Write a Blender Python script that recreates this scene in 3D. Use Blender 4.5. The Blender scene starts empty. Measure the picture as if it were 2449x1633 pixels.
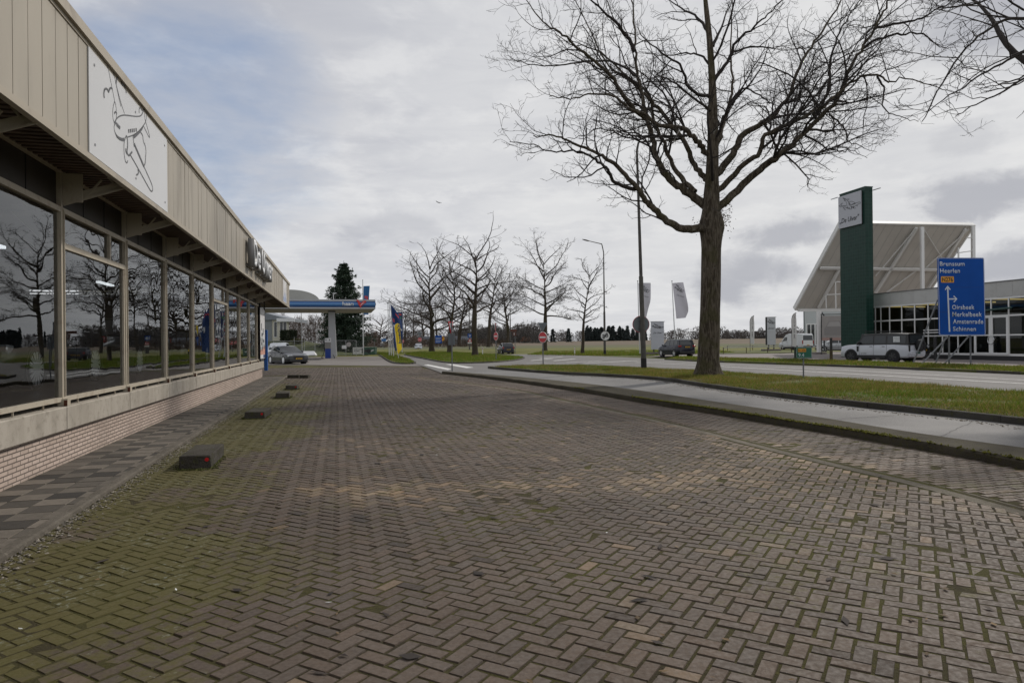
import bpy, bmesh, math, random
import numpy as np
from mathutils import Vector, Matrix
# ------------------------------------------------------------------ camera, world, sun, exposure
SC = bpy.context.scene
COL = SC.collection
F = 24.0 / 36.0 * 2449.0
PITCH, ROLL, EYE = math.radians(0.088), math.radians(0.55), 1.6
cam_d = bpy.data.cameras.new("camera"); cam = bpy.data.objects.new("camera", cam_d); COL.objects.link(cam)
cam_d.lens = 24.0; cam_d.sensor_width = 36.0; cam_d.clip_start = 0.05; cam_d.clip_end = 6000.0
_r, _p = ROLL, PITCH
FWD = Vector((0, math.cos(_p), math.sin(_p)))
_up0 = Vector((0, -math.sin(_p), math.cos(_p))); _ri0 = Vector((1, 0, 0))
RGT = _ri0 * math.cos(_r) - _up0 * math.sin(_r)
UPV = _up0 * math.cos(_r) + _ri0 * math.sin(_r)
CPOS = Vector((0, 0, EYE))
_m = Matrix.Identity(4)
for i in range(3):
    _m[i][0] = RGT[i]; _m[i][1] = UPV[i]; _m[i][2] = -FWD[i]; _m[i][3] = CPOS[i]
cam.matrix_world = _m
SC.camera = cam
SC.view_settings.view_transform = 'Standard'; SC.view_settings.look = 'None'
SC.view_settings.exposure = 0.0; SC.view_settings.gamma = 1.0
SUN_AZ, SUN_EL = math.radians(40.0), math.radians(38.0)      # azimuth measured from +Y towards +X
sun_d = bpy.data.lights.new("sun", 'SUN'); sun_d.energy = 2.3; sun_d.angle = math.radians(2.5); sun_d.color = (1.0, 0.93, 0.84)
sun = bpy.data.objects.new("sun", sun_d); COL.objects.link(sun)
SDIR = Vector((math.sin(SUN_AZ) * math.cos(SUN_EL), math.cos(SUN_AZ) * math.cos(SUN_EL), math.sin(SUN_EL)))
sun.rotation_euler = SDIR.to_track_quat('Z', 'Y').to_euler()
sun.location = (0, 0, 60)
W = bpy.data.worlds.new("World"); SC.world = W; W.use_nodes = True
wt = W.node_tree; wt.nodes.clear()

class NT:
    "tiny helper to write node graphs"
    def __init__(s, tree): s.t = tree
    def n(s, kind, **kw):
        nd = s.t.nodes.new(kind)
        for k, v in kw.items(): setattr(nd, k, v)
        return nd
    def link(s, a, b): s.t.links.new(a, b)
    def val(s, sock, v):
        if isinstance(v, bpy.types.NodeSocket): s.t.links.new(v, sock)
        elif v is not None:
            if hasattr(sock.default_value, '__len__') and hasattr(v, '__len__') and len(v) == 3 and len(sock.default_value) == 4: v = (*v, 1)
            sock.default_value = v
    def math(s, op, a, b=None, c=None, clamp=False):
        nd = s.n('ShaderNodeMath', operation=op); nd.use_clamp = clamp
        for i, v in enumerate((a, b, c)): s.val(nd.inputs[i], v)
        return nd.outputs[0]
    def mix(s, f, a, b, blend='MIX'):
        nd = s.n('ShaderNodeMix', data_type='RGBA', blend_type=blend)
        s.val(nd.inputs[0], f); s.val(nd.inputs[6], a); s.val(nd.inputs[7], b)
        return nd.outputs[2]
    def noise(s, vec, scale, detail=3.0, rough=0.55, dist=0.0, out=0):
        nd = s.n('ShaderNodeTexNoise')
        s.val(nd.inputs['Vector'], vec); nd.inputs['Scale'].default_value = scale
        nd.inputs['Detail'].default_value = detail; nd.inputs['Roughness'].default_value = rough
        nd.inputs['Distortion'].default_value = dist
        return nd.outputs[out]
    def ramp(s, f, a, b, lo=0.0, hi=1.0):
        nd = s.n('ShaderNodeMapRange'); nd.clamp = True; nd.interpolation_type = 'SMOOTHSTEP'
        s.val(nd.inputs[0], f); s.val(nd.inputs[1], a); s.val(nd.inputs[2], b); s.val(nd.inputs[3], lo); s.val(nd.inputs[4], hi)
        return nd.outputs[0]
    def vmath(s, op, a, b=None, scale=None):
        nd = s.n('ShaderNodeVectorMath', operation=op)
        s.val(nd.inputs[0], a)
        if b is not None: s.val(nd.inputs[1], b)
        if scale is not None: s.val(nd.inputs['Scale'], scale)
        return nd.outputs['Value'] if op in ('DOT_PRODUCT', 'LENGTH', 'DISTANCE') else nd.outputs[0]
    def sep(s, v):
        nd = s.n('ShaderNodeSeparateXYZ'); s.val(nd.inputs[0], v); return nd.outputs
    def comb(s, x, y, z):
        nd = s.n('ShaderNodeCombineXYZ'); s.val(nd.inputs[0], x); s.val(nd.inputs[1], y); s.val(nd.inputs[2], z); return nd.outputs[0]

def ray(u, v):
    return (FWD + RGT * ((u - 1224.5) / F) + UPV * ((816.5 - v) / F))
def G(u, v, z=0.0):
    "point of the horizontal plane z that shows at photo pixel (u, v)"
    d = ray(u, v); k = (z - EYE) / d.z
    return CPOS + d * k
def R(u, v, Y):
    "point seen at photo pixel (u, v) at distance Y ahead"
    d = ray(u, v); return CPOS + d * (Y / d.y)
def HV(u): return 819.0 - 0.0096 * (u - 1224.5)      # eye level in the photo

# ---- the sky: Nishita blue seen through layers of procedural cloud
w = NT(wt)
tc = w.n('ShaderNodeTexCoord'); dirv = tc.outputs['Generated']
sky = w.n('ShaderNodeTexSky', sky_type='NISHITA'); sky.sun_disc = False
sky.sun_elevation = SUN_EL; sky.sun_rotation = SUN_AZ; sky.altitude = 100.0; sky.air_density = 1.0; sky.dust_density = 1.5
xyz = w.sep(dirv)
zz = w.math('MAXIMUM', xyz[2], 0.0)
den = w.math('ADD', zz, 0.16)
px_ = w.math('DIVIDE', xyz[0], den); py_ = w.math('DIVIDE', xyz[1], den)
pv = w.comb(px_, py_, 0.0)
n_big = w.noise(w.vmath('ADD', pv, (3.1, 1.7, 0.0)), 0.62, 6.0, 0.58, 0.4)
n_mid = w.noise(w.vmath('ADD', pv, (7.7, 4.2, 2.0)), 1.7, 6.0, 0.6, 0.3)
n_fine = w.noise(w.vmath('ADD', pv, (1.2, 9.4, 5.0)), 4.2, 5.0, 0.6, 0.2)
def lobe(u, v, rad):
    d = ray(u, v).normalized()
    dp = w.vmath('DOT_PRODUCT', w.vmath('NORMALIZE', dirv), tuple(d))
    return w.ramp(dp, math.cos(rad), 1.0)
hole = w.math('MAXIMUM', w.math('MULTIPLY', lobe(470, 330, 0.30), 0.85), w.math('MULTIPLY', lobe(330, 120, 0.34), 0.45))
hole = w.math('MAXIMUM', hole, w.math('MULTIPLY', lobe(700, 560, 0.25), 0.30))
hole = w.math('MAXIMUM', hole, w.math('MULTIPLY', lobe(2100, 470, 0.2), 0.10))
cov = w.math('ADD', w.math('MULTIPLY', n_big, 0.55), w.math('MULTIPLY', n_mid, 0.45))
cover = w.ramp(w.math('SUBTRACT', w.math('ADD', cov, 0.42), w.math('MULTIPLY', hole, 0.60)), 0.30, 0.62)
# grey undersides: low cumulus on the right, soft streaks elsewhere
n_cu = w.noise(w.vmath('MULTIPLY', dirv, (3.0, 3.0, 9.0)), 2.1, 6.0, 0.55, 0.15)
cu = None
n_cw = w.noise(w.vmath('MULTIPLY', dirv, (1.0, 1.0, 1.6)), 13.0, 6.0, 0.62, 0.3)
for (u_, v_, r0_) in ((1870, 562, .045), (1800, 650, .05), (1735, 690, .045), (2345, 470, .05), (2290, 498, .03), (2425, 640, .05), (2080, 300, .03), (2330, 330, .035), (930, 545, .05), (860, 560, .03), (2440, 30, .09)):
    d_ = ray(u_, v_).normalized()
    ds = w.vmath('LENGTH', w.vmath('MULTIPLY', w.vmath('SUBTRACT', w.vmath('NORMALIZE', dirv), tuple(d_)), (1.0, 1.0, 2.2)))
    f_ = w.math('MULTIPLY', w.ramp(w.math('ADD', ds, w.math('MULTIPLY', w.math('SUBTRACT', n_cw, 0.5), 0.13)), r0_ * 1.6, r0_ * 0.55), 0.35 if (u_ in (2080, 2330, 930, 860)) else 1.0)
    cu = f_ if cu is None else w.math('MAXIMUM', cu, f_)
streak = w.noise(w.vmath('MULTIPLY', dirv, (2.0, 2.0, 12.0)), 2.6, 5.0, 0.6, 0.6)
lite = w.mix(w.math('MULTIPLY', w.ramp(xyz[2], 0.10, 0.50), w.ramp(xyz[0], 0.25, -0.45)), (7.0, 7.05, 7.2), (4.5, 4.65, 5.15))
c1 = w.mix(w.ramp(w.math('ADD', w.math('MULTIPLY', n_mid, 0.5), w.math('MULTIPLY', streak, 0.5)), 0.36, 0.66), lite, w.mix(0.5, lite, (4.5, 4.65, 5.2)))
c2 = w.mix(w.ramp(n_fine, 0.46, 0.72), c1, w.mix(0.5, c1, (8.0, 8.0, 8.0)))
c3 = w.mix(w.math('MULTIPLY', cu, 0.85), c2, (3.0, 3.15, 3.75))
glow = lobe(1980, 250, 0.62)
c4 = w.mix(w.math('MULTIPLY', glow, 0.28), c3, (7.3, 7.25, 7.1))
blue = w.mix(0.7, w.mix(1.0, sky.outputs[0], (0.9, 0.9, 0.9), 'MULTIPLY'), (2.9, 3.7, 5.3))
skycol = w.mix(cover, blue, c4)
bg = w.n('ShaderNodeBackground'); w.val(bg.inputs[0], skycol); bg.inputs[1].default_value = 0.105
wo = w.n('ShaderNodeOutputWorld'); w.link(bg.outputs[0], wo.inputs[0])

# ------------------------------------------------------------------ materials
MATS = {}
def mat(name, col, rough=0.6, metal=0.0, var=0.0, scale=6.0, bump=0.0, bscale=40.0, spec=0.5, coat=0.0, col2=None, dirt=None, dirt_amt=0.0, dscale=1.2, emit=0.0, attr=None, stretch=None):
    "principled material; colour varied by noise in the object's own space, optional dirt stains and bump"
    if name in MATS: return MATS[name]
    m = bpy.data.materials.new(name); m.use_nodes = True
    t = m.node_tree; t.nodes.clear(); k = NT(t)
    out = k.n('ShaderNodeOutputMaterial'); b = k.n('ShaderNodeBsdfPrincipled'); k.link(b.outputs[0], out.inputs[0])
    g = k.n('ShaderNodeTexCoord'); vec = g.outputs['Object']
    if stretch: vec = k.vmath('MULTIPLY', vec, stretch)
    c = None
    if attr:
        a = k.n('ShaderNodeAttribute', attribute_name=attr); c = a.outputs['Color']
    else:
        c = (*col, 1)
    if var > 0 or col2:
        nz = k.noise(vec, scale, 5.0, 0.6)
        c2 = (*col2, 1) if col2 else (*[x * (1 - var) for x in col], 1)
        if attr: c = k.mix(k.ramp(nz, 0.35, 0.7, 0.0, var), c, k.mix(1.0, c, (0.45, 0.45, 0.45), 'MULTIPLY'))
        else: c = k.mix(k.ramp(nz, 0.36, 0.66), c, c2)
    if dirt:
        dz = k.noise(vec, dscale, 6.0, 0.65, 0.4)
        c = k.mix(k.ramp(dz, 0.5, 0.72, 0.0, dirt_amt), c, (*dirt, 1))
    k.val(b.inputs['Base Color'], c)
    b.inputs['Roughness'].default_value = rough; b.inputs['Metallic'].default_value = metal
    b.inputs['Specular IOR Level'].default_value = spec
    if coat: b.inputs['Coat Weight'].default_value = coat; b.inputs['Coat Roughness'].default_value = 0.05
    if emit: k.val(b.inputs['Emission Color'], (*col, 1)); b.inputs['Emission Strength'].default_value = emit
    if bump > 0:
        bn = k.n('ShaderNodeBump'); bn.inputs['Strength'].default_value = bump; bn.inputs['Distance'].default_value = 0.02
        k.link(k.noise(vec, bscale, 4.0, 0.6), bn.inputs['Height']); k.link(bn.outputs[0], b.inputs['Normal'])
    MATS[name] = m
    return m
def glass_mat(name, tint=(0.35, 0.37, 0.38), rough=0.0, wav=0.0, boost=0.06, wscale=0.55):
    "window pane: reflects by Fresnel, lets tinted light through"
    if name in MATS: return MATS[name]
    m = bpy.data.materials.new(name); m.use_nodes = True
    t = m.node_tree; t.nodes.clear(); k = NT(t)
    out = k.n('ShaderNodeOutputMaterial'); tr = k.n('ShaderNodeBsdfTransparent'); gl = k.n('ShaderNodeBsdfGlossy'); mx = k.n('ShaderNodeMixShader')
    tr.inputs[0].default_value = (*tint, 1); gl.inputs[0].default_value = (0.92, 0.94, 0.95, 1); gl.inputs['Roughness'].default_value = rough
    fr = k.n('ShaderNodeFresnel'); fr.inputs[0].default_value = 1.6
    if wav:
        g = k.n('ShaderNodeNewGeometry')
        bn = k.n('ShaderNodeBump'); bn.inputs['Strength'].default_value = wav; bn.inputs['Distance'].default_value = 0.05
        k.link(k.noise(g.outputs['Position'], wscale, 2.0, 0.5), bn.inputs['Height']); k.link(bn.outputs[0], gl.inputs['Normal'])
    k.link(k.math('ADD', fr.outputs[0], boost, clamp=True), mx.inputs[0]); k.link(tr.outputs[0], mx.inputs[1]); k.link(gl.outputs[0], mx.inputs[2])
    k.link(mx.outputs[0], out.inputs[0]); MATS[name] = m
    return m

# ------------------------------------------------------------------ mesh builder
class MB:
    def __init__(s): s.v = []; s.f = []; s.m = []
    def add(s, vs, fs, mi=0):
        o = len(s.v); s.v.extend([tuple(x) for x in vs])
        for f in fs: s.f.append(tuple(o + i for i in f)); s.m.append(mi)
        return s
    def box(s, x0, x1, y0, y1, z0, z1, mi=0, M=None):
        vs = [Vector((x, y, z)) for z in (z0, z1) for y in (y0, y1) for x in (x0, x1)]
        if M is not None: vs = [M @ p for p in vs]
        return s.add(vs, [(0, 2, 3, 1), (4, 5, 7, 6), (0, 1, 5, 4), (2, 6, 7, 3), (0, 4, 6, 2), (1, 3, 7, 5)], mi)
    def bbox(s, x0, x1, y0, y1, z0, z1, b=0.01, mi=0, M=None):
        "box with chamfered edges"
        X, Y, Z = (x0, x1), (y0, y1), (z0, z1); vs = []; idx = {}
        for i in (0, 1):
            for j in (0, 1):
                for l in (0, 1):
                    sx, sy, sz = (1 - 2 * i), (1 - 2 * j), (1 - 2 * l)
                    for a in range(3):
                        p = [X[i] + sx * b, Y[j] + sy * b, Z[l] + sz * b]; p[a] = (X[i], Y[j], Z[l])[a]
                        idx[i, j, l, a] = len(vs); vs.append(Vector(p))
        fs = []
        for a in range(3):
            o = [k for k in range(3) if k != a]
            for e in (0, 1):
                q = []
                for (p, r) in ((0, 0), (1, 0), (1, 1), (0, 1)):
                    c = [0, 0, 0]; c[a] = e; c[o[0]] = p; c[o[1]] = r; q.append(idx[(*c, a)])
                fs.append(q)
        for a in range(3):
            o = [k for k in range(3) if k != a]
            for p in (0, 1):
                for r in (0, 1):
                    q = []
                    for e, ax in ((0, o[0]), (0, o[1]), (1, o[1]), (1, o[0])):
                        c = [0, 0, 0]; c[a] = e; c[o[0]] = p; c[o[1]] = r; q.append(idx[(*c, ax)])
                    fs.append(q)
        for i in (0, 1):
            for j in (0, 1):
                for l in (0, 1): fs.append([idx[i, j, l, a] for a in range(3)])
        if M is not None: vs = [M @ p for p in vs]
        return s.add(vs, fs, mi)
    def tube(s, pts, rad, n=8, mi=0, cap=True):
        pts = [Vector(p) for p in pts]
        rads = rad if isinstance(rad, (list, tuple)) else [rad] * len(pts)
        o = len(s.v); ref = None
        for i, p in enumerate(pts):
            d = (pts[min(i + 1, len(pts) - 1)] - pts[max(i - 1, 0)]).normalized()
            if ref is None:
                ref = Vector((0, 0, 1)) if abs(d.z) < 0.9 else Vector((1, 0, 0))
            a = d.cross(ref).normalized(); b = d.cross(a).normalized(); ref = -b if False else a.cross(d)
            for k in range(n):
                t = 2 * math.pi * k / n; s.v.append(tuple(p + (a * math.cos(t) + b * math.sin(t)) * rads[i]))
        for i in range(len(pts) - 1):
            for k in range(n):
                k2 = (k + 1) % n
                s.f.append((o + i * n + k, o + i * n + k2, o + (i + 1) * n + k2, o + (i + 1) * n + k)); s.m.append(mi)
        if cap:
            s.f.append(tuple(o + k for k in range(n))); s.m.append(mi)
            s.f.append(tuple(o + (len(pts) - 1) * n + k for k in reversed(range(n)))); s.m.append(mi)
        return s
    def bar(s, a, b, w, h=None, mi=0, up=(0, 0, 1)):
        "rectangular bar from a to b, w wide, h deep"
        a = Vector(a); b = Vector(b); d = (b - a).normalized(); u = Vector(up)
        if abs(d.dot(u)) > 0.95: u = Vector((1, 0, 0)) if abs(d.x) < 0.9 else Vector((0, 1, 0))
        x = d.cross(u).normalized(); y = x.cross(d).normalized(); h = h or w
        vs = []
        for p in (a, b):
            for sx, sy in ((-1, -1), (1, -1), (1, 1), (-1, 1)): vs.append(p + x * sx * w / 2 + y * sy * h / 2)
        return s.add(vs, [(3, 2, 1, 0), (4, 5, 6, 7), (0, 1, 5, 4), (1, 2, 6, 5), (2, 3, 7, 6), (3, 0, 4, 7)], mi)
    def disc(s, c, axis, r, th, n=24, mi=0, r2=None):
        c = Vector(c); ax = Vector(axis).normalized()
        s.tube([c - ax * th / 2, c + ax * th / 2], [r, r2 or r], n, mi); return s
    def prism(s, outline, fr, th, mi=0, off=0.0, mi_side=None):
        "outline = 2-D points; fr = (origin, xaxis, yaxis); extruded th along the frame's normal"
        o, x, y = (Vector(q) for q in fr); nrm = x.cross(y).normalized()
        a = [o + x * p[0] + y * p[1] + nrm * off for p in outline]; b = [p + nrm * th for p in a]
        n = len(a)
        s.add(a + b, [tuple(range(n - 1, -1, -1)), tuple(range(n, 2 * n))], mi)
        k = len(s.v) - 2 * n
        for i in range(n):
            j = (i + 1) % n; s.f.append((k + i, k + j, k + n + j, k + n + i)); s.m.append(mi if mi_side is None else mi_side)
        return s
    def ribbon(s, pts2, fr, wd, off=0.0, mi=0):
        "flat stroke of width wd along 2-D points in a frame"
        o, x, y = (Vector(q) for q in fr); nrm = x.cross(y).normalized()
        P = [o + x * p[0] + y * p[1] + nrm * off for p in pts2]
        ws = wd if isinstance(wd, (list, tuple)) else [wd] * len(P)
        vs = []
        for i, p in enumerate(P):
            d = (P[min(i + 1, len(P) - 1)] - P[max(i - 1, 0)])
            if d.length < 1e-9: d = x
            q = nrm.cross(d).normalized() * ws[i] / 2; vs += [p - q, p + q]
        return s.add(vs, [(2 * i, 2 * i + 2, 2 * i + 3, 2 * i + 1) for i in range(len(P) - 1)], mi)
    def loft(s, rings, mi=0, cap=True, closed=True):
        o = len(s.v); n = len(rings[0])
        for r in rings: s.v.extend([tuple(p) for p in r])
        for i in range(len(rings) - 1):
            for k in range(n if closed else n - 1):
                k2 = (k + 1) % n
                s.f.append((o + i * n + k, o + i * n + k2, o + (i + 1) * n + k2, o + (i + 1) * n + k)); s.m.append(mi)
        if cap:
            s.f.append(tuple(o + k for k in reversed(range(n)))); s.m.append(mi)
            s.f.append(tuple(o + (len(rings) - 1) * n + k for k in range(n))); s.m.append(mi)
        return s
    def build(s, name, mats, parent=None, smooth=None, fixn=True):
        me = bpy.data.meshes.new(name)
        me.from_pydata([tuple(p) for p in s.v], [], [tuple(f) for f in s.f])
        if not isinstance(mats, (list, tuple)): mats = [mats]
        for m in mats: me.materials.append(m)
        if len(mats) > 1: me.polygons.foreach_set('material_index', s.m)
        if fixn:
            bm = bmesh.new(); bm.from_mesh(me); bmesh.ops.recalc_face_normals(bm, faces=bm.faces); bm.to_mesh(me); bm.free()
        if smooth:
            me.shade_smooth(); me.set_sharp_from_angle(angle=math.radians(smooth))
        o = bpy.data.objects.new(name, me); COL.objects.link(o)
        if parent is not None: o.parent = parent
        return o
def obj_np(name, V, Fq, mats, parent=None, smooth=False, col=None, mi=None):
    "object from numpy arrays; Fq is (n,3) or (n,4)"
    me = bpy.data.meshes.new(name)
    V = np.asarray(V, dtype=np.float32); Fq = np.asarray(Fq, dtype=np.int32); k = Fq.shape[1]
    me.vertices.add(len(V)); me.vertices.foreach_set('co', V.ravel())
    me.loops.add(Fq.size); me.loops.foreach_set('vertex_index', Fq.ravel())
    me.polygons.add(len(Fq)); me.polygons.foreach_set('loop_start', np.arange(0, Fq.size, k, dtype=np.int32))
    if not isinstance(mats, (list, tuple)): mats = [mats]
    for m in mats: me.materials.append(m)
    if mi is not None: me.polygons.foreach_set('material_index', np.asarray(mi, dtype=np.int32))
    me.polygons.foreach_set('use_smooth', np.full(len(Fq), smooth, dtype=bool))
    if col is not None:
        a = me.color_attributes.new('bc', 'FLOAT_COLOR', 'POINT')
        c = np.ones((len(V), 4), dtype=np.float32); c[:, :3] = col; a.data.foreach_set('color', c.ravel())
    me.update(calc_edges=True); me.validate()
    o = bpy.data.objects.new(name, me); COL.objects.link(o)
    if parent is not None: o.parent = parent
    return o
def tag(o, label=None, cat=None, group=None, kind=None):
    if label: o['label'] = label
    if cat: o['category'] = cat
    if group: o['group'] = group
    if kind: o['kind'] = kind
    return o
def thing(name, label, cat, loc=(0, 0, 0), rotz=0.0, group=None):
    o = bpy.data.objects.new(name, None); COL.objects.link(o)
    o.empty_display_size = 0.2; o.location = loc; o.rotation_euler = (0, 0, rotz)
    return tag(o, label, cat, group)
def dup(root, loc=None, rotz=None, label=None, scale=None):
    def cp(o, par):
        c = o.copy(); COL.objects.link(c)
        if par is not None: c.parent = par
        for ch in o.children: cp(ch, c)
        return c
    r = cp(root, None)
    if loc is not None: r.location = loc
    if rotz is not None: r.rotation_euler = (0, 0, rotz)
    if label: r['label'] = label
    if scale is not None: r.scale = (scale, scale, scale) if not hasattr(scale, '__len__') else scale
    return r
def textmesh(s, fr, w=None, h=None, off=0.003, th=0.004, shear=0.0, bold=0.0, align='L', name='lettering', m=None, parent=None, spacing=1.0):
    "text as a mesh, fitted to width w / height h, laid in frame (origin = lower left, xaxis, yaxis)"
    cu = bpy.data.curves.new('t', 'FONT'); cu.body = s; cu.size = 1.0; cu.shear = shear; cu.offset = bold; cu.extrude = 0.0; cu.resolution_u = 3; cu.space_character = spacing
    to = bpy.data.objects.new('t', cu); COL.objects.link(to)
    dg = bpy.context.evaluated_depsgraph_get(); dg.update()
    me = bpy.data.meshes.new_from_object(to.evaluated_get(dg))
    bpy.data.objects.remove(to); bpy.data.curves.remove(cu)
    n = len(me.vertices); co = np.empty(n * 3, dtype=np.float32); me.vertices.foreach_get('co', co); co = co.reshape(-1, 3)
    mn, mx = co.min(0), co.max(0); ext = mx - mn
    sx = (w / ext[0]) if w else None; sy = (h / ext[1]) if h else None
    if sx is None: sx = sy
    if sy is None: sy = sx
    o, x, y = (np.array(Vector(q)) for q in fr); nr = np.cross(x, y); nr = nr / np.linalg.norm(nr)
    P = o + np.outer((co[:, 0] - mn[0]) * sx, x) + np.outer((co[:, 1] - mn[1]) * sy, y) + nr * off
    me.vertices.foreach_set('co', P.astype(np.float32).ravel()); me.update()
    if th > 0:
        bm = bmesh.new(); bm.from_mesh(me)
        r = bmesh.ops.extrude_face_region(bm, geom=list(bm.faces))
        bmesh.ops.translate(bm, vec=Vector(nr) * th, verts=[e for e in r['geom'] if isinstance(e, bmesh.types.BMVert)])
        bmesh.ops.recalc_face_normals(bm, faces=bm.faces); bm.to_mesh(me); bm.free()
    me.materials.clear(); me.materials.append(m)
    ob = bpy.data.objects.new(name, me); COL.objects.link(ob)
    if parent is not None: ob.parent = parent
    return ob
def inpoly(P, poly):
    P = np.asarray(P); poly = np.asarray(poly); r = np.zeros(len(P), dtype=bool); j = len(poly) - 1
    for i in range(len(poly)):
        xi, yi = poly[i]; xj, yj = poly[j]
        c = ((yi > P[:, 1]) != (yj > P[:, 1])) & (P[:, 0] < (xj - xi) * (P[:, 1] - yi) / (yj - yi + 1e-12) + xi)
        r ^= c; j = i
    return r
def sheet(name, pts, z, m, kind='structure', parent=None):
    "flat polygon at height z"
    bm = bmesh.new(); vs = [bm.verts.new((p[0], p[1], z if len(p) < 3 or z is not None else p[2])) for p in pts]
    f = bm.faces.new(vs); bm.normal_update()
    if f.normal.z < 0: f.normal_flip()
    bmesh.ops.triangulate(bm, faces=[f]); me = bpy.data.meshes.new(name); bm.to_mesh(me); bm.free(); me.materials.append(m)
    o = bpy.data.objects.new(name, me); COL.objects.link(o)
    if kind: o['kind'] = kind
    if parent is not None: o.parent = parent
    return o
def slab(name, pts, z0, z1, m, kind='structure', bev=0.02, inset_mat=None):
    "raised polygon (kerbed verge): vertical sides, top at z1"
    bm = bmesh.new(); n = len(pts)
    a = [bm.verts.new((p[0], p[1], z0)) for p in pts]; b = [bm.verts.new((p[0], p[1], z1)) for p in pts]
    f = bm.faces.new(b); bm.normal_update()
    if f.normal.z < 0: f.normal_flip()
    for i in range(n): bm.faces.new((a[i], a[(i + 1) % n], b[(i + 1) % n], b[i]))
    bmesh.ops.triangulate(bm, faces=[f]); bmesh.ops.recalc_face_normals(bm, faces=bm.faces)
    me = bpy.data.meshes.new(name); bm.to_mesh(me); bm.free(); me.materials.append(m)
    o = bpy.data.objects.new(name, me); COL.objects.link(o); o['kind'] = kind
    return o
def sweep(name, line, prof, m, kind='structure', closed=False, parent=None, smooth=None):
    "sweep a cross-section prof [(offset to the left of travel, z)] along a ground line"
    L = [Vector((p[0], p[1], 0)) for p in line]; rings = []
    for i, p in enumerate(L):
        if closed: d = L[(i + 1) % len(L)] - L[i - 1]
        else: d = L[min(i + 1, len(L) - 1)] - L[max(i - 1, 0)]
        d.normalize(); q = Vector((-d.y, d.x, 0))
        rings.append([Vector((p.x + q.x * a, p.y + q.y * a, z)) for a, z in prof])
    if closed: rings.append(rings[0])
    mb = MB().loft(rings, cap=not closed)
    o = mb.build(name, m, parent, smooth)
    if kind: o['kind'] = kind
    return o
def resample(line, step):
    L = [Vector((p[0], p[1], 0)) for p in line]; out = [L[0]]
    for a, b in zip(L, L[1:]):
        n = max(1, int((b - a).length / step))
        for i in range(1, n + 1): out.append(a.lerp(b, i / n))
    return out
def smoothline(line, it=2):
    L = [Vector((p[0], p[1], 0)) for p in line]
    for _ in range(it):
        N = [L[0]]
        for a, b in zip(L, L[1:]): N += [a.lerp(b, 0.25), a.lerp(b, 0.75)]
        N.append(L[-1]); L = N
    return L
rng = np.random.default_rng(7); random.seed(7)
BA = math.radians(14.3)
DV = Vector((-math.sin(BA), math.cos(BA), 0)); NV = Vector((math.cos(BA), math.sin(BA), 0))
def Bp(s, t, z=0.0): return DV * s + NV * t + Vector((0, 0, z))
# ------------------------------------------------------------------ ground, paving, roads
def gp(lst, z=0.0): return [G(u, v, z) for u, v in lst]
def soil(name, a, b, c, s1=0.25, s2=3.0, rough=0.95, bump=0.6, bs=20.0, stretch=None):
    "three-tone ground: a/b in broad patches, c in fine flecks"
    if name in MATS: return MATS[name]
    m = bpy.data.materials.new(name); m.use_nodes = True; t = m.node_tree; t.nodes.clear(); k = NT(t)
    out = k.n('ShaderNodeOutputMaterial'); p = k.n('ShaderNodeBsdfPrincipled'); k.link(p.outputs[0], out.inputs[0])
    pos = k.n('ShaderNodeNewGeometry').outputs['Position']
    v2 = k.vmath('MULTIPLY', pos, stretch) if stretch else pos
    c1 = k.mix(k.ramp(k.noise(v2, s1, 5, 0.6), 0.35, 0.65), a, b)
    c2 = k.mix(k.ramp(k.noise(pos, s2, 6, 0.7), 0.48, 0.72, 0, 0.75), c1, c)
    k.val(p.inputs['Base Color'], c2); p.inputs['Roughness'].default_value = rough; p.inputs['Specular IOR Level'].default_value = 0.25
    if bump:
        bn = k.n('ShaderNodeBump'); bn.inputs['Strength'].default_value = bump; bn.inputs['Distance'].default_value = 0.03
        k.link(k.noise(pos, bs, 5, 0.7), bn.inputs['Height']); k.link(bn.outputs[0], p.inputs['Normal'])
    MATS[name] = m; return m
M_GRASSB = soil('grass_ground', (0.070, 0.094, 0.022), (0.095, 0.100, 0.030), (0.115, 0.085, 0.045), 0.3, 5.0)
M_FIELDG = soil('meadow', (0.105, 0.115, 0.022), (0.135, 0.130, 0.030), (0.085, 0.085, 0.022), 0.12, 1.2, bump=0.8, bs=4.0)
M_CROP = soil('crop', (0.085, 0.098, 0.040), (0.10, 0.10, 0.05), (0.12, 0.10, 0.06), 0.03, 0.4, bump=0.4, bs=2.0, stretch=(0.3, 2, 1))
M_PLOUGH = soil('plough', (0.135, 0.106, 0.074), (0.112, 0.088, 0.060), (0.155, 0.122, 0.086), 0.02, 0.5, bump=0.5, bs=1.5, stretch=(0.3, 2.5, 1))
M_ASPH = soil('asphalt', (0.165, 0.160, 0.154), (0.135, 0.130, 0.125), (0.20, 0.195, 0.19), 0.35, 30.0, rough=0.8, bump=0.35, bs=90.0)
M_PATH = soil('path_asphalt', (0.175, 0.172, 0.168), (0.130, 0.128, 0.125), (0.23, 0.225, 0.215), 0.55, 30.0, rough=0.72, bump=0.4, bs=120.0)
M_APRON = soil('apron_pavers', (0.165, 0.150, 0.138), (0.20, 0.185, 0.172), (0.135, 0.12, 0.11), 0.5, 4.0, rough=0.85, bump=0.3, bs=30)
M_LOT = soil('lot_pavers', (0.215, 0.19, 0.178), (0.185, 0.165, 0.155), (0.15, 0.13, 0.12), 0.3, 4.0, rough=0.85, bump=0.2, bs=30)
M_WHITE = mat('road_paint', (0.62, 0.62, 0.60), 0.7, dirt=(0.2, 0.195, 0.19), dirt_amt=0.9, dscale=3.0)
M_KERB = soil('kerb_stone', (0.085, 0.08, 0.07), (0.055, 0.05, 0.043), (0.085, 0.085, 0.03), 0.8, 9.0, rough=0.9, bump=0.8, bs=35)
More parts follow.
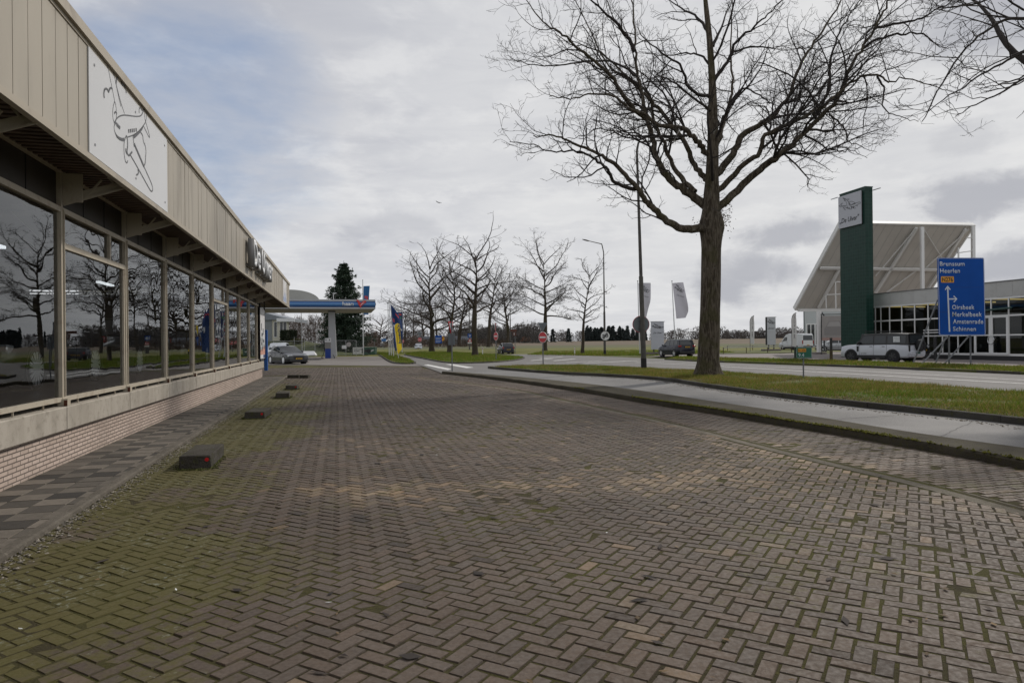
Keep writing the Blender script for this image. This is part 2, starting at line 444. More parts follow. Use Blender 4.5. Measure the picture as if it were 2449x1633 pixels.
M_STRIP = soil('mossy_strip', (0.050, 0.043, 0.030), (0.068, 0.058, 0.040), (0.075, 0.070, 0.018), 1.2, 14.0, rough=0.95, bump=0.7, bs=40)

g = sheet('ground', [(-2500, -60), (2500, -60), (2500, 4500), (-2500, 4500)], -0.10, M_GRASSB)
# fields behind the road: meadow, green crop, ploughed field, each a strip of rising terrain
def terrain(name, rows, us, m):
    V = []; Fq = []; n = len(us)
    for fn in rows:
        for u in us: V.append(tuple(fn(u)))
    for i in range(len(rows) - 1):
        for k in range(n - 1): Fq.append((i * n + k, i * n + k + 1, (i + 1) * n + k + 1, (i + 1) * n + k))
    o = obj_np(name, V, Fq, m); o['kind'] = 'structure'; return o
US = [-900, -300, 200, 600, 900, 1050, 1200, 1350, 1500, 1650, 1800, 2000, 2300, 2800, 3600]
def far_d(u): return -1.0 + (0.0 - 2.6 * min(max((u - 1250) / 450, 0), 1.4))
rowA = lambda u: G(u, HV(u) + 31, 0.0)
rowB = lambda u: R(u, HV(u) + 14, 150)
rowC = lambda u: R(u, HV(u) + 8.2, 205)
rowD = lambda u: R(u, HV(u) + far_d(u), 430)
rowE = lambda u: R(u, HV(u) + far_d(u) + 1.0, 900)
terrain('meadow', [rowA, rowB], US, M_FIELDG)
terrain('crop_field', [rowB, rowC], US, M_CROP)
terrain('ploughed_field', [rowC, rowD, rowE], US, M_PLOUGH)

def stones(name, line, prof, m, ln=1.0, gap=0.012):
    "kerb made of separate stones: same section, small gaps and level jumps between them"
    L = [Vector((p[0], p[1], 0)) for p in line]; d = [0.0]
    for a, b in zip(L, L[1:]): d.append(d[-1] + (b - a).length)
    def at(t):
        k = 0
        while k < len(d) - 2 and d[k + 1] < t: k += 1
        return L[k].lerp(L[k + 1], min(max((t - d[k]) / max(d[k + 1] - d[k], 1e-6), 0), 1))
    mb = MB(); n = max(1, int(d[-1] / ln)); st = d[-1] / n
    for i in range(n):
        p, q = at(i * st + gap / 2), at((i + 1) * st - gap / 2); t = (q - p)
        if t.length < 1e-4: continue
        t.normalize(); x = Vector((-t.y, t.x, 0)); dz = random.gauss(0, 0.004); dx = random.gauss(0, 0.004)
        mb.loft([[e + x * (a + dx) + Vector((0, 0, z + dz)) for a, z in prof] for e in (p, q)])
    o = mb.build(name, m); o['kind'] = 'structure'; return o
KERB1 = [(2700, 1178), (2449, 1122), (2082, 1053), (1891, 1021.6), (1700, 988.5), (1550, 966), (1372, 934.5), (1190, 908.5), (1056.5, 893.5)]
def ext(L, d=14.0):
    a = Vector((L[0].x, L[0].y, 0)); return [Vector((a.x + 0.24 * (a.y + 6.0), -6.0, 0))] + list(L)
K1 = ext(smoothline(gp(KERB1, 0.0)))
STRIP_R = [(2700, 1105), (2449, 1071), (2177, 1034), (1935, 993), (1700, 959), (1550, 936), (1401, 916.5), (1230, 900), (1100, 890)]
S1 = ext(smoothline(gp(STRIP_R, 0.10)))
# forecourt edges
FAR_EDGE = gp([(1012, 875.5), (900, 874.5), (760, 872.5), (600, 872)])
ROADF = [(3300, 926), (2449, 891), (2100, 876.7), (1741, 864.2), (1660, 860.5), (1530, 856), (1440, 852), (1374, 849.7), (1240, 844.6), (1187, 841.6), (1143, 839.6), (1087, 836.8), (1041, 835), (1012, 833.7), (964, 831.9), (919, 830.4), (860, 828.6)]
ZR = 0.03
roadfar = smoothline(gp(ROADF, ZR), 1)
near_r = list(reversed(K1))
poly = [Vector((40, -6, 0))] + roadfar + gp([(820, 829.6), (870, 834), (900, 838.5), (925, 846), (950, 851), (966, 857), (985, 866), (1000, 872), (1030, 882)], ZR) + near_r + [Vector((14, -6.5, 0))]
sheet('road', poly, ZR, M_ASPH)
path_far = gp([(2900, 1085), (2449, 1019), (1986, 971), (1700, 931), (1610, 914.5), (1506, 905.4), (1327, 896.5), (1171, 883.5)], 0.034)
bp = ext(smoothline(path_far, 1))
sheet('bicycle_path', bp + list(reversed([(p.x, p.y) for p in S1])), 0.038, M_PATH)
# kerbed strip between forecourt and bicycle path
def band(name, A, B, z0, z1, m, n=60):
    "raised strip between two ground lines, top slightly crowned, rounded near edge"
    def rs(L):
        L = [Vector((p[0], p[1], 0)) for p in L]; d = [0]
        for a, b in zip(L, L[1:]): d.append(d[-1] + (b - a).length)
        out = []
        for i in range(n + 1):
            t = d[-1] * i / n; k = 0
            while k < len(d) - 2 and d[k + 1] < t: k += 1
            out.append(L[k].lerp(L[k + 1], (t - d[k]) / max(d[k + 1] - d[k], 1e-6)))
        return out
    a, b = rs(A), rs(B); rings = []
    for p, q in zip(a, b):
        j = float(rng.normal(0, 0.006)); d = (q - p).normalized()
        rings.append([p + Vector((0, 0, z0)), p + d * 0.005 + Vector((0, 0, z1 - 0.03 + j)), p + d * 0.035 + Vector((0, 0, z1 + j)), p + d * 0.16 + Vector((0, 0, z1 + 0.004 + j)), p + d * 0.18 + Vector((0, 0, z1 - 0.012)), q + Vector((0, 0, z1 - 0.02)), q + d * 0.004 + Vector((0, 0, z0))])
    return MB().loft(rings).build(name, m, None, 40)
def band_mat():
    m = M_STRIP.copy(); MATS['strip2'] = m; return m
kb = band('kerb_strip', K1, S1, -0.05, 0.125, M_STRIP, 90); kb['kind'] = 'structure'

# verges: raised, kerbed slabs
V1_near = [(2900, 1070), (2449, 1012), (1986, 964.5), (1700, 926.5), (1610, 911), (1506, 902.4), (1327, 893.8), (1190, 882.5), (1171, 880.5)]
V1_far = [(1178, 877.5), (1200, 874.6), (1240, 872), (1367, 872), (1470, 874.8), (1557, 879.3), (1760, 889.5), (2000, 903.5), (2449, 936), (2900, 975)]
v1n = ext(smoothline(gp(V1_near, 0.04), 1)); v1f = list(reversed(ext(list(reversed(smoothline(gp(V1_far, 0.15), 1))))))
V1 = v1n + v1f
slab('verge', V1, -0.02, 0.14, M_GRASSB)
stones('verge_kerb', list(reversed(v1n)), [(0.0, -0.02), (0.0, 0.15), (-0.02, 0.165), (-0.10, 0.165), (-0.12, 0.15), (-0.12, -0.02)], M_KERB)
ISL = [(969, 848), (1010, 855.5), (1058.6, 864.8), (1097, 867.5), (1186, 865), (1237, 859.7), (1254, 854.8), (1245, 852.6), (1211, 850), (1150, 845.5), (1084, 841.5), (1023, 839.8), (987, 842), (970, 845)]
I1 = smoothline(gp(ISL + [ISL[0]], 0.10), 2)[:-1]
slab('traffic_island', I1, -0.02, 0.11, M_GRASSB)
stones('traffic_island_kerb', I1 + [I1[0]], [(0.0, -0.02), (0.0, 0.105), (-0.02, 0.125), (-0.13, 0.125), (-0.15, 0.1), (-0.15, -0.02)], M_KERB)
ISL2 = [(900, 846), (912, 849.5), (924.5, 858), (936, 864), (951, 867.6), (987, 868.4), (993, 865), (966, 854.7), (938, 846.5), (918, 842.5), (901, 842)]
I2 = smoothline(gp(ISL2 + [ISL2[0]], 0.10), 2)[:-1]
slab('grass_island', I2, -0.02, 0.11, M_GRASSB)
stones('grass_island_kerb', I2 + [I2[0]], [(0.0, -0.02), (0.0, 0.105), (-0.02, 0.125), (-0.13, 0.125), (-0.15, 0.1), (-0.15, -0.02)], M_KERB)
ISL3 = gp([(899, 838.5), (925, 843), (955, 846), (978, 845.5), (981, 842), (950, 839), (910, 836)], 0.08)
slab('grass_refuge', smoothline(ISL3, 1), -0.02, 0.09, M_GRASSB)
V2_near = [(1589, 858.2), (1660, 862), (1741, 865), (2100, 877.6), (2449, 892), (3300, 927)]
V2_far = [(3300, 905), (2449, 876), (2160, 867.5), (2000, 862), (1741, 855), (1620, 852.8)]
v2n = gp(V2_near, 0.10); V2 = v2n + gp(V2_far, 0.14)
slab('far_verge', V2, -0.02, 0.13, M_GRASSB)
stones('far_verge_kerb', v2n, [(0.0, -0.02), (0.0, 0.14), (0.02, 0.15), (0.14, 0.15), (0.14, -0.02)], M_KERB)
# car-park paving of the dealership
sheet('dealer_lot', gp([(1545, 853.2), (1620, 853.4), (1741, 857), (2000, 864), (2449, 880), (3600, 925)], 0.0) + gp([(3600, 838), (2449, 833), (2000, 829), (1850, 830), (1780, 836.5), (1690, 846.5), (1600, 849)], 0.0), 0.02, M_LOT)
slab('lot_grass', gp([(1700, 845.8), (1780, 845.2), (1900, 843.5), (1990, 845.6), (1990, 838.4), (1900, 837.2), (1800, 837.0), (1705, 841)], 0.06), 0.0, 0.08, M_GRASSB)
# petrol station apron
sheet('station_apron', [tuple(p)[:2] for p in gp([(560, 872.5), (760, 873), (900, 875), (1012, 876)])] + [tuple(p)[:2] for p in gp([(1000, 871), (985, 866), (951, 866), (924, 856), (912, 849), (860, 847.5), (808, 849.5), (760, 848), (560, 846)])], 0.012, M_APRON)
slab('station_verge', gp([(560, 846.2), (700, 847.2), (808, 850.2), (905, 847.6), (898, 843), (880, 838.5), (820, 836), (560, 834)], 0.06), -0.02, 0.12, M_GRASSB)

# road markings
def mark(name, pts, z=ZR + 0.004): return sheet(name, gp(pts, z), z, M_WHITE)
def mline(name, a, w=0.13, z=ZR + 0.004):
    L = gp(a, z); return sweep(name, L, [(-w / 2, z), (w / 2, z), (w / 2, z + 0.001), (-w / 2, z + 0.001)], M_WHITE)
mline('road_line', [(1520, 866.6), (1684, 873.4), (1741, 876.8), (2020, 893), (2449, 917), (2900, 946)], 0.16)
mline('road_line', [(1500, 863.4), (1684, 869.6), (1741, 872.6), (2020, 884.6), (2449, 908.4), (2900, 935)], 0.12)
for a, w_ in (([(1325, 862.5), (1375, 858)], .3), ([(1290, 857.2), (1345, 853.2)], .3), ([(1395, 869.2), (1440, 866.8), (1500, 863.6)], .22), ([(1405, 865.9), (1525, 862.2)], .18), ([(1355, 866.8), (1440, 862.4)], .22), ([(1270, 862.4), (1322, 857)], .25), ([(1260, 867.5), (1350, 869)], .15)):
    mline('road_line', a, w_)
for q in ([(1013, 872.2), (1024, 871.4), (1080, 882.2), (1071, 884.6)], [(1066, 871), (1081, 870.6), (1133, 878.6), (1116, 880)]):
    mark('crossing_marking', q)
# dark wet seams across the bicycle path (construction joints)
M_SEAM = mat('joint_tar', (0.07, 0.068, 0.066), 0.8)
def crack(name, pts, w0, z, m, seed):
    "thin irregular tar joint across the path"
    r = np.random.default_rng(seed); L = [Vector((p.x, p.y, 0)) for p in resample(pts, 0.15)]; mb = MB(); n = len(L)
    o = Vector((0, 0, 0)); P2 = [(p.x + r.normal(0, 0.012), p.y + r.normal(0, 0.012)) for p in L]; mb.ribbon(P2, ((0, 0, z), (1, 0, 0), (0, 1, 0)), [w0 * (0.6 + 0.8 * r.random()) for _ in P2], 0.0); ob = mb.build(name, m, None, fixn=False); ob['kind'] = 'structure'
for i, (a, b) in enumerate((((2140, 993), (1990, 1003)), ((1860, 953), (1725, 962)), ((2330, 1006), (2250, 1044)), ((1640, 921), (1560, 935)))): crack('path_joint', gp([a, b], 0.04), 0.022, 0.0415, M_SEAM, 300 + i)

# ---- brick forecourt
def brick_mat():
    m = bpy.data.materials.new('clay_pavers'); m.use_nodes = True; t = m.node_tree; t.nodes.clear(); k = NT(t)
    out = k.n('ShaderNodeOutputMaterial'); p = k.n('ShaderNodeBsdfPrincipled'); k.link(p.outputs[0], out.inputs[0])
    a = k.n('ShaderNodeAttribute', attribute_name='bc'); pos = k.n('ShaderNodeNewGeometry').outputs['Position']
    c = k.mix(k.ramp(k.noise(pos, 38, 5, 0.65), 0.38, 0.68, 0, 0.55), a.outputs['Color'], k.mix(1.0, a.outputs['Color'], (0.55, 0.54, 0.53), 'MULTIPLY'))
    c = k.mix(k.ramp(k.noise(pos, 0.45, 4, 0.6), 0.44, 0.66, 0, 0.45), c, k.mix(1.0, c, (0.60, 0.56, 0.52), 'MULTIPLY'))
    ms = k.math('ADD', k.math('MULTIPLY', k.noise(pos, 9.0, 6, 0.72), 0.6), k.math('MULTIPLY', k.noise(pos, 1.3, 4, 0.6), 0.4))
    msk = k.ramp(k.math('ADD', ms, k.math('MULTIPLY', a.outputs['Alpha'], 0.36)), 0.57, 0.74, 0, 0.92)
    c = k.mix(msk, c, k.mix(k.noise(pos, 14, 4, 0.6), (0.066, 0.064, 0.010), (0.088, 0.070, 0.018)))
    li = k.ramp(k.math('ADD', k.noise(pos, 21.0, 5, 0.7), k.math('MULTIPLY', a.outputs['Alpha'], 0.07)), 0.62, 0.67, 0, 0.8)
    li = k.math('MULTIPLY', li, k.ramp(a.outputs['Alpha'], 0.15, 0.5))
    li = k.math('MULTIPLY', li, k.ramp(k.noise(pos, 1.1, 3, 0.6), 0.46, 0.56))
    c = k.mix(li, c, (0.19, 0.20, 0.155))
    k.val(p.inputs['Base Color'], c); k.val(p.inputs['Roughness'], k.ramp(k.noise(pos, 30, 3, 0.6), 0.3, 0.7, 0.62, 0.9)); p.inputs['Specular IOR Level'].default_value = 0.4
    bn = k.n('ShaderNodeBump'); bn.inputs['Strength'].default_value = 0.55; bn.inputs['Distance'].default_value = 0.006
    k.link(k.noise(pos, 85, 5, 0.7), bn.inputs['Height']); k.link(bn.outputs[0], p.inputs['Normal']); return m
M_BRICK = brick_mat()
M_JOINT = soil('mossy_joint', (0.052, 0.041, 0.026), (0.082, 0.078, 0.020), (0.110, 0.100, 0.024), 0.6, 12.0, rough=1.0, bump=1.0, bs=60)
GUT = [(2900, 1345), (2449, 1222), (2205, 1155.4), (1983.5, 1105), (1781.7, 1055.5), (1700, 1034), (1595, 1010), (1446, 977.5), (1312.5, 950), (1253, 935.5), (1137, 919), (1000, 903)]
gut = ext(smoothline(gp(GUT), 2))
left_edge = [Bp(s, -2.45) for s in (-2, 10, 20, 30, 36.5)] + [Bp(36.5, -6), G(560, 874)]
court = [(p.x, p.y) for p in left_edge] + [(p.x, p.y) for p in reversed(FAR_EDGE)] + [(p.x, p.y) for p in gp([(1040, 886)])] + [(p.x, p.y) for p in reversed(K1)] 
courtA = [(p.x, p.y) for p in left_edge] + [(p.x, p.y) for p in reversed(FAR_EDGE)] + [(p.x, p.y) for p in reversed(gut)] 
cb = sheet('forecourt_bed', court, -0.0050, M_JOINT)
def dist_line(P, L):
    L = np.array([(p.x, p.y) for p in L]); d = np.full(len(P), 1e9)
    for a, b in zip(L[:-1], L[1:]):
        ab = b - a; t = np.clip(((P - a) @ ab) / (ab @ ab + 1e-9), 0, 1)
        d = np.minimum(d, np.linalg.norm(P - (a + t[:, None] * ab), axis=1))
    return d
def vnoise(P, s, seed):
    r = np.random.default_rng(seed); n = 64; g = r.random((n, n)); q = P / s; i = np.floor(q).astype(int); f = q - i; f = f * f * (3 - 2 * f)
    def at(a, b): return g[(i[:, 0] + a) % n, (i[:, 1] + b) % n]
    return (at(0, 0) * (1 - f[:, 0]) + at(1, 0) * f[:, 0]) * (1 - f[:, 1]) + (at(0, 1) * (1 - f[:, 0]) + at(1, 1) * f[:, 0]) * f[:, 1]
def lay(C, ang, L, Wd, seed):
    "mesh bricks at centres C with long-axis angle ang (array)"
    r = np.random.default_rng(seed); n = len(C)
    ang = ang + r.normal(0, 0.012, n); C = C + r.normal(0, 0.0025, (n, 2))
    hl = L / 2 - 0.0036 + r.normal(0, 0.0015, n); hw = Wd / 2 - 0.0036 + r.normal(0, 0.0012, n); z = r.normal(0, 0.0015, n) + (vnoise(C, 1.7, 5) - 0.5) * 0.008
    tx, ty = r.normal(0, 0.012, n), r.normal(0, 0.012, n); c, s = np.cos(ang), np.sin(ang)
    V = np.empty((n, 8, 3)); b = 0.007
    for i, (sx, sy) in enumerate(((-1, -1), (1, -1), (1, 1), (-1, 1))):
        for k, (ins, zz) in enumerate(((0.0, -0.02), (b, 0.0))):
            x = sx * (hl - ins); y = sy * (hw - ins)
            V[:, k * 4 + i, 0] = C[:, 0] + x * c - y * s; V[:, k * 4 + i, 1] = C[:, 1] + x * s + y * c
            V[:, k * 4 + i, 2] = z + zz + (x * tx + y * ty if k else 0)
    Fq = np.array([(4, 5, 6, 7), (0, 1, 5, 4), (1, 2, 6, 5), (2, 3, 7, 6), (3, 0, 4, 7)])
    FF = (np.arange(n)[:, None, None] * 8 + Fq[None]).reshape(-1, 4)
    # colour of each clay brick, and how mossy its surroundings are (alpha)
    base = np.array([0.092, 0.071, 0.056]) * (0.86 + 0.28 * r.random(n))[:, None] * (0.82 + 0.36 * vnoise(C, 2.2, 91))[:, None]
    hue = r.random(n)[:, None]; base = base * (1 - 0.14 * hue * np.array([0, 0.5, 1.0])) * (1 + 0.06 * (r.random(n)[:, None] - .5) * np.array([1, 0, -1]))
    X, Y = C[:, 0], C[:, 1]
    arc = np.exp(-((Y - (7.5 + 0.035 * X * X + 0.10 * X)) / 0.50) ** 2) * np.exp(-((X + -0.4) / 3.0) ** 4) * 0.55 + 0.10 * np.exp(-((X - 1.5) / 4) ** 2 - ((Y - 10) / 5) ** 2) + 0.006
    arc += 0.42 * np.exp(-((X - 3.3) / 1.1) ** 2 - ((Y - 8.6) / 2.2) ** 2)
    arc = arc * (0.55 + 0.9 * vnoise(C, 0.8, 71)); base = base * (1 + 0.75 * np.clip(arc - 0.08, 0, 0.6))[:, None] * (1 + np.clip(arc, 0, .6)[:, None] * np.array([0.04, 0.02, -0.10])); lt = r.random(n) < arc * 0.85; k = (1.35 + 0.5 * r.random(n))[:, None]
    base = np.where(lt[:, None], base * k * np.array([1.02, 1.0, 0.88]), base)
    t = C @ np.array([NV.x, NV.y]); sS = C @ np.array([DV.x, DV.y])
    moss = np.clip(1.0 - (t + 2.45) / (1.5 + 1.9 * vnoise(C, 2.5, 9)), 0, 1) ** 0.8
    moss = moss * np.where(sS > 26, np.clip((34 - sS) / 8, 0.15, 1), 1) + 0.18 * (vnoise(C, 1.6, 12) > 0.62)
    dk = (r.random(n) < 0.02)
    base = np.where(dk[:, None], base * 0.6, base)
    dg = np.exp(-(dist_line(C, gut) / 0.42) ** 2) * (0.5 + vnoise(C, 0.7, 93)); base = base * (1 + 0.75 * dg[:, None] * np.array([1.0, 0.98, 0.85])); moss = moss * (0.35 + 1.0 * vnoise(C, 0.75, 95)) * (0.6 + 0.7 * vnoise(C, 0.3, 96)) + 0.25 * np.clip(moss - 0.55, 0, 1)
    col = np.concatenate([np.clip(base, 0.01, 0.5), np.clip(moss, 0, 1)[:, None]], 1)
    return V.reshape(-1, 3), FF, np.repeat(col, 8, axis=0)
def obj_bricks(name, V, FF, col):
    o = obj_np(name, V, FF, M_BRICK, col=col[:, :3]); a = o.data.color_attributes['bc']
    a.data.foreach_set('color', col.astype(np.float32).ravel()); o['kind'] = 'structure'; return o
HA = math.radians(59.3); u_ = 0.0995
ii, jj = np.meshgrid(np.arange(-300, 620), np.arange(-420, 420), indexing='ij'); ii = ii.ravel(); jj = jj.ravel()
kk = (ii - jj) % 4
cH = np.stack([ii + 1.0, jj + 0.5], 1)[kk == 0] * u_; cV = np.stack([ii + 0.5, jj + 1.0], 1)[kk == 3] * u_
C = np.concatenate([cH, cV]); A = np.concatenate([np.full(len(cH), HA), np.full(len(cV), HA + math.pi / 2)])
ca, sa = math.cos(HA), math.sin(HA); C = np.stack([C[:, 0] * ca - C[:, 1] * sa, C[:, 0] * sa + C[:, 1] * ca], 1)
sel = (C[:, 1] > 2.6) & (C[:, 1] < 47) & inpoly(C, courtA); C, A = C[sel], A[sel]
sel = (np.abs(C[:, 0]) < C[:, 1] * 0.80 + 1.5) | (C[:, 1] < 0); C, A = C[sel], A[sel]
sel = dist_line(C, gut) > 0.16; C, A = C[sel], A[sel]
obj_bricks('brick_forecourt', *lay(C, A, 2 * u_, u_, 3))
# band of bricks in running bond between the gutter and the kerb
KA = math.radians(14.0); rows = []
for i in range(-60, 420):
    off = 0.105 * (i % 2)
    for j in range(-30, 60): rows.append((j * 0.206 + off, i * 0.103))
C = np.array(rows); ca, sa = math.cos(KA), math.sin(KA); C = np.stack([C[:, 0] * ca - C[:, 1] * sa, C[:, 0] * sa + C[:, 1] * ca], 1)
sel = (C[:, 1] > 2.6) & (C[:, 1] < 47) & inpoly(C, court) & ~inpoly(C, courtA) & (dist_line(C, gut) > 0.17); C = C[sel]
obj_bricks('brick_band', *lay(C, np.full(len(C), KA), 0.206, 0.103, 4))
M_GUT = soil('gutter_stone', (0.19, 0.168, 0.130), (0.12, 0.105, 0.08), (0.07, 0.062, 0.04), 1.5, 9.0, rough=0.95, bump=0.8, bs=40)
sweep('gutter', resample(gut, 0.6), [(-0.13, -0.03), (-0.13, -0.004), (-0.075, -0.006), (-0.065, -0.024), (-0.03, -0.024), (-0.02, -0.005), (0.10, -0.004), (0.16, 0.0), (0.16, -0.03)], M_GUT)
# tiled walk along the showroom
nT = 0; V = []; Fq = []; cc = []
cols = [(-3.58, -3.27), (-3.27, -2.96), (-2.96, -2.65), (-2.65, -2.56)]
for i in range(int((36 - 1) / 0.305)):
    for ci, (t0, t1) in enumerate(cols):
        s0 = 1 + i * 0.305; r = random.random(); zj = random.gauss(0.03, 0.0018)
        tone = random.uniform(0.10, 0.16) if ((i + ci) % 2 == 0) else random.choice([0.03, 0.04, 0.06, 0.075, 0.085, 0.05]); tone *= random.uniform(0.85, 1.1)
        if random.random() < 0.10: tone = random.uniform(0.05, 0.16)
        g_ = 0.004; b = len(V)
        for (s, t, z) in ((s0 + g_, t0 + g_, zj - .012), (s0 + .305 - g_, t0 + g_, zj - .012), (s0 + .305 - g_, t1 - g_, zj - .012), (s0 + g_, t1 - g_, zj - .012)):
            V.append(tuple(Bp(s, t, z)))
        for (s, t) in ((s0 + 2 * g_, t0 + 2 * g_), (s0 + .305 - 2 * g_, t0 + 2 * g_), (s0 + .305 - 2 * g_, t1 - 2 * g_), (s0 + 2 * g_, t1 - 2 * g_)):
            V.append(tuple(Bp(s, t, zj)))
        Fq += [(b + 4, b + 5, b + 6, b + 7), (b, b + 1, b + 5, b + 4), (b + 1, b + 2, b + 6, b + 5), (b + 2, b + 3, b + 7, b + 6), (b + 3, b, b + 4, b + 7)]
        cc += [(tone, tone * 0.86, tone * 0.70)] * 8
M_TILE = mat('walk_tile', (0.1, 0.1, 0.1), 0.85, var=0.45, scale=14, bump=0.3, bscale=90, attr='bc')
o = obj_np('tiled_walk', V, Fq, M_TILE, col=np.array(cc)); o['kind'] = 'structure'
sheet('tiled_walk_bed', [tuple(Bp(s, t))[:2] for s, t in ((0, -3.6), (37, -3.6), (37, -2.5), (0, -2.5))], 0.020, M_JOINT)
M_WK = soil('walk_kerb', (0.135, 0.12, 0.10), (0.10, 0.088, 0.072), (0.19, 0.17, 0.14), 2.0, 12.0, rough=0.95, bump=0.7, bs=40)
sweep('tiled_walk_kerb', [Bp(s, -2.5) for s in np.arange(0, 37.1, 1.0)], [(0.06, -0.02), (0.06, 0.036), (0.045, 0.045), (-0.035, 0.043), (-0.055, 0.03), (-0.06, -0.02)], M_WK, smooth=30)

# ---- stuff: crumbled mortar along the kerb, moss on the kerb top, litter, grass blades
def chips(name, P, zs, sizes, m, col=None, flat=0.5, seed=1):
    r = np.random.default_rng(seed); n = len(P); V = np.empty((n, 6, 3))
    base = np.array([[1, 0, 0], [0, 1, 0], [-1, 0, 0], [0, -1, 0], [0, 0, 1], [0, 0, -1]], float)
    for i in range(6):
        d = base[i] * (0.6 + 0.8 * r.random((n, 1))) + r.normal(0, 0.2, (n, 3)); d[:, 2] *= flat
        V[:, i] = d * sizes[:, None]
    V[:, :, 0] += P[:, 0:1]; V[:, :, 1] += P[:, 1:2]; V[:, :, 2] += zs[:, None]
    T = np.array([(0, 1, 4), (1, 2, 4), (2, 3, 4), (3, 0, 4), (1, 0, 5), (2, 1, 5), (3, 2, 5), (0, 3, 5)])
    o = obj_np(name, V.reshape(-1, 3), (np.arange(n)[:, None, None] * 6 + T[None]).reshape(-1, 3), m, col=None if col is None else np.repeat(col, 6, 0)); o['kind'] = 'stuff'; return o
r_ = np.random.default_rng(21)
n = 5200; ss = 2.5 + 31 * r_.random(n) ** 1.7; tt = -2.43 + np.abs(r_.normal(0, 0.11, n)) * np.where(ss < 12, 1, 0.7)
P = np.stack([DV.x * ss + NV.x * tt, DV.y * ss + NV.y * tt], 1)
cg = (0.10 + 0.22 * r_.random((n, 1))) * np.array([[1, 0.9, 0.76]])
M_CHIP = mat('mortar_chip', (0.2, 0.2, 0.2), 0.95, attr='bc')
chips('mortar_crumbs', P, 0.002 + 0.004 * r_.random(n), 0.004 + 0.013 * r_.random(n) ** 2, M_CHIP, cg, 0.5, 5)
# moss cushions on the near kerb edge
K1r = resample(K1, 0.05); kp = np.array([(p.x, p.y) for p in K1r]); n = 14000
idx = r_.integers(0, len(kp) - 1, n); dens = vnoise(kp[idx], 1.1, 31) * np.exp(-((kp[idx][:, 1] - 14) / 7) ** 2); idx = idx[r_.random(n) < np.clip((dens - 0.14) * 2.6, 0, 1)]
n = len(idx); nd = kp[np.minimum(idx + 1, len(kp) - 1)] - kp[np.maximum(idx - 1, 0)]; nd /= np.linalg.norm(nd, axis=1)[:, None] + 1e-9; nq = np.stack([nd[:, 1], -nd[:, 0]], 1)
P = kp[idx] + nq * (np.abs(r_.normal(0.0, 0.05, n)) + 0.005)[:, None]
cg = np.array([[0.115, 0.112, 0.016]]) * (0.5 + 0.9 * r_.random((n, 1)))
chips('kerb_moss', P, 0.118 + 0.01 * r_.random(n), 0.010 + 0.022 * r_.random(n) ** 2, mat('moss', (0.1, 0.1, 0.02), 1.0, attr='bc'), cg, 0.8, 6)
# dead leaves, twigs and scraps on the paving
def scraps(name, n, seed, size, colf, m, pred=None, z=0.006):
    r = np.random.default_rng(seed); P = np.stack([r.uniform(-7, 7, n * 4), 3 + 22 * r.random(n * 4) ** 1.4], 1)
    ok = inpoly(P, court) & (np.abs(P[:, 0]) < P[:, 1] * 0.8); P = P[ok][:n]; n = len(P); a = r.random(n) * 6.28; s = size * (0.5 + r.random(n)); asp = 0.15 + 0.5 * r.random(n)
    V = np.empty((n, 4, 3))
    for i, (x, y) in enumerate(((-1, 0), (0, -1), (1, 0), (0, 1))):
        X = x * s; Y = y * s * asp; V[:, i, 0] = P[:, 0] + X * np.cos(a) - Y * np.sin(a); V[:, i, 1] = P[:, 1] + X * np.sin(a) + Y * np.cos(a); V[:, i, 2] = z + 0.006 * r.random(n)
    o = obj_np(name, V.reshape(-1, 3), np.arange(n * 4).reshape(-1, 4), m, col=np.repeat(colf(r, n), 4, 0)); o['kind'] = 'stuff'; return o
M_SCR = mat('scrap', (0.3, 0.3, 0.3), 0.9, attr='bc')
scraps('fallen_leaves', 260, 41, 0.022, lambda r, n: (0.5 + r.random((n, 1))) * np.array([[0.13, 0.085, 0.04]]), M_SCR)
scraps('twigs', 160, 42, 0.05, lambda r, n: (0.5 + r.random((n, 1))) * np.array([[0.03, 0.022, 0.018]]), M_SCR)
scraps('paper_scraps', 26, 43, 0.022, lambda r, n: (0.7 + 0.3 * r.random((n, 1))) * np.array([[0.62, 0.64, 0.63]]), M_SCR)

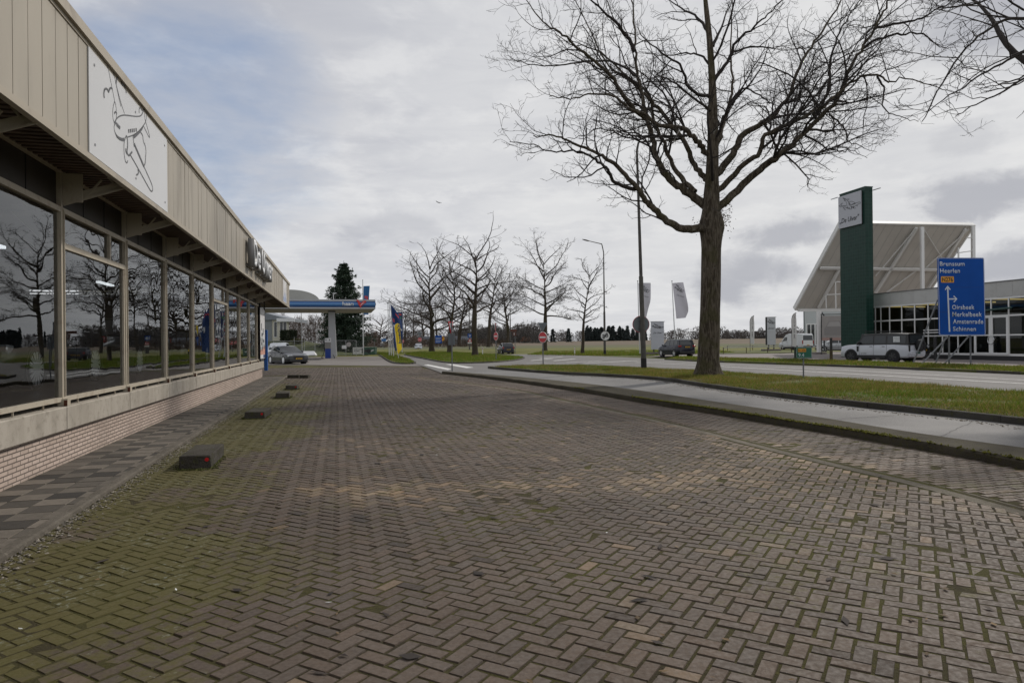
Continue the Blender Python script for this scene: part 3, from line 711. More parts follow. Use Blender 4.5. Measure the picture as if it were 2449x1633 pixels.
def blade_mat():
    m = bpy.data.materials.new('grass_blade'); m.use_nodes = True; t = m.node_tree; t.nodes.clear(); k = NT(t)
    out = k.n('ShaderNodeOutputMaterial'); a = k.n('ShaderNodeAttribute', attribute_name='bc'); d = k.n('ShaderNodeBsdfDiffuse'); tr = k.n('ShaderNodeBsdfTranslucent'); mx = k.n('ShaderNodeMixShader')
    k.link(a.outputs['Color'], d.inputs[0]); k.link(k.mix(1.0, a.outputs['Color'], (1.25, 1.3, 0.8), 'MULTIPLY'), tr.inputs[0]); mx.inputs[0].default_value = 0.5
    k.link(d.outputs[0], mx.inputs[1]); k.link(tr.outputs[0], mx.inputs[2]); k.link(mx.outputs[0], out.inputs[0]); return m
M_BLADE = blade_mat()
def grass(name, poly, z, n, h, wd, seed, dry=0.25, ymax=1e9, dens=None):
    r = np.random.default_rng(seed); P_ = np.array([(p[0], p[1]) for p in poly]); lo, hi = P_.min(0), P_.max(0); out = np.empty((0, 2)); it = 0
    while len(out) < n and it < 60:
        q = lo + (hi - lo) * r.random((n * 2, 2)); it += 1
        q = q[inpoly(q, P_) & (q[:, 1] > 2) & (np.abs(q[:, 0]) < q[:, 1] * 0.85)]
        q = q[r.random(len(q)) < np.clip(0.25 + 1.2 * (vnoise(q, 0.9, seed) - 0.15), 0.05, 1)]
        if ymax < 1e8: q = q[r.random(len(q)) < np.clip((ymax / q[:, 1]) ** 1.2, 0, 1)]
        out = np.concatenate([out, q])
    out = out[:n]; n = len(out); a = r.random(n) * 6.283; H = h * (0.35 + r.random(n)) * (0.35 + 0.9 * vnoise(out, 1.3, seed + 1) + 0.9 * np.clip(vnoise(out, 0.33, seed + 5) - 0.62, 0, 1) * 2); ln = r.normal(0, 0.45, (n, 2)) * H[:, None]
    V = np.empty((n, 3, 3)); wv = wd * (0.6 + 0.8 * r.random(n))
    V[:, 0, 0] = out[:, 0] - np.cos(a) * wv; V[:, 0, 1] = out[:, 1] - np.sin(a) * wv; V[:, 0, 2] = z - 0.005
    V[:, 1, 0] = out[:, 0] + np.cos(a) * wv; V[:, 1, 1] = out[:, 1] + np.sin(a) * wv; V[:, 1, 2] = z - 0.005
    V[:, 2, :2] = out + ln; V[:, 2, 2] = z + H
    p = vnoise(out, 1.8, seed + 2); green = np.array([0.085, 0.145, 0.022]); olive = np.array([0.118, 0.135, 0.032]); straw = np.array([0.21, 0.155, 0.080])
    c = green * (1 - p[:, None]) + olive * p[:, None]; dm = (r.random(n) < dry * (0.4 + 1.2 * vnoise(out, 2.6, seed + 3)))[:, None]; c = np.where(dm, straw, c) * (0.6 + 0.7 * r.random((n, 1)))
    o = obj_np(name, V.reshape(-1, 3), np.arange(n * 3).reshape(-1, 3), M_BLADE, col=np.repeat(c, 3, 0)); o['kind'] = 'stuff'; return o
grass('verge_grass', V1, 0.14, 120000, 0.09, 0.006, 51, 0.42, 22)
grass('island_grass', I1, 0.11, 45000, 0.14, 0.014, 52, 0.12)
grass('flag_island_grass', I2, 0.11, 12000, 0.13, 0.014, 53, 0.2)
grass('far_verge_grass', V2, 0.13, 40000, 0.13, 0.012, 54, 0.25, 45)
grass('station_grass', gp([(640, 846.5), (808, 849.8), (905, 847.4), (898, 843), (880, 839), (820, 837), (640, 836)], 0.1), 0.12, 12000, 0.15, 0.02, 55, 0.4)
grass('refuge_grass', ISL3, 0.09, 5000, 0.14, 0.02, 56, 0.2)
grass('meadow_grass', gp([(1260, 848.5), (1440, 851), (1560, 850.5), (1700, 845), (1760, 843.2), (1700, 836), (1300, 840)], 0.05), 0.06, 30000, 0.16, 0.03, 57, 0.2)
# leaf litter in the bare patches of the near verge
r_ = np.random.default_rng(61); q = np.array([(p.x, p.y) for p in resample(v1n, 0.1)]); n = 5000
P = q[r_.integers(0, len(q), n)] + np.stack([np.abs(r_.normal(0, 0.5, n)) + 0.15, r_.normal(0, 0.2, n)], 1); P = P[(P[:, 1] < 26) & inpoly(P, [(p.x, p.y) for p in V1])]; n = len(P)
q2 = np.array([(p.x, p.y) for p in resample(bp, 0.1)]); m_ = 2600; Pp = q2[r_.integers(0, len(q2), m_)] - np.stack([np.abs(r_.normal(0, 0.16, m_)) + 0.02, np.zeros(m_)], 1); Pp = Pp[Pp[:, 1] < 32]
chips('path_edge_litter', Pp, np.full(len(Pp), 0.043), 0.008 + 0.018 * r_.random(len(Pp)), M_SCR, (0.3 + 0.8 * r_.random((len(Pp), 1))) * np.array([[0.11, 0.085, 0.05]]), 0.3, 18)
cg = (0.4 + 0.9 * r_.random((n, 1))) * np.array([[0.15, 0.10, 0.06]])
chips('leaf_litter', P, 0.15 + 0.02 * r_.random(n), 0.012 + 0.02 * r_.random(n), M_SCR, cg, 0.35, 8)
# ------------------------------------------------------------------ showroom building on the left (local x = outward from camera line, y = along the front)
M_FRAME = mat('cream_steel', (0.42, 0.375, 0.30), 0.55, dirt=(0.20, 0.14, 0.09), dirt_amt=0.55, dscale=5.0, bump=0.1)
M_CONC = soil('sill_concrete', (0.40, 0.365, 0.315), (0.33, 0.30, 0.255), (0.22, 0.20, 0.165), 1.2, 7.0, rough=0.9, bump=0.25, bs=60, stretch=(3, 3, 0.35))
M_FASC = mat('fascia_sheet', (0.36, 0.325, 0.265), 0.5, var=0.16, scale=0.8, dirt=(0.19, 0.165, 0.125), dirt_amt=0.6, dscale=1.6, stretch=(1, 1, 0.25))
M_TRIM = mat('roof_trim', (0.36, 0.32, 0.255), 0.55, dirt=(0.16, 0.13, 0.10), dirt_amt=0.6, dscale=2.0)
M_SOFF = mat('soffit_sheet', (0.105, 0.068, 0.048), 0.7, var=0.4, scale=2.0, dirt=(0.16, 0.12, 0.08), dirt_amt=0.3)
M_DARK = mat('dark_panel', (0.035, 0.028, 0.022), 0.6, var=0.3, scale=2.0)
M_BLACK = mat('black_gap', (0.012, 0.012, 0.012), 0.8)
M_RUST = mat('rust', (0.09, 0.03, 0.015), 0.9)
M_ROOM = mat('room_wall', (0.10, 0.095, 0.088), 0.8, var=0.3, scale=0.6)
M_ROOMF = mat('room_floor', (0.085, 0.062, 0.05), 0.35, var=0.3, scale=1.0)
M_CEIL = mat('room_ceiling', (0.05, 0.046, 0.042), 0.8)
M_PANE = glass_mat('shop_glass', (0.86, 0.88, 0.88), 0.0, wav=0.10, boost=0.02, wscale=0.7)
def brickwall_mat():
    m = bpy.data.materials.new('plinth_brick'); m.use_nodes = True; t = m.node_tree; t.nodes.clear(); k = NT(t)
    out = k.n('ShaderNodeOutputMaterial'); p = k.n('ShaderNodeBsdfPrincipled'); k.link(p.outputs[0], out.inputs[0])
    o = k.sep(k.n('ShaderNodeTexCoord').outputs['Object']); vec = k.comb(o[1], o[2], 0.0)
    b = k.n('ShaderNodeTexBrick'); k.link(vec, b.inputs['Vector'])
    b.inputs['Scale'].default_value = 1.0; b.inputs['Mortar Size'].default_value = 0.0075; b.inputs['Mortar Smooth'].default_value = 0.15
    b.inputs['Brick Width'].default_value = 0.21; b.inputs['Row Height'].default_value = 0.056; b.offset = 0.5
    b.inputs['Color1'].default_value = (0.52, 0.42, 0.36, 1); b.inputs['Color2'].default_value = (0.43, 0.34, 0.285, 1); b.inputs['Mortar'].default_value = (0.12, 0.095, 0.08, 1); b.inputs['Bias'].default_value = -0.1
    pos = k.n('ShaderNodeTexCoord').outputs['Object']
    c = k.mix(k.ramp(k.noise(pos, 1.3, 5, 0.6), 0.45, 0.7, 0, 0.4), b.outputs['Color'], (0.24, 0.19, 0.16))
    c = k.mix(k.ramp(k.noise(pos, 26, 4, 0.6), 0.4, 0.7, 0, 0.35), c, k.mix(1.0, c, (0.7, 0.68, 0.66), 'MULTIPLY'))
    c = k.mix(k.ramp(k.math('ADD', o[2], k.math('MULTIPLY', k.noise(pos, 4, 4, .6), 0.12)), 0.02, 0.13, 0.65, 0.0), c, (0.13, 0.115, 0.09))
    k.val(p.inputs['Base Color'], c); p.inputs['Roughness'].default_value = 0.85
    bn = k.n('ShaderNodeBump'); bn.inputs['Strength'].default_value = 0.9; bn.inputs['Distance'].default_value = 0.012; bn.invert = True
    k.link(b.outputs['Fac'], bn.inputs['Height']); k.link(bn.outputs[0], p.inputs['Normal']); return m
M_PLINTH = brickwall_mat()
SH = thing('showroom_building', 'long low showroom with cream fascia, big shop windows and a pink brick plinth', 'building', (0, 0, 0), BA)
TW = -3.60; S0, S1_, SE = -4.0, 35.4, 42.9; TF = -2.80; ZF0, ZF1 = 3.80, 5.10
MB().box(TW - 0.3, TW, S0, S1_, -0.1, 0.485).build('plinth', M_PLINTH, SH)
# concrete sill: separate lengths with open joints
sill = MB()
q = S0
while q < S1_ - 0.1:
    e = min(q + 2.87, S1_ + 0.04)
    sill.bbox(TW - 0.34, TW + 0.07, q + 0.004, e - 0.004, 0.485, 0.80, 0.012); q = e
sill.build('sill', M_CONC, SH)
POSTS = [1.84 + 2.87 * k for k in range(-2, 12)]; POSTS = [p for p in POSTS if p < 34]
TP = TW - 0.04
pst = []
for p in POSTS:
    mb = MB().box(TP - 0.06, TP + 0.035, p - 0.03, p + 0.03, 0.90, 3.96)
    mb.box(TP - 0.02, TP + 0.055, p + 0.03, p + 0.045, 0.93, 3.46)
    mb.box(TP - 0.02, TP + 0.10, p - 0.05, p + 0.06, 0.803, 0.90)
    o = mb.build('window_post', M_FRAME, SH)
    MB().box(TP + 0.06, TP + 0.10, p - 0.062, p - 0.051, 0.803, 0.88).build('foot_bracket', M_RUST, o)
EDG = POSTS + [34.6]
for i in range(len(EDG) - 1):
    a, b = EDG[i] + 0.035, EDG[i + 1] - 0.035; vent = i in (5, 9, 1)
    MB().box(TP - 0.05, TP + 0.035, a, b, 3.42, 3.49).build('transom', M_FRAME, SH); f = MB().box(TP - 0.05, TP + 0.03, a, b, 0.86, 0.92)
    for j in range(3):                                  # little stand-offs below the rail
        y = a + (b - a) * (0.2 + 0.3 * j); f.box(TP, TP + 0.02, y - 0.006, y + 0.006, 0.80, 0.86)
    if vent:
        MB().box(TP - 0.05, TP + 0.03, a, b, 2.94, 3.02).box(TP - 0.05, TP + 0.03, a + 1.98, a + 2.05, 3.02, 3.42).box(TP - 0.045, TP + 0.02, b - 0.05, b, 0.92, 2.94).build('vent_frame', M_FRAME, SH)
    fr = f.build('bottom_rail', M_FRAME, SH)
    tl = random.gauss(0, 0.0012)
    g_ = MB(); g_.add([(TP - 0.01, a, 0.92), (TP - 0.01 + tl, b, 0.92), (TP - 0.01 + tl * 2, b, 3.42), (TP - 0.01 + tl, a, 3.42)], [(0, 1, 2, 3)])
    g_.build('pane', M_PANE, fr, fixn=False)
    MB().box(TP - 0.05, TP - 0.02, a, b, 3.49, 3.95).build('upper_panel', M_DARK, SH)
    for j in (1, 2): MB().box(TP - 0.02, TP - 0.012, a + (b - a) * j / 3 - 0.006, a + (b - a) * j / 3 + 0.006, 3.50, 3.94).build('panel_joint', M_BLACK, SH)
MB().box(TP - 0.02, TP + 0.05, S0, S1_, 3.955, 3.995).build('wall_plate', M_FRAME, SH)
# bracket arms under the overhang
for p in POSTS:
    o = MB().bar((TP + 0.05, p, 3.53), (TF - 0.02, p, 3.80), 0.05, 0.012, up=(0, 1, 0)).bar((TP + 0.05, p, 3.60), (TF - 0.02, p, 3.84), 0.012, 0.09, up=(0, 0, 1)).build('bracket_arm', M_FRAME, SH)
    MB().bbox(TP + 0.05, TP + 0.29, p - 0.012, p + 0.012, 3.56, 3.95, 0.004).build('gusset_plate', M_FRAME, o)
    MB().bar((TP + 0.33, p, 3.64), (TP + 0.52, p, 3.88), 0.028, 0.02).bar((TF - 0.14, p, 3.80), (TF - 0.24, p, 3.92), 0.03, 0.02).build('strut', M_FRAME, o)
# soffit: corrugated sheet running across, closed end beyond the wall
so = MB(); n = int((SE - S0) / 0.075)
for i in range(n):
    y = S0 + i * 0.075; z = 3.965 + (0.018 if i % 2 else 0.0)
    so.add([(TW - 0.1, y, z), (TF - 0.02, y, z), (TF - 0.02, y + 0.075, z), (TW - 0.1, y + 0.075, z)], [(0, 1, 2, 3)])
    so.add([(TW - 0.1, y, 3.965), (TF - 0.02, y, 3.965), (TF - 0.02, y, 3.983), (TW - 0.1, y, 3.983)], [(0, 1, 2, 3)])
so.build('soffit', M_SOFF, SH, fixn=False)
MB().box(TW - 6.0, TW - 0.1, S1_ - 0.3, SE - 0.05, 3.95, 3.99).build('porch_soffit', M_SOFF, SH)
# fascia of vertical sheets, each its own panel face with a seam groove
fa = MB(); q = S0; k = 0
while q < SE - 0.01:
    w_ = 0.32 if k % 4 else 0.335; e = min(q + w_, SE); d = random.gauss(0, 0.0025)
    fa.box(TF - 0.04, TF + d, q + 0.007, e - 0.007, ZF0 + 0.05, ZF1 + 0.02); q = e; k += 1
fa.build('fascia', M_FASC, SH)
MB().box(TF - 0.06, TF - 0.035, S0, SE, ZF0 + 0.05, ZF1).build('fascia_backing', M_BLACK, SH)
MB().box(TF - 0.05, TF + 0.02, S0, SE + 0.01, ZF0 - 0.02, ZF0 + 0.05).build('fascia_edge', M_TRIM, SH)
MB().box(TF - 0.30, TF + 0.05, S0, SE + 0.04, ZF1 + 0.045, ZF1 + 0.17).box(TF - 0.1, TF + 0.012, S0, SE, ZF1, ZF1 + 0.045).build('roof_trim', M_TRIM, SH)
MB().box(-14, TF - 0.05, SE - 0.04, SE, ZF0, ZF1 + 0.05).build('end_fascia', M_FASC, SH)
MB().box(-14, TF - 0.06, S0, SE - 0.04, ZF1 - 0.06, ZF1 + 0.03).build('roof', M_DARK, SH)
# interior room
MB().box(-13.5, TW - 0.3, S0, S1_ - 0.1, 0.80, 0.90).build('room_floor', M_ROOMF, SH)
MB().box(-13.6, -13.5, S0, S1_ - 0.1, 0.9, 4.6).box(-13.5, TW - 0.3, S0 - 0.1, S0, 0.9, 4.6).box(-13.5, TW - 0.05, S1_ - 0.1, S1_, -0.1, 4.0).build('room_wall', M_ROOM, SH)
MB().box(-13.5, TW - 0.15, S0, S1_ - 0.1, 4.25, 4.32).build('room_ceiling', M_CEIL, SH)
for p in POSTS:                                              # lattice roof beams inside
    tb = MB().bar((TW - 0.3, p, 3.95), (-13.4, p, 3.95), 0.06, 0.06).bar((TW - 0.3, p, 3.45), (-13.4, p, 3.45), 0.06, 0.06)
    for j in range(10):
        x = TW - 0.4 - j * 0.95; tb.bar((x, p, 3.45), (x - 0.48, p, 3.95), 0.03).bar((x - 0.48, p, 3.95), (x - 0.95, p, 3.45), 0.03)
    tb.build('roof_truss', M_CEIL, SH)
M_TUBE = mat('tube_light', (0.9, 0.95, 1.0), 0.4, emit=1.0)
for (y, x) in ((13.0, -5.6), (21, -6.2), (9.4, -5.8)):
    MB().box(x - 0.05, x + 0.05, y - 0.6, y + 0.6, 3.30, 3.35).build('tube_light', M_TUBE, SH)
# end of the wall: dark post and return
MB().box(TW - 0.12, TW + 0.02, S1_ - 0.8, S1_ - 0.66, 0.82, 3.95).build('corner_post', M_DARK, SH)

# ---- line drawing of the airliner, traced once and reused on every sign (unit square, y up)
TR = [  # (points in the zoomed photo, stroke weight)
 ([(975, 890), (945, 800), (905, 640), (870, 480), (858, 458), (845, 460), (840, 490), (852, 560), (880, 700), (900, 800)], 1.0),
 ([(905, 640), (925, 740), (948, 835)], 1.2),
 ([(898, 795), (887, 830), (882, 880), (885, 930), (895, 960), (905, 960), (912, 925), (912, 860), (905, 810), (898, 795)], 0.9),
 ([(895, 890), (903, 875), (912, 880), (916, 895)], 1.6),
 ([(893, 965), (918, 920), (955, 901), (1000, 903), (1050, 911), (1090, 912), (1108, 903), (1122, 870), (1136, 822), (1143, 815), (1148, 835), (1146, 890), (1143, 950), (1122, 985), (1085, 1030), (1045, 1058), (1000, 1073)], 1.1),
 ([(912, 962), (896, 975), (893, 1000), (898, 1030), (915, 1062), (940, 1080), (972, 1090)], 1.0),
 ([(1136, 822), (1130, 880), (1133, 935), (1143, 955)], 0.8),
 ([(1090, 885), (1088, 855), (1094, 843), (1103, 848), (1108, 862), (1122, 872)], 1.2),
 ([(1142, 960), (1158, 1015), (1172, 1068), (1170, 1078), (1160, 1062), (1138, 1015), (1122, 985)], 1.0),
 ([(1004, 1026), (1012, 1025)], 3), ([(1018, 1024), (1026, 1023)], 3), ([(1032, 1022), (1040, 1021)], 3), ([(1046, 1020), (1054, 1019)], 3), ([(1062, 1017), (1070, 1016)], 3),
 ([(912, 968), (920, 985)], 3), ([(922, 978), (930, 998)], 3), ([(934, 990), (940, 1005)], 3),
 ([(990, 1060), (978, 1085), (970, 1125), (970, 1180), (976, 1240), (986, 1272), (996, 1275), (1000, 1255)], 0.9),
 ([(990, 1060), (998, 1090), (1000, 1140), (992, 1190), (1008, 1222), (1020, 1205), (1035, 1187)], 1.6),
 ([(985, 1160), (984, 1185), (996, 1205)], 1.6),
 ([(1040, 1062), (1046, 1110), (1050, 1150)], 1.0),
 ([(1020, 1212), (1060, 1280), (1110, 1370), (1165, 1470), (1182, 1497), (1193, 1495), (1196, 1470), (1180, 1420), (1125, 1300), (1085, 1205), (1050, 1130)], 1.1),
 ([(1050, 1125), (1085, 1205), (1125, 1300)], 2.6),
 ([(1100, 1035), (1118, 1060), (1120, 1105), (1138, 1140), (1143, 1190), (1138, 1240), (1137, 1275), (1124, 1305)], 1.1),
 ([(908, 660), (913, 615), (928, 600), (943, 615), (954, 655), (960, 665), (974, 670), (984, 700), (989, 730)], 1.4),
 ([(817, 768), (812, 735), (818, 702), (832, 692), (845, 705), (850, 726), (856, 700), (868, 686), (880, 697)], 1.5),
 ([(1078, 1325), (1085, 1345), (1078, 1365), (1067, 1368)], 1.4)]
BELLY = [[(898, 1035), (915, 1062), (940, 1080), (972, 1078), (968, 1108), (940, 1098), (915, 1075)], [(1045, 1060), (1085, 1028), (1120, 988), (1112, 1015), (1085, 1050), (1050, 1085)]]
def zoom_to_sign(p):
    "photo pixel of the big sign -> position on the sign's own plane (along the front, up)"
    d = ray(p[0] * 720 / 2352, p[1] * 480 / 1568); k = (NV * (TF + 0.02) - CPOS).dot(NV) / d.dot(NV); P = CPOS + d * k
    return (P.dot(DV), P.z)
TRs = [([zoom_to_sign(p) for p in pts], wgt) for pts, wgt in TR]; BEs = [[zoom_to_sign(p) for p in q] for q in BELLY]
SG0, SG1 = 8.91, 12.67
def sm(pts):
    L = [Vector(p) for p in pts]
    if len(L) < 3: return [tuple(p) for p in L]
    for _ in range(2):
        N = [L[0]]
        for a, b in zip(L, L[1:]): N += [a.lerp(b, .25), a.lerp(b, .75)]
        N.append(L[-1]); L = N
    return [tuple(p) for p in L]
ax = [p[0] for q, _ in TRs for p in q]; az = [p[1] for q, _ in TRs for p in q]
LX0, LX1, LZ0, LZ1 = min(ax), max(ax), min(az), max(az)
LOGO = [([((p[0] - LX0) / (LX1 - LX0), (p[1] - LZ0) / (LZ1 - LZ0)) for p in sm(q)], w_) for q, w_ in TRs]
LOGOB = [[((p[0] - LX0) / (LX1 - LX0), (p[1] - LZ0) / (LZ1 - LZ0)) for p in q] for q in BEs]
M_INK = mat('sign_ink', (0.055, 0.058, 0.065), 0.5)
def logo(fr, w_, h_, lw, m, parent, off=0.0012, name='airliner_drawing'):
    mb = MB()
    for i, (q, wt_) in enumerate(LOGO): mb.ribbon([(a * w_, b * h_) for a, b in q], fr, lw * wt_, off + 0.00012 * i)
    for i, q in enumerate(LOGOB):
        o, x, y = (Vector(c) for c in fr); nr = x.cross(y).normalized()
        mb.add([o + x * a * w_ + y * b * h_ + nr * (off + 0.00012 * (i + 34)) for a, b in q], [tuple(range(len(q)))])
    return mb.build(name, m, parent, fixn=False)
M_PANEL = mat('white_panel', (0.52, 0.525, 0.53), 0.28, var=0.05, scale=0.7, coat=0.3)
AS = thing('airliner_sign', 'big white fascia panel with a grey line drawing of a propeller airliner among birds', 'sign', (0, 0, 0), BA)
MB().box(TF + 0.003, TF + 0.016, SG0, SG1, ZF0 + 0.06, ZF1 - 0.005).build('panel', M_PANEL, AS)
logo(((TF + 0.016, LX0, LZ0), (0, 1, 0), (0, 0, 1)), LX1 - LX0, LZ1 - LZ0, 0.017, M_INK, AS)
M_BOLT = mat('bolt', (0.25, 0.25, 0.26), 0.4, 0.8)
for y in (9.1, 10.8, 12.5):
    for z in (ZF0 + 0.2, ZF1 - 0.15): MB().disc((TF + 0.018, y, z), (1, 0, 0), 0.018, 0.006, 8).build('bolt', M_BOLT, AS)
# channel letters
M_LFACE = mat('letter_face', (0.70, 0.72, 0.74), 0.3); M_LSIDE = mat('letter_side', (0.20, 0.20, 0.20), 0.45)
CL = thing('channel_letters', 'deep grey sided white letters spelling De Uiver on the cream fascia', 'letter sign', (0, 0, 0), BA)
for ch, y, wd, h in (('D', 23.0, 0.92, 0.88), ('e', 24.05, 0.78, 0.66), ('U', 25.35, 0.92, 0.88), ('i', 26.5, 0.22, 0.88), ('v', 26.9, 0.76, 0.62), ('e', 27.75, 0.78, 0.66), ('r', 28.72, 0.5, 0.64)):
    o = textmesh(ch, ((TF + 0.06, y, 4.10), (0, 1, 0), (0, 0, 1)), w=wd, h=h, off=0.0, th=0.19, bold=0.03, name='letter', m=M_LSIDE, parent=CL)
    textmesh(ch, ((TF + 0.06, y + 0.02, 4.12), (0, 1, 0), (0, 0, 1)), w=wd - 0.04, h=h - 0.04, off=0.195, th=0.004, bold=0.02, name='face', m=M_LFACE, parent=o)
MB().box(TF + 0.02, TF + 0.10, 23.1, 24.7, 4.12, 4.16).box(TF + 0.02, TF + 0.10, 25.4, 29.2, 4.12, 4.16).build('mounting_rail', M_LSIDE, CL)
# small white and blue fascia banner near the far end
FB = thing('fascia_banner', 'small white and pale blue banner on the far end of the cream fascia', 'banner', (0, 0, 0), BA)
M_CLOTH = mat('white_cloth', (0.60, 0.60, 0.61), 0.7, var=0.06, scale=1.5)
MB().box(TF + 0.004, TF + 0.012, 38.0, 40.4, ZF0 + 0.1, ZF1 - 0.02).build('panel', M_CLOTH, FB)
mb = MB(); M_BLU = mat('pale_blue_print', (0.25, 0.33, 0.52), 0.6)
for i in range(7): mb.box(TF + 0.012, TF + 0.014, 38.1 + i * 0.31, 38.33 + i * 0.31, ZF0 + 0.14, ZF0 + 0.38 + 0.12 * (i % 3))
mb.build('blue_print', M_BLU, FB)
mb = MB()
for (a, b) in ((38.5, 0.5), (39.0, 0.75), (39.5, 0.6), (39.9, 0.8)): mb.box(TF + 0.012, TF + 0.0135, a, a + 0.1, ZF0 + 0.5, ZF0 + 0.5 + b * 0.6)
mb.build('grey_print', mat('grey_print', (0.35, 0.37, 0.4), 0.6), FB)
# tall photo banner stretched over the last window bay: frame, pale print with a dark car collage
PB = thing('photo_banner', 'tall framed white banner with car pictures over a coral ground beside the last shop window', 'banner', (0, 0, 0), BA)
Y0, Y1 = 34.15, 36.3; X = TW + 0.03; Z0, Z1 = 0.95, 3.35
MB().bar((X, Y0 - .03, 0.82), (X, Y0 - .03, 3.9), 0.05).bar((X, Y1 + .03, 0.85), (X, Y1 + .03, 3.9), 0.05).bar((X, Y0, 3.45), (X, Y1, 3.45), 0.04).bar((X, Y0, 3.62), (X, Y1, 3.62), 0.03).build('frame', M_BLACK, PB)
MB().box(X, X + 0.012, Y0, Y1, Z0, Z1).build('cloth', M_CLOTH, PB)
mb = MB().prism([(0, 0.18), (2.15, 0.18), (2.15, 0.62), (1.4, 0.80), (0.5, 0.42), (0, 0.40)], ((X + 0.0122, Y0, Z0), (0, 1, 0), (0, 0, 1)), 0.001)
mb.build('coral_ground', mat('coral_print', (0.52, 0.27, 0.20), 0.7), PB)
def carpic(mb, y, z, w_, h_, off):
    "side picture of a car, two wheels and windows"
    fr = ((X + off, Y0 + y, Z0 + z), (0, 1, 0), (0, 0, 1))
    mb.prism([(a * w_, b * h_) for a, b in ((0, .2), (0, .5), (.2, .58), (.34, 1), (.78, 1), (.95, .58), (1, .5), (1, .2))], fr, 0.001, 0)
mb = MB(); carpic(mb, 0.15, 0.75, 1.2, 0.5, 0.0135); carpic(mb, 0.9, 0.45, 1.15, 0.5, 0.0145); carpic(mb, 0.05, 0.35, 1.1, 0.45, 0.0155)
mb.build('car_print', mat('car_print', (0.42, 0.44, 0.45), 0.7), PB)
mb = MB()
for y, z, r in ((0.4, 0.86, .12), (1.1, 0.86, .12), (1.15, 0.56, .12), (1.8, 0.56, .12), (0.3, 0.46, .12), (0.9, 0.46, .12)): mb.disc((X + 0.0185, Y0 + y, Z0 + z), (1, 0, 0), r, 0.002, 14)
for y, z, w_, h_ in ((0.6, 1.08, .5, .14), (1.3, 0.78, .5, .13), (0.42, 0.64, .45, .12), (0.55, 1.35, .22, .35), (1.2, 1.15, .3, .3)): mb.box(X + 0.0175, X + 0.0185, Y0 + y, Y0 + y + w_, Z0 + z, Z0 + z + h_)
mb.build('dark_print', mat('dark_print', (0.06, 0.07, 0.075), 0.7), PB)
MB().box(X + 0.0125, X + 0.0135, Y0 + 1.35, Y1 - 0.02, Z0 + 0.02, Z0 + 0.17).build('blue_print', mat('navy_print', (0.03, 0.05, 0.16), 0.6), PB)
BB = MB().bbox(-3.62, -3.45, 36.45, 36.62, 0.30, 2.35, 0.01).build('blue_board', mat('blue_board', (0.02, 0.12, 0.42), 0.5)); BB.rotation_euler = (0, 0, BA)
tag(BB, 'narrow blue board standing on edge at the showroom corner', 'board')

# ---- concrete parking blocks with red reflectors
M_BLOCK = soil('block_concrete', (0.075, 0.068, 0.058), (0.045, 0.04, 0.034), (0.065, 0.068, 0.022), 2.5, 10.0, rough=0.95, bump=0.9, bs=35)
M_REFL = mat('red_reflector', (0.55, 0.012, 0.02), 0.25, coat=0.5)
BLK = [((427.7, 1123.4), (501.8, 1121.6), 0.175, 1.05, 'nearest concrete parking block, long side mossy and pale, red reflector on its dark end'),
       ((584.8, 1002.5), (630.4, 1002.0), 0.155, 1.0, 'second concrete parking block from the front, red reflector on its dark end'),
       ((659.0, 953.2), (690.5, 952.8), 0.16, 1.0, 'third concrete parking block with no bright reflector, close beside the fourth'),
       ((683.0, 932.6), (710.0, 932.2), 0.155, 1.0, 'fourth concrete parking block with a small red reflector, just behind the third')]
for i, (a, b, h, ln, lab) in enumerate(BLK):
    A, B = G(*a), G(*b); wd = (B - A).length; t = thing('parking_block', lab, 'concrete block', A, math.atan2(DV.y, DV.x) - math.pi / 2 - math.radians((0, 3, -2, 1)[i]), 'concrete parking blocks')
    MB().bbox(0, wd, 0, ln, -0.01, h, 0.014).build('block', M_BLOCK, t, 40)
    if i != 2:
        MB().disc((wd * 0.87, -0.004, h * 0.68), (0, 1, 0), 0.025, 0.010, 20).disc((wd * 0.87, -0.009, h * 0.68), (0, 1, 0), 0.006, 0.006, 8).build('reflector', M_REFL, t)
for a, b, lab in (((687, 904.2), (715, 903.8), 'long low concrete block lying crosswise farthest back, its left half'), ((716.5, 904.5), (736, 904.4), 'short low concrete block lying crosswise farthest back, its right half')):
    A, B = G(*a), G(*b); t = thing('parking_block', lab, 'concrete block', A, 0.0, 'concrete parking blocks')
    MB().bbox(0, (B - A).length, 0, 0.42, -0.01, 0.15, 0.012).build('block', M_BLOCK, t, 40)
# moss and crumbs gathered round the feet of the blocks
r_ = np.random.default_rng(91); pp = []
for a, b, h, ln, lab in BLK:
    A, B = G(*a), G(*b); A, B = Vector((A.x, A.y, 0)), Vector((B.x, B.y, 0)); e = DV * ln
    for p0, p1 in ((A, B), (B, B + e), (A, A + e)):
        for k in range(130): f = r_.random(); p = p0.lerp(p1, f); o = (p1 - p0).cross(Vector((0, 0, 1))).normalized() * float(abs(r_.normal(0, 0.035)) + 0.004) * (1 if p0 is not A or p1 is B else -1); pp.append((p.x + o.x, p.y + o.y))
pp = np.array(pp); chips('block_moss', pp, 0.002 + 0.01 * r_.random(len(pp)), 0.006 + 0.014 * r_.random(len(pp)) ** 2, MATS['moss'], np.array([[0.07, 0.075, 0.016]]) * (0.4 + 0.9 * r_.random((len(pp), 1))), 0.7, 92)
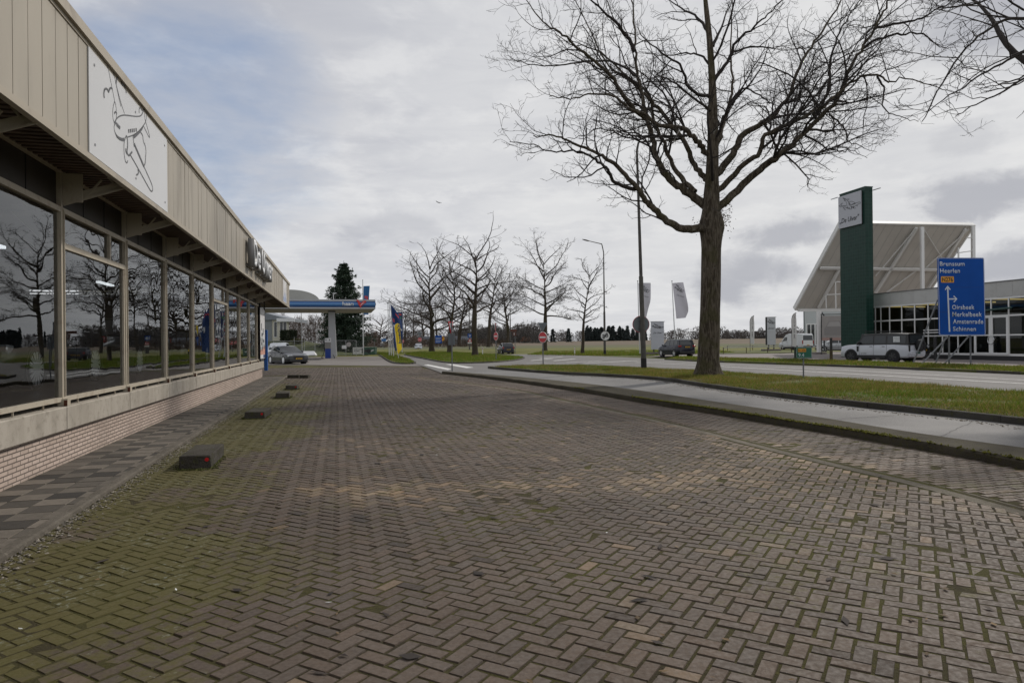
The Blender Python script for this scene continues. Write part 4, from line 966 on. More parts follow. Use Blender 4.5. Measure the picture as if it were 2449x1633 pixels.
# ------------------------------------------------------------------ trees
def bark_mat(name, a, b, c, sc=1.0):
    m = bpy.data.materials.new(name); m.use_nodes = True; t = m.node_tree; t.nodes.clear(); k = NT(t)
    out = k.n('ShaderNodeOutputMaterial'); p = k.n('ShaderNodeBsdfPrincipled'); k.link(p.outputs[0], out.inputs[0])
    pos = k.n('ShaderNodeNewGeometry').outputs['Position']; v = k.vmath('MULTIPLY', pos, (9 * sc, 9 * sc, 1.5 * sc))
    f = k.noise(v, 1.6, 6, 0.65, 0.6)
    cc = k.mix(k.ramp(f, 0.38, 0.62), a, b)
    cc = k.mix(k.ramp(k.noise(pos, 3.2 * sc, 6, 0.75), 0.60, 0.70, 0, 0.7), cc, c)
    cc = k.mix(k.ramp(k.noise(pos, 1.1 * sc, 4, 0.6), 0.5, 0.68, 0, 0.6), cc, (0.055, 0.052, 0.02))
    k.val(p.inputs['Base Color'], cc); p.inputs['Roughness'].default_value = 0.95; p.inputs['Specular IOR Level'].default_value = 0.2
    bn = k.n('ShaderNodeBump'); bn.inputs['Strength'].default_value = 1.0; bn.inputs['Distance'].default_value = 0.05
    k.link(f, bn.inputs['Height']); k.link(bn.outputs[0], p.inputs['Normal']); return m
M_BARK = bark_mat('oak_bark', (0.040, 0.031, 0.022), (0.125, 0.105, 0.080), (0.27, 0.265, 0.24))
M_TWIG = mat('twig_bark', (0.034, 0.027, 0.024), 0.9, var=0.4, scale=1.5)
M_TWIG2 = mat('twig_far', (0.060, 0.048, 0.042), 0.95, var=0.35, scale=0.6)
M_BARK2 = bark_mat('far_bark', (0.045, 0.036, 0.028), (0.075, 0.062, 0.048), (0.10, 0.095, 0.075), 0.6)

class Twigs:
    "collects branch polylines; makes tapered tubes in bulk"
    def __init__(s): s.b = {}
    def add(s, P, r, n): s.b.setdefault((len(P), n), []).append((P, r))
    def mesh(s):
        VV = []; FF = []; o = 0
        for (m, n), L in s.b.items():
            P = np.array([p for p, _ in L], float); Rr = np.array([r for _, r in L], float); B = len(L)
            T = np.empty_like(P); T[:, 1:-1] = P[:, 2:] - P[:, :-2]; T[:, 0] = P[:, 1] - P[:, 0]; T[:, -1] = P[:, -1] - P[:, -2]
            T /= np.linalg.norm(T, axis=2, keepdims=True) + 1e-9
            D = P[:, -1] - P[:, 0]; ref = np.where((np.abs(D[:, 2:3]) < 0.85 * np.linalg.norm(D, axis=1, keepdims=True)), np.array([[0, 0, 1.0]]), np.array([[1.0, 0.3, 0]]))
            A = np.cross(T, ref[:, None]); A /= np.linalg.norm(A, axis=2, keepdims=True) + 1e-9; Bn = np.cross(T, A)
            th = np.arange(n) * 2 * np.pi / n
            V = P[:, :, None] + (A[:, :, None] * np.cos(th)[None, None, :, None] + Bn[:, :, None] * np.sin(th)[None, None, :, None]) * Rr[:, :, None, None]
            i = np.arange(m - 1)[:, None] * n; k = np.arange(n)[None]; k2 = (k + 1) % n
            q = np.stack([i + k, i + k2, i + n + k2, i + n + k], -1).reshape(-1, 4)
            FF.append((np.arange(B)[:, None, None] * (m * n) + q[None]).reshape(-1, 4) + o); VV.append(V.reshape(-1, 3)); o += B * m * n
        return np.concatenate(VV), np.concatenate(FF)
def unit(v): return v / (np.linalg.norm(v) + 1e-9)
def grow(r, start, d, L, nseg, gn, up):
    P = [start]; d = unit(d); st = L / nseg
    for _ in range(nseg):
        d = unit(d + r.normal(0, gn, 3) + np.array([0, 0, up])); P.append(P[-1] + d * st)
    return np.array(P)
def along(P, f):
    x = f * (len(P) - 1); i = min(int(x), len(P) - 2); t = x - i
    return P[i] * (1 - t) + P[i + 1] * t, unit(P[i + 1] - P[i])
def kids(r, T, P, R_, lev, cfg, depth=0):
    "children of a branch: cfg[lev] = (per metre, length share, min len, angle deg, gnarl, up, segs, sides, f0)"
    if lev >= len(cfg): return
    pm, ls, ml, ang, gn, up, sg, sd, f0 = cfg[lev]
    L = np.linalg.norm(np.diff(P, axis=0), axis=1).sum(); n = int(max(1, round(L * (1 - f0) * pm * (1.0 if P[-1][2] < ZTHIN else 0.55) * r.uniform(0.85, 1.15))))
    az = r.uniform(0, 6.28)
    for i in range(n):
        f = f0 + (1 - f0) * (i + r.uniform(0.1, 0.9)) / n
        p, d = along(P, f); az += 2.4 + r.normal(0, 0.4)
        ref = np.array([0, 0, 1.0]) if abs(d[2]) < 0.9 else np.array([1.0, 0, 0]); a = unit(np.cross(d, ref)); b = np.cross(d, a)
        an = math.radians(ang) * r.uniform(0.65, 1.35); nd = d * math.cos(an) + (a * math.cos(az) + b * math.sin(az)) * math.sin(an)
        if nd[2] < -0.55: nd[2] *= -0.3
        cl = max(ml, L * ls * (1 - 0.55 * f) * r.uniform(0.6, 1.25))
        x = f * (len(R_) - 1); j = min(int(x), len(R_) - 2); pr = R_[j] * (1 - (x - j)) + R_[j + 1] * (x - j)
        r0 = min(pr * 0.62, 0.0098 * cl + 0.0034 * (len(cfg) - lev)); r0 = max(r0, RMIN)
        Q = grow(r, p, nd, cl, sg, gn, up); rr = np.linspace(r0, max(r0 * 0.32, RMIN * 0.75), len(Q))
        T.add(Q, rr, sd); kids(r, T, Q, rr, lev + 1, cfg)
RMIN = 0.006; ZTHIN = 17.6  # crown thinned high up, out of view, so sunlight reaches the showroom
def spline(P, n):
    P = np.array(P, float); out = []
    t = np.linspace(0, len(P) - 1, n)
    for x in t:
        i = min(int(x), len(P) - 2); u = x - i; p0 = P[max(i - 1, 0)]; p1 = P[i]; p2 = P[i + 1]; p3 = P[min(i + 2, len(P) - 1)]
        out.append(0.5 * ((2 * p1) + (-p0 + p2) * u + (2 * p0 - 5 * p1 + 4 * p2 - p3) * u * u + (-p0 + 3 * p1 - 3 * p2 + p3) * u ** 3))
    return np.array(out)

# ---- the big oak beside the bicycle path: limbs follow the photo, each swinging nearer or farther
r = np.random.default_rng(5); YT = 30.0
def zl(x, y): return (1200 + 0.3826 * x, 0.3826 * y)
def zr(x, y): return (1800 + 0.3827 * x, 0.3827 * y)
def limb3(px, y0, y1, wob=0.5):
    n = len(px); out = []
    for i, (u, v) in enumerate(px):
        f = i / max(n - 1, 1); out.append(np.array(R(u, v, YT + y0 + (y1 - y0) * f + (r.normal(0, wob) * 0.25 if i else 0))))
    return out
base = G(1693, 897, 0.14)
TRK = [(1692, 897), (1694, 860), (1697, 780), (1700, 680), (1701, 600), (1702, 540), (1701, 497), (1702, 460), (1703, 421), (1705, 344), (1705, 268), (1703, 191), (1697, 96), (1690, 30), (1685, -30), (1688, -90), (1684, -140)]
TRW = [60, 52, 48, 45.5, 46, 53, 41, 37, 31, 27, 22, 17, 14, 12, 8, 5, 2]
tp = spline([np.array(R(u, v, base.y)) for u, v in TRK], 60); tr = np.interp(np.linspace(0, len(TRW) - 1, 60), range(len(TRW)), TRW) * base.y / F / 2
LIMBS = [
 ([zl(*p) for p in ((1300, 1428), (1230, 1428), (1130, 1425), (1040, 1385), (950, 1310), (900, 1250), (850, 1180), (760, 1080), (660, 1000), (600, 960), (480, 915), (400, 870), (300, 845), (200, 850))], .19, .02, 0, -3.0),
 ([zl(*p) for p in ((850, 1180), (780, 1170), (700, 1130), (660, 1060), (600, 1010), (520, 960), (420, 940), (300, 945), (180, 900), (50, 885))], .09, .012, -1.2, -4.0),
 ([zl(*p) for p in ((1310, 1300), (1250, 1270), (1180, 1215), (1080, 1150), (1000, 1050), (965, 980), (940, 850), (905, 740), (880, 600), (850, 480), (835, 350), (832, 200), (815, 0), (780, -200), (740, -380))], .21, .03, 0, 1.5),
 ([zl(*p) for p in ((905, 740), (840, 700), (760, 600), (700, 500), (600, 400), (470, 300), (380, 220), (270, 150), (180, 40), (110, -60))], .12, .012, 0.8, -2.5),
 ([zl(*p) for p in ((1310, 990), (1250, 920), (1200, 860), (1130, 805), (980, 780), (900, 720), (800, 680), (690, 600), (560, 590), (430, 620), (300, 600))], .14, .015, 0, -2.0),
 ([zl(*p) for p in ((1310, 1150), (1255, 1100), (1200, 1020), (1150, 900), (1030, 740), (950, 650), (880, 580), (780, 480), (700, 400), (580, 310), (440, 280), (330, 200))], .14, .015, 0, 2.5),
 ([zl(*p) for p in ((1210, 1200), (1120, 1110), (1060, 1010), (1000, 860), (950, 760), (900, 560), (700, 440), (600, 300), (500, 80), (430, -60))], .12, .014, 0, 3.5),
 ([zl(*p) for p in ((832, 320), (790, 240), (700, 130), (600, 40), (500, -40), (380, -120))], .10, .012, 1.2, 0.0),
 ([zl(*p) for p in ((850, 480), (700, 390), (520, 390), (350, 412), (200, 405), (110, 385), (30, 350))], .055, .008, 1.2, -1.0),
 ([zl(*p) for p in ((1160, 850), (1050, 850), (950, 855), (850, 870), (700, 830), (600, 800), (520, 850), (400, 860))], .06, .010, -0.5, -3.0),
 ([zl(1345, 1310)] + [zl(*p) for p in ((1480, 1180), (1600, 1070), (1699, 1000))] + [zr(*p) for p in ((130, 1000), (220, 930), (330, 820), (450, 710), (540, 600), (600, 450), (680, 310), (760, 180), (830, 50), (880, -60), (960, -220))], .17, .03, 0, -2.0),
 ([zl(1340, 1200)] + [zl(*p) for p in ((1420, 1130), (1500, 1040), (1610, 950))] + [zr(*p) for p in ((80, 850), (250, 760), (420, 680), (530, 590), (640, 500), (780, 465), (850, 515), (950, 490), (1100, 530), (1250, 575))], .13, .012, 0, -3.5),
 ([zl(1340, 1090)] + [zl(*p) for p in ((1450, 960), (1500, 850), (1600, 790), (1699, 730))] + [zr(*p) for p in ((130, 720), (230, 600), (290, 420), (350, 320), (440, 180), (540, 30), (620, -120))], .16, .025, 0, 2.5),
 ([zl(*p) for p in ((1335, 920), (1370, 820), (1400, 720), (1440, 550), (1430, 300), (1440, 0), (1470, -200))], .12, .02, 0, 3.0),
 ([zl(*p) for p in ((1330, 500), (1400, 400), (1480, 250), (1600, 150), (1699, 60), (1820, -60))], .09, .012, 0, -2.0),
 ([zl(*p) for p in ((1320, 290), (1380, 150), (1440, 0), (1480, -140))], .08, .012, 0, 1.5),
 ([zl(*p) for p in ((1310, 610), (1180, 560), (1110, 400), (1000, 330), (880, 230), (840, 130))], .08, .01, 0, -2.5),
 ([zl(*p) for p in ((1310, 420), (1250, 350), (1140, 335), (1000, 345), (900, 330))], .06, .01, 0, 2.0),
 ([zl(*p) for p in ((1310, 700), (1200, 610), (1050, 500), (950, 485), (860, 500))], .06, .01, 0, -3.0),
 ([zl(*p) for p in ((1290, 210), (1220, 110), (1100, 40), (1000, -40), (860, -140))], .08, .012, 0, 2.0),
 ([zr(*p) for p in ((390, 740), (470, 560), (490, 380), (520, 250), (600, 100), (690, 0), (780, -100))], .07, .012, -1.0, 1.0),
 ([zr(*p) for p in ((680, 310), (800, 240), (930, 215), (1060, 215), (1120, 260), (1200, 300), (1290, 260))], .06, .008, -1.5, -3.0),
 ([zr(*p) for p in ((760, 180), (900, 150), (1040, 120), (1150, 60), (1260, 0), (1380, -60))], .06, .008, -1.5, -3.0),
 ([zr(*p) for p in ((330, 850), (400, 880), (450, 920), (540, 950), (620, 940), (720, 990))], .05, .008, -1.3, -3.0),
 ([zr(*p) for p in ((480, 720), (560, 780), (600, 880), (680, 920), (770, 950))], .045, .007, -1.4, -0.5),
 ([zr(*p) for p in ((780, 480), (820, 560), (810, 640), (850, 705), (950, 740), (1040, 760))], .045, .008, -2.2, -3.5),
 ([zr(*p) for p in ((200, 650), (300, 610), (400, 590), (480, 500), (600, 480))], .05, .008, 0.5, 3.0),
 ([zl(1430, 330), zl(1560, 300), zl(1680, 300), zr(150, 300), zr(250, 240), zr(330, 220)], .05, .008, 2.0, 4.0),
 ([zl(1400, 720), zl(1500, 560), zl(1600, 590), zl(1680, 640), zr(100, 640), zr(200, 690)], .05, .008, 1.0, -2.5)]
T = Twigs(); TT = Twigs()
TT.add(tp, tr, 16)
CFG = [(1.9, 0.42, 1.0, 48, 0.19, 0.03, 7, 5, 0.22), (2.9, 0.50, 0.6, 46, 0.22, 0.02, 5, 4, 0.15), (4.0, 0.55, 0.32, 45, 0.24, 0.02, 4, 3, 0.12), (4.6, 0.5, 0.2, 42, 0.2, 0.0, 2, 3, 0.25)]
for px, r0, r1, y0, y1 in LIMBS:
    px = [q for q in px if q[1] > -50]  # unseen limb ends cut short so the sun clears the crown
    P = spline(limb3(px, y0 + (base.y - YT), y1 + (base.y - YT)), max(12, len(px) * 4)); P[1:] += r.normal(0, 0.025, P[1:].shape)
    rr = np.linspace(r0 ** 0.7, r1 ** 0.7, len(P)) ** (1 / 0.7)
    (TT if r0 > 0.1 else T).add(P, rr, 9 if r0 > 0.1 else 7); kids(r, T, P, rr, 0, CFG)
# limbs towards and away from the viewer so that the crown is round
for k in range(6):
    f = r.uniform(0.42, 0.8); p, d = along(tp, f); sgn = -1 if k % 2 else 1
    dd = np.array([r.normal(0, 0.45), sgn * 1.0, r.uniform(0.25, 0.8)]); P = grow(r, p, dd, r.uniform(4.5, 7.5) * (1.2 - 0.6 * f), 14, 0.10, 0.03); rr = np.linspace(0.085 * (1.3 - f), 0.012, len(P))
    T.add(P, rr, 6); kids(r, T, P, rr, 0, CFG)
tc_ = [k for k in range(22)]
for k in tc_:                                               # wispy epicormic shoots on the trunk
    f = r.uniform(0.30, 0.62); p, d = along(tp, f); a = r.uniform(0, 6.28); P = grow(r, p + np.array([math.cos(a), math.sin(a), 0]) * 0.3, np.array([math.cos(a), math.sin(a), 0.1]), r.uniform(0.5, 1.6), 6, 0.35, -0.02)
    T.add(P, np.linspace(0.010, 0.005, 7), 3); kids(r, T, P, np.linspace(0.010, 0.005, 7), 2, CFG)
BT = thing('oak_tree', 'huge bare tree with a thick straight trunk on the verge, towering over everything', 'tree', tuple(base))
def put(name, Tw, m, parent, smooth=True):
    V, Fq = Tw.mesh(); V = V - np.array(parent.location); return obj_np(name, V, Fq, m, parent, smooth)
# root flare and burr swellings on the trunk
V, Fq = TT.mesh(); V = V.reshape(-1, 3); c = np.array(base); h = V[:, 2] - c[2]
axx = np.interp(h, tp[:, 2] - c[2], tp[:, 0]); ayy = np.interp(h, tp[:, 2] - c[2], tp[:, 1])
n_tr = 60 * 16; an = np.arctan2(V[:, 1] - ayy, V[:, 0] - axx)
fl = np.where(h < 1.0, 0.09 * np.clip(1 - h / 0.6, 0, 1) ** 1.6 * (1 + 1.2 * np.cos(an * 5 + 0.7)), 0) + 0.012 * np.sin(an * 7 + h * 1.3) * (h < 6.5)
zb = (R(1702, 540, base.y).z - c[2]); fl = fl + 0.07 * np.exp(-((h - zb) / 0.35) ** 2) * (np.cos(an * 2 + 0.2) > 0)
k_ = next(iter([0])); msk = np.zeros(len(V), bool)
o_ = 0
for key, L in TT.b.items():
    sz = key[0] * key[1] * len(L)
    if key == (60, 16): msk[o_:o_ + sz] = True
    o_ += sz
V[msk, 0] += np.cos(an[msk]) * fl[msk]; V[msk, 1] += np.sin(an[msk]) * fl[msk]
obj_np('trunk', V - c, Fq, M_BARK, BT, True)
put('crown', T, M_TWIG, BT)
# a few dead leaves still hanging by the fork
lv = MB(); rs = random.Random(3)
for k in range(120):
    sd = rs.random() < 0.75; u = 1712 + abs(rs.gauss(0, 14)) + 14 if sd else 1682 - abs(rs.gauss(0, 10)) - 8; v = rs.gauss(520, 18) if sd else rs.gauss(545, 12); p = R(u, v, base.y + rs.uniform(-.5, .5)) - base
    a = Vector((rs.gauss(0, 1), rs.gauss(0, 1), rs.gauss(0, 1))).normalized() * 0.05; b = a.orthogonal().normalized() * 0.03
    lv.add([p - a, p - b, p + a, p + b], [(0, 1, 2, 3)])
lv.build('dead_leaves', mat('dead_leaf', (0.075, 0.04, 0.025), 0.8), BT, fixn=False)['kind'] = 'stuff'

# ---- generic bare tree
def bare_tree(label, u, v, vtop, wpx, fork, seed, name='bare_tree', z=0.1, trunk_px=None, dens=1.9, lean=0.0, nl=9, twig=None, group='bare trees along the road', cfg=None, rmin=0.0185, Y=None, cat='tree'):
    global RMIN
    RMIN = rmin; r = np.random.default_rng(seed)
    b = G(u, v, z) if Y is None else R(u, v, Y); H = (R(u, vtop, b.y).z - b.z); Wd = wpx / F * b.y; ft = fork * H
    tw = (trunk_px / F * b.y / 2) if trunk_px else 0.018 * H
    t = thing(name, label, cat, tuple(b), 0.0, group)
    P = grow(r, np.array([0, 0, -0.05]), np.array([lean, 0, 1.0]), H * 0.93, 22, 0.035, 0.05); P[:, :2] *= np.linspace(1, 0.9, len(P))[:, None]
    rr = np.interp(np.linspace(0, 1, len(P)), [0, 0.05, fork, fork + 0.18, 1], [tw * 1.35, tw, tw * 0.82, tw * 0.5, rmin])
    A = Twigs(); B = Twigs(); A.add(P, rr, 10)
    nl = nl + 7; cfg = cfg or [(1.15 * dens, 0.42, H * 0.06, 42, 0.13, 0.04, 6, 4, 0.22), (1.7 * dens, 0.5, H * 0.035, 44, 0.17, 0.03, 4, 3, 0.15), (2.0 * dens, 0.55, H * 0.026, 42, 0.2, 0.0, 3, 3, 0.2)] + ([(2.6, 0.6, H * 0.018, 40, 0.2, 0.0, 2, 3, 0.2)] if rmin < 0.021 else [])
    for i in range(nl):
        f = fork + (0.97 - fork) * (i / nl) ** 1.15 + r.uniform(0, 0.02); p, d = along(P, min(f / 0.93 if f < 0.9 else 0.97, 0.97)); az = i * 2.4 + r.normal(0, 0.3)
        hgt = (f - fork) / (1 - fork); reach = Wd / 2 * math.sqrt(max(0.12, 1 - ((hgt - 0.28) / 0.80) ** 2)) * r.uniform(0.85, 1.12)
        el = 0.42 + 0.62 * hgt ** 1.3 + r.normal(0, 0.12); dd = np.array([math.cos(az) * math.cos(el), math.sin(az) * math.cos(el), math.sin(el)])
        L = min(reach / max(math.cos(el), 0.35) * 1.12, H * 0.62); Q = grow(r, p, dd, L, 14, 0.11, 0.02); lr = np.linspace(max(tw * (0.50 - 0.28 * hgt), rmin * 1.6), rmin, len(Q))
        (A if i < 3 else B).add(Q, lr, 6); kids(r, B, Q, lr, 0, cfg)
    kids(r, B, P[int(len(P) * 0.6):], rr[int(len(P) * 0.6):], 0, cfg)
    V, Fq = A.mesh(); V2, F2 = B.mesh(); q = np.concatenate([V, V2]); sz = H / np.percentile(q[:, 2], 99.97); top = q[q[:, 2] > 0.3 * q[:, 2].max()]
    sx = (Wd / 2) / max(np.percentile(np.abs(top[:, 0]), 95), 0.1); sx = min(max(sx, 0.8), 1.7); hh = np.clip(V[:, 2] / (ft * 1.2), 0, 1)
    V[:, 0] *= 1 + (sx - 1) * hh; V[:, 1] *= 1 + (sx - 1) * hh; V2[:, :2] *= sx; V[:, 2] *= sz; V2[:, 2] *= sz
    obj_np('trunk', V, Fq, M_BARK2, t, True); obj_np('crown', V2, F2, twig or M_TWIG2, t, True)
    RMIN = 0.006; return t
def zt(x, y): return (880 + 0.2551 * x, 500 + 0.2551 * y)
bare_tree('wide bare tree with long low boughs on the left of the grassy traffic island', 1033, 841, 556, 205, 0.22, 101, trunk_px=12.5, nl=14, dens=1.05)
bare_tree('bare tree standing just left of the grey sign back on the traffic island', 1075, 843.5, 566, 120, 0.26, 102, trunk_px=11, nl=10)
bare_tree('tallest bare tree in the middle of the traffic island, thick dark trunk', 1136, 850, 511, 165, 0.40, 103, trunk_px=14, nl=12, dens=1.1, lean=-0.02)
bare_tree('slim bare tree behind and right of the tallest island tree', 1168, 833, 605, 100, 0.42, 104, trunk_px=9, nl=9)
bare_tree('small crooked bare tree rising behind the dark hatchback', 1214, 836, 628, 110, 0.30, 105, trunk_px=7, nl=9)
bare_tree('spreading bare tree with a forked trunk behind the nearer no entry sign', 1303, 839.5, 548, 145, 0.34, 106, trunk_px=11, nl=11, lean=-0.01)
bare_tree('slender bare tree beside the far street lamp at the field edge', 1393, 845, 600, 112, 0.34, 107, trunk_px=8.5, nl=11, dens=1.2)
bare_tree('thin bare tree seen between two thick island trunks', 1097, 832, 672, 90, 0.35, 108, trunk_px=9, nl=8)
bare_tree('bare roadside tree behind the yellow feather flag', 969, 829, 700, 75, 0.3, 109, trunk_px=5, nl=8, rmin=0.022)
bare_tree('bare roadside tree left of the far white car', 990, 830, 690, 85, 0.3, 110, trunk_px=4, nl=9, rmin=0.022)
bare_tree('dark bare tree just right of the far white car', 1014, 829, 660, 80, 0.3, 111, trunk_px=6, nl=9, rmin=0.022)
bare_tree('thin bare tree rising above the far blue direction sign', 1045, 829.5, 680, 80, 0.32, 112, trunk_px=4.5, nl=8, rmin=0.022)
bare_tree('round bushy bare willow beyond the green container', 906, 826, 746, 95, 0.12, 113, name='bare_tree', trunk_px=7, nl=16, rmin=0.03, dens=0.9, twig=mat('willow_twig', (0.085, 0.065, 0.052), 0.95, var=0.3))
# second big tree to the right: only the ends of its boughs reach into the picture, the rest shows mirrored in the shop glass
def side_tree():
    global RMIN
    RMIN = 0.007; r = np.random.default_rng(77); b = Vector((16.6, 19.2, 0.14)); t = thing('oak_tree', 'big bare tree of which only dark branch tips hang in at the top right corner', 'tree', tuple(b))
    P = grow(r, np.array([0, 0, -0.05]), np.array([0, 0, 1.0]), 14.5, 24, 0.03, 0.05); rr = np.interp(np.linspace(0, 1, 25), [0, 0.05, 0.4, 0.6, 1], [0.62, 0.45, 0.38, 0.2, 0.02]); A = Twigs(); B = Twigs(); A.add(P, rr, 12)
    cfg = [(1.3, 0.42, 1.0, 45, 0.16, 0.02, 6, 4, 0.2), (2.0, 0.5, 0.5, 45, 0.2, 0.0, 5, 3, 0.15), (3.0, 0.55, 0.25, 42, 0.22, 0.0, 3, 3, 0.15)]
    tips = [((2220, 300), (2330, 110), (2480, 60)), ((2230, 250), (2360, 150), (2500, 100)), ((2290, 280), (2400, 220), (2520, 160)), ((2350, -40), (2420, 20), (2540, 60)), ((2210, 40), (2330, 20), (2480, -40)), ((2380, 210), (2440, 190), (2560, 150))]
    for i, q in enumerate(tips):
        Y = 17.0 + 0.6 * i; pts = [np.array(R(u, v, Y)) - np.array(b) for u, v in q]; p0, _ = along(P, 0.36 + 0.05 * i); mid = (pts[-1] * 0.55 + p0 * 0.45) + np.array([0, 0, 0.3])
        Q = spline([p0, mid] + pts[::-1], 40); Q[1:] += np.cumsum(r.normal(0, 0.035, (39, 3)), 0) * 0.6; lr = np.linspace(0.075, 0.010, 40); B.add(Q, lr, 6); kids(r, B, Q[10:], lr[10:], 0, [(2.2, *cfg[0][1:]), (2.8, *cfg[1][1:]), (3.6, *cfg[2][1:])])
    for i in range(13):
        f = 0.36 + 0.6 * (i / 13); p, d = along(P, f); az = i * 2.4; el = 0.45 + 0.7 * (f - .36); dd = np.array([math.cos(az) * math.cos(el), math.sin(az) * math.cos(el), math.sin(el)])
        if math.cos(az) < -0.3: continue
        Q = grow(r, p, dd, 7.5 - 4.5 * (f - 0.36), 13, 0.08, 0.02); lr = np.linspace(0.17 * (1.3 - f), 0.012, 14); (A if i < 3 else B).add(Q, lr, 7); kids(r, B, Q, lr, 0, [(1.0, *cfg[0][1:]), (1.4, *cfg[1][1:]), (1.8, *cfg[2][1:])])
    V, Fq = A.mesh(); obj_np('trunk', V, Fq, M_BARK, t, True); V, Fq = B.mesh(); obj_np('crown', V, Fq, M_TWIG, t, True); RMIN = 0.006
side_tree()
# ---- blue spruce behind the petrol station: whorls of drooping needle sprays
def conifer(label, u, v, vtop, wpx, Y, seed, name='spruce_tree', n=17000, z=None, whorls=29, cat='tree', group=None, col=((0.022, 0.040, 0.026), (0.048, 0.072, 0.045))):
    r = np.random.default_rng(seed); b = R(u, v, Y); H = R(u, vtop, Y).z - b.z; Wd = wpx / F * Y / 2
    t = thing(name, label, cat, tuple(b), 0.0, group); MB().tube([(0, 0, -0.5), (0, 0, H * 0.5), (0, 0, H)], [Wd * 0.07, Wd * 0.045, 0.02], 8).build('trunk', M_BARK2, t)
    P = []; D = []; S = []
    for k in range(whorls):
        h = 0.03 + 0.95 * (k / whorls) ** 0.95; rad = Wd * min(1.0, 1.22 * (1 - h) ** 0.68) * (0.72 + 0.46 * r.random()); m = int(9 + 7 * (1 - h))
        for i in range(m):
            a = 6.283 * (i + r.random()) / m; rl = rad * r.uniform(0.6, 1.2); dr = 0.12 + 0.28 * (1 - h); q = int(n / whorls / m * (0.35 + 1.3 * (1 - h)))
            f = r.random(q) ** 0.7; zz_ = h * H - dr * rl * f + 0.16 * rl * f ** 3; w_ = 0.16 * rl * (1 - 0.6 * f) + 0.1; an = a + r.normal(0, 1, q) * w_ / (rl * f + 0.4)
            P.append(np.stack([np.cos(an) * rl * f, np.sin(an) * rl * f, zz_ + r.normal(0, 0.08 + 0.025 * rl, q)], 1))
            D.append(np.stack([np.cos(an), np.sin(an), np.full(q, -0.25)], 1) + r.normal(0, 0.45, (q, 3))); S.append(np.full(q, 0.26) * (0.6 + 0.8 * r.random(q)))
    P = np.concatenate(P); D = np.concatenate(D); S = np.concatenate(S) * H / 13.0; D /= np.linalg.norm(D, axis=1, keepdims=True); X = np.cross(D, r.normal(0, 1, D.shape)); X /= np.linalg.norm(X, axis=1, keepdims=True) + 1e-9; m = len(P)
    V = np.stack([P - X * S[:, None] * 0.28, P + X * S[:, None] * 0.28, P + D * S[:, None]], 1); ca, cb = np.array(col[0]), np.array(col[1]); f = r.random((m, 1)); c = (ca * (1 - f) + cb * f)
    obj_np('crown', V.reshape(-1, 3), np.arange(m * 3).reshape(-1, 3), mat('needles', (0.03, 0.05, 0.03), 0.8, attr='bc', spec=0.25), t, False, col=np.repeat(c, 3, 0)); return t
conifer('tall dark spruce rising behind the petrol station canopy', 824, 833, 623, 120, 104, 201, n=34000)
# ---- far woods: bare trees as haze-thin twig clouds, dark conifers among them (nobody could count them)
def woods(name, items, m, per, seed, twig=(0.5, 0.06)):
    "items: (u, v_base, v_top, width px, Y)"
    r = np.random.default_rng(seed); VV = []
    for (u, vb, vt, wp, Y) in items:
        b = np.array(R(u, vb, Y)); H = R(u, vt, Y).z - b[2]; Wd = wp / F * Y / 2; n = per
        k = r.random(n) ** 0.95; zz_ = H * (k - 0.05); rr = Wd * np.sqrt(np.clip(1 - ((k - 0.42) / 0.60) ** 2, 0.05, 1)) * np.where(k < 0.42, 1.0, 1.0) * np.sqrt(r.random(n)); a = r.random(n) * 6.283
        P = b + np.stack([rr * np.cos(a), rr * np.sin(a), zz_], 1); D = np.stack([np.cos(a) * 0.5, np.sin(a) * 0.5, np.full(n, 0.9)], 1) + r.normal(0, 0.35, (n, 3)); D /= np.linalg.norm(D, axis=1, keepdims=True)
        X = np.cross(D, r.normal(0, 1, D.shape)); X /= np.linalg.norm(X, axis=1, keepdims=True); S = H * twig[0] * (0.3 + 0.5 * r.random(n)); wv = twig[1] * Y / 300 * (0.6 + 0.9 * r.random(n))
        VV.append(np.stack([P - X * wv[:, None], P + X * wv[:, None], P + D * S[:, None] * 0.6], 1))
        tk = np.stack([b + [-Wd * 0.05, 0, 0], b + [Wd * 0.05, 0, 0], b + [0, 0, H * 0.8]])[None]; VV.append(tk)
    V = np.concatenate(VV).reshape(-1, 3); o = obj_np(name, V, np.arange(len(V)).reshape(-1, 3), m); o['kind'] = 'stuff'; return o
def firs(name, items, m, seed):
    r = np.random.default_rng(seed); VV = []
    for (u, vb, vt, wp, Y) in items:
        b = np.array(R(u, vb, Y)); H = R(u, vt, Y).z - b[2]; Wd = wp / F * Y / 2; n = 420; k = r.random(n) ** 1.1; rr = Wd * (1 - k) ** 0.8 * (0.5 + 0.5 * np.sqrt(r.random(n))) * (1 + 0.15 * np.sin(k * 40)); a = r.random(n) * 6.283
        P = b + np.stack([rr * np.cos(a), rr * np.sin(a), H * k], 1); D = np.stack([np.cos(a), np.sin(a), np.full(n, -0.35)], 1) + r.normal(0, 0.3, (n, 3)); D /= np.linalg.norm(D, axis=1, keepdims=True); X = np.cross(D, r.normal(0, 1, D.shape)); X /= np.linalg.norm(X, axis=1, keepdims=True); S = H * 0.10 * (0.6 + r.random(n))
        VV.append(np.stack([P - X * S[:, None] * 0.45, P + X * S[:, None] * 0.45, P + D * S[:, None]], 1))
    V = np.concatenate(VV).reshape(-1, 3); o = obj_np(name, V, np.arange(len(V)).reshape(-1, 3), m); o['kind'] = 'stuff'; return o
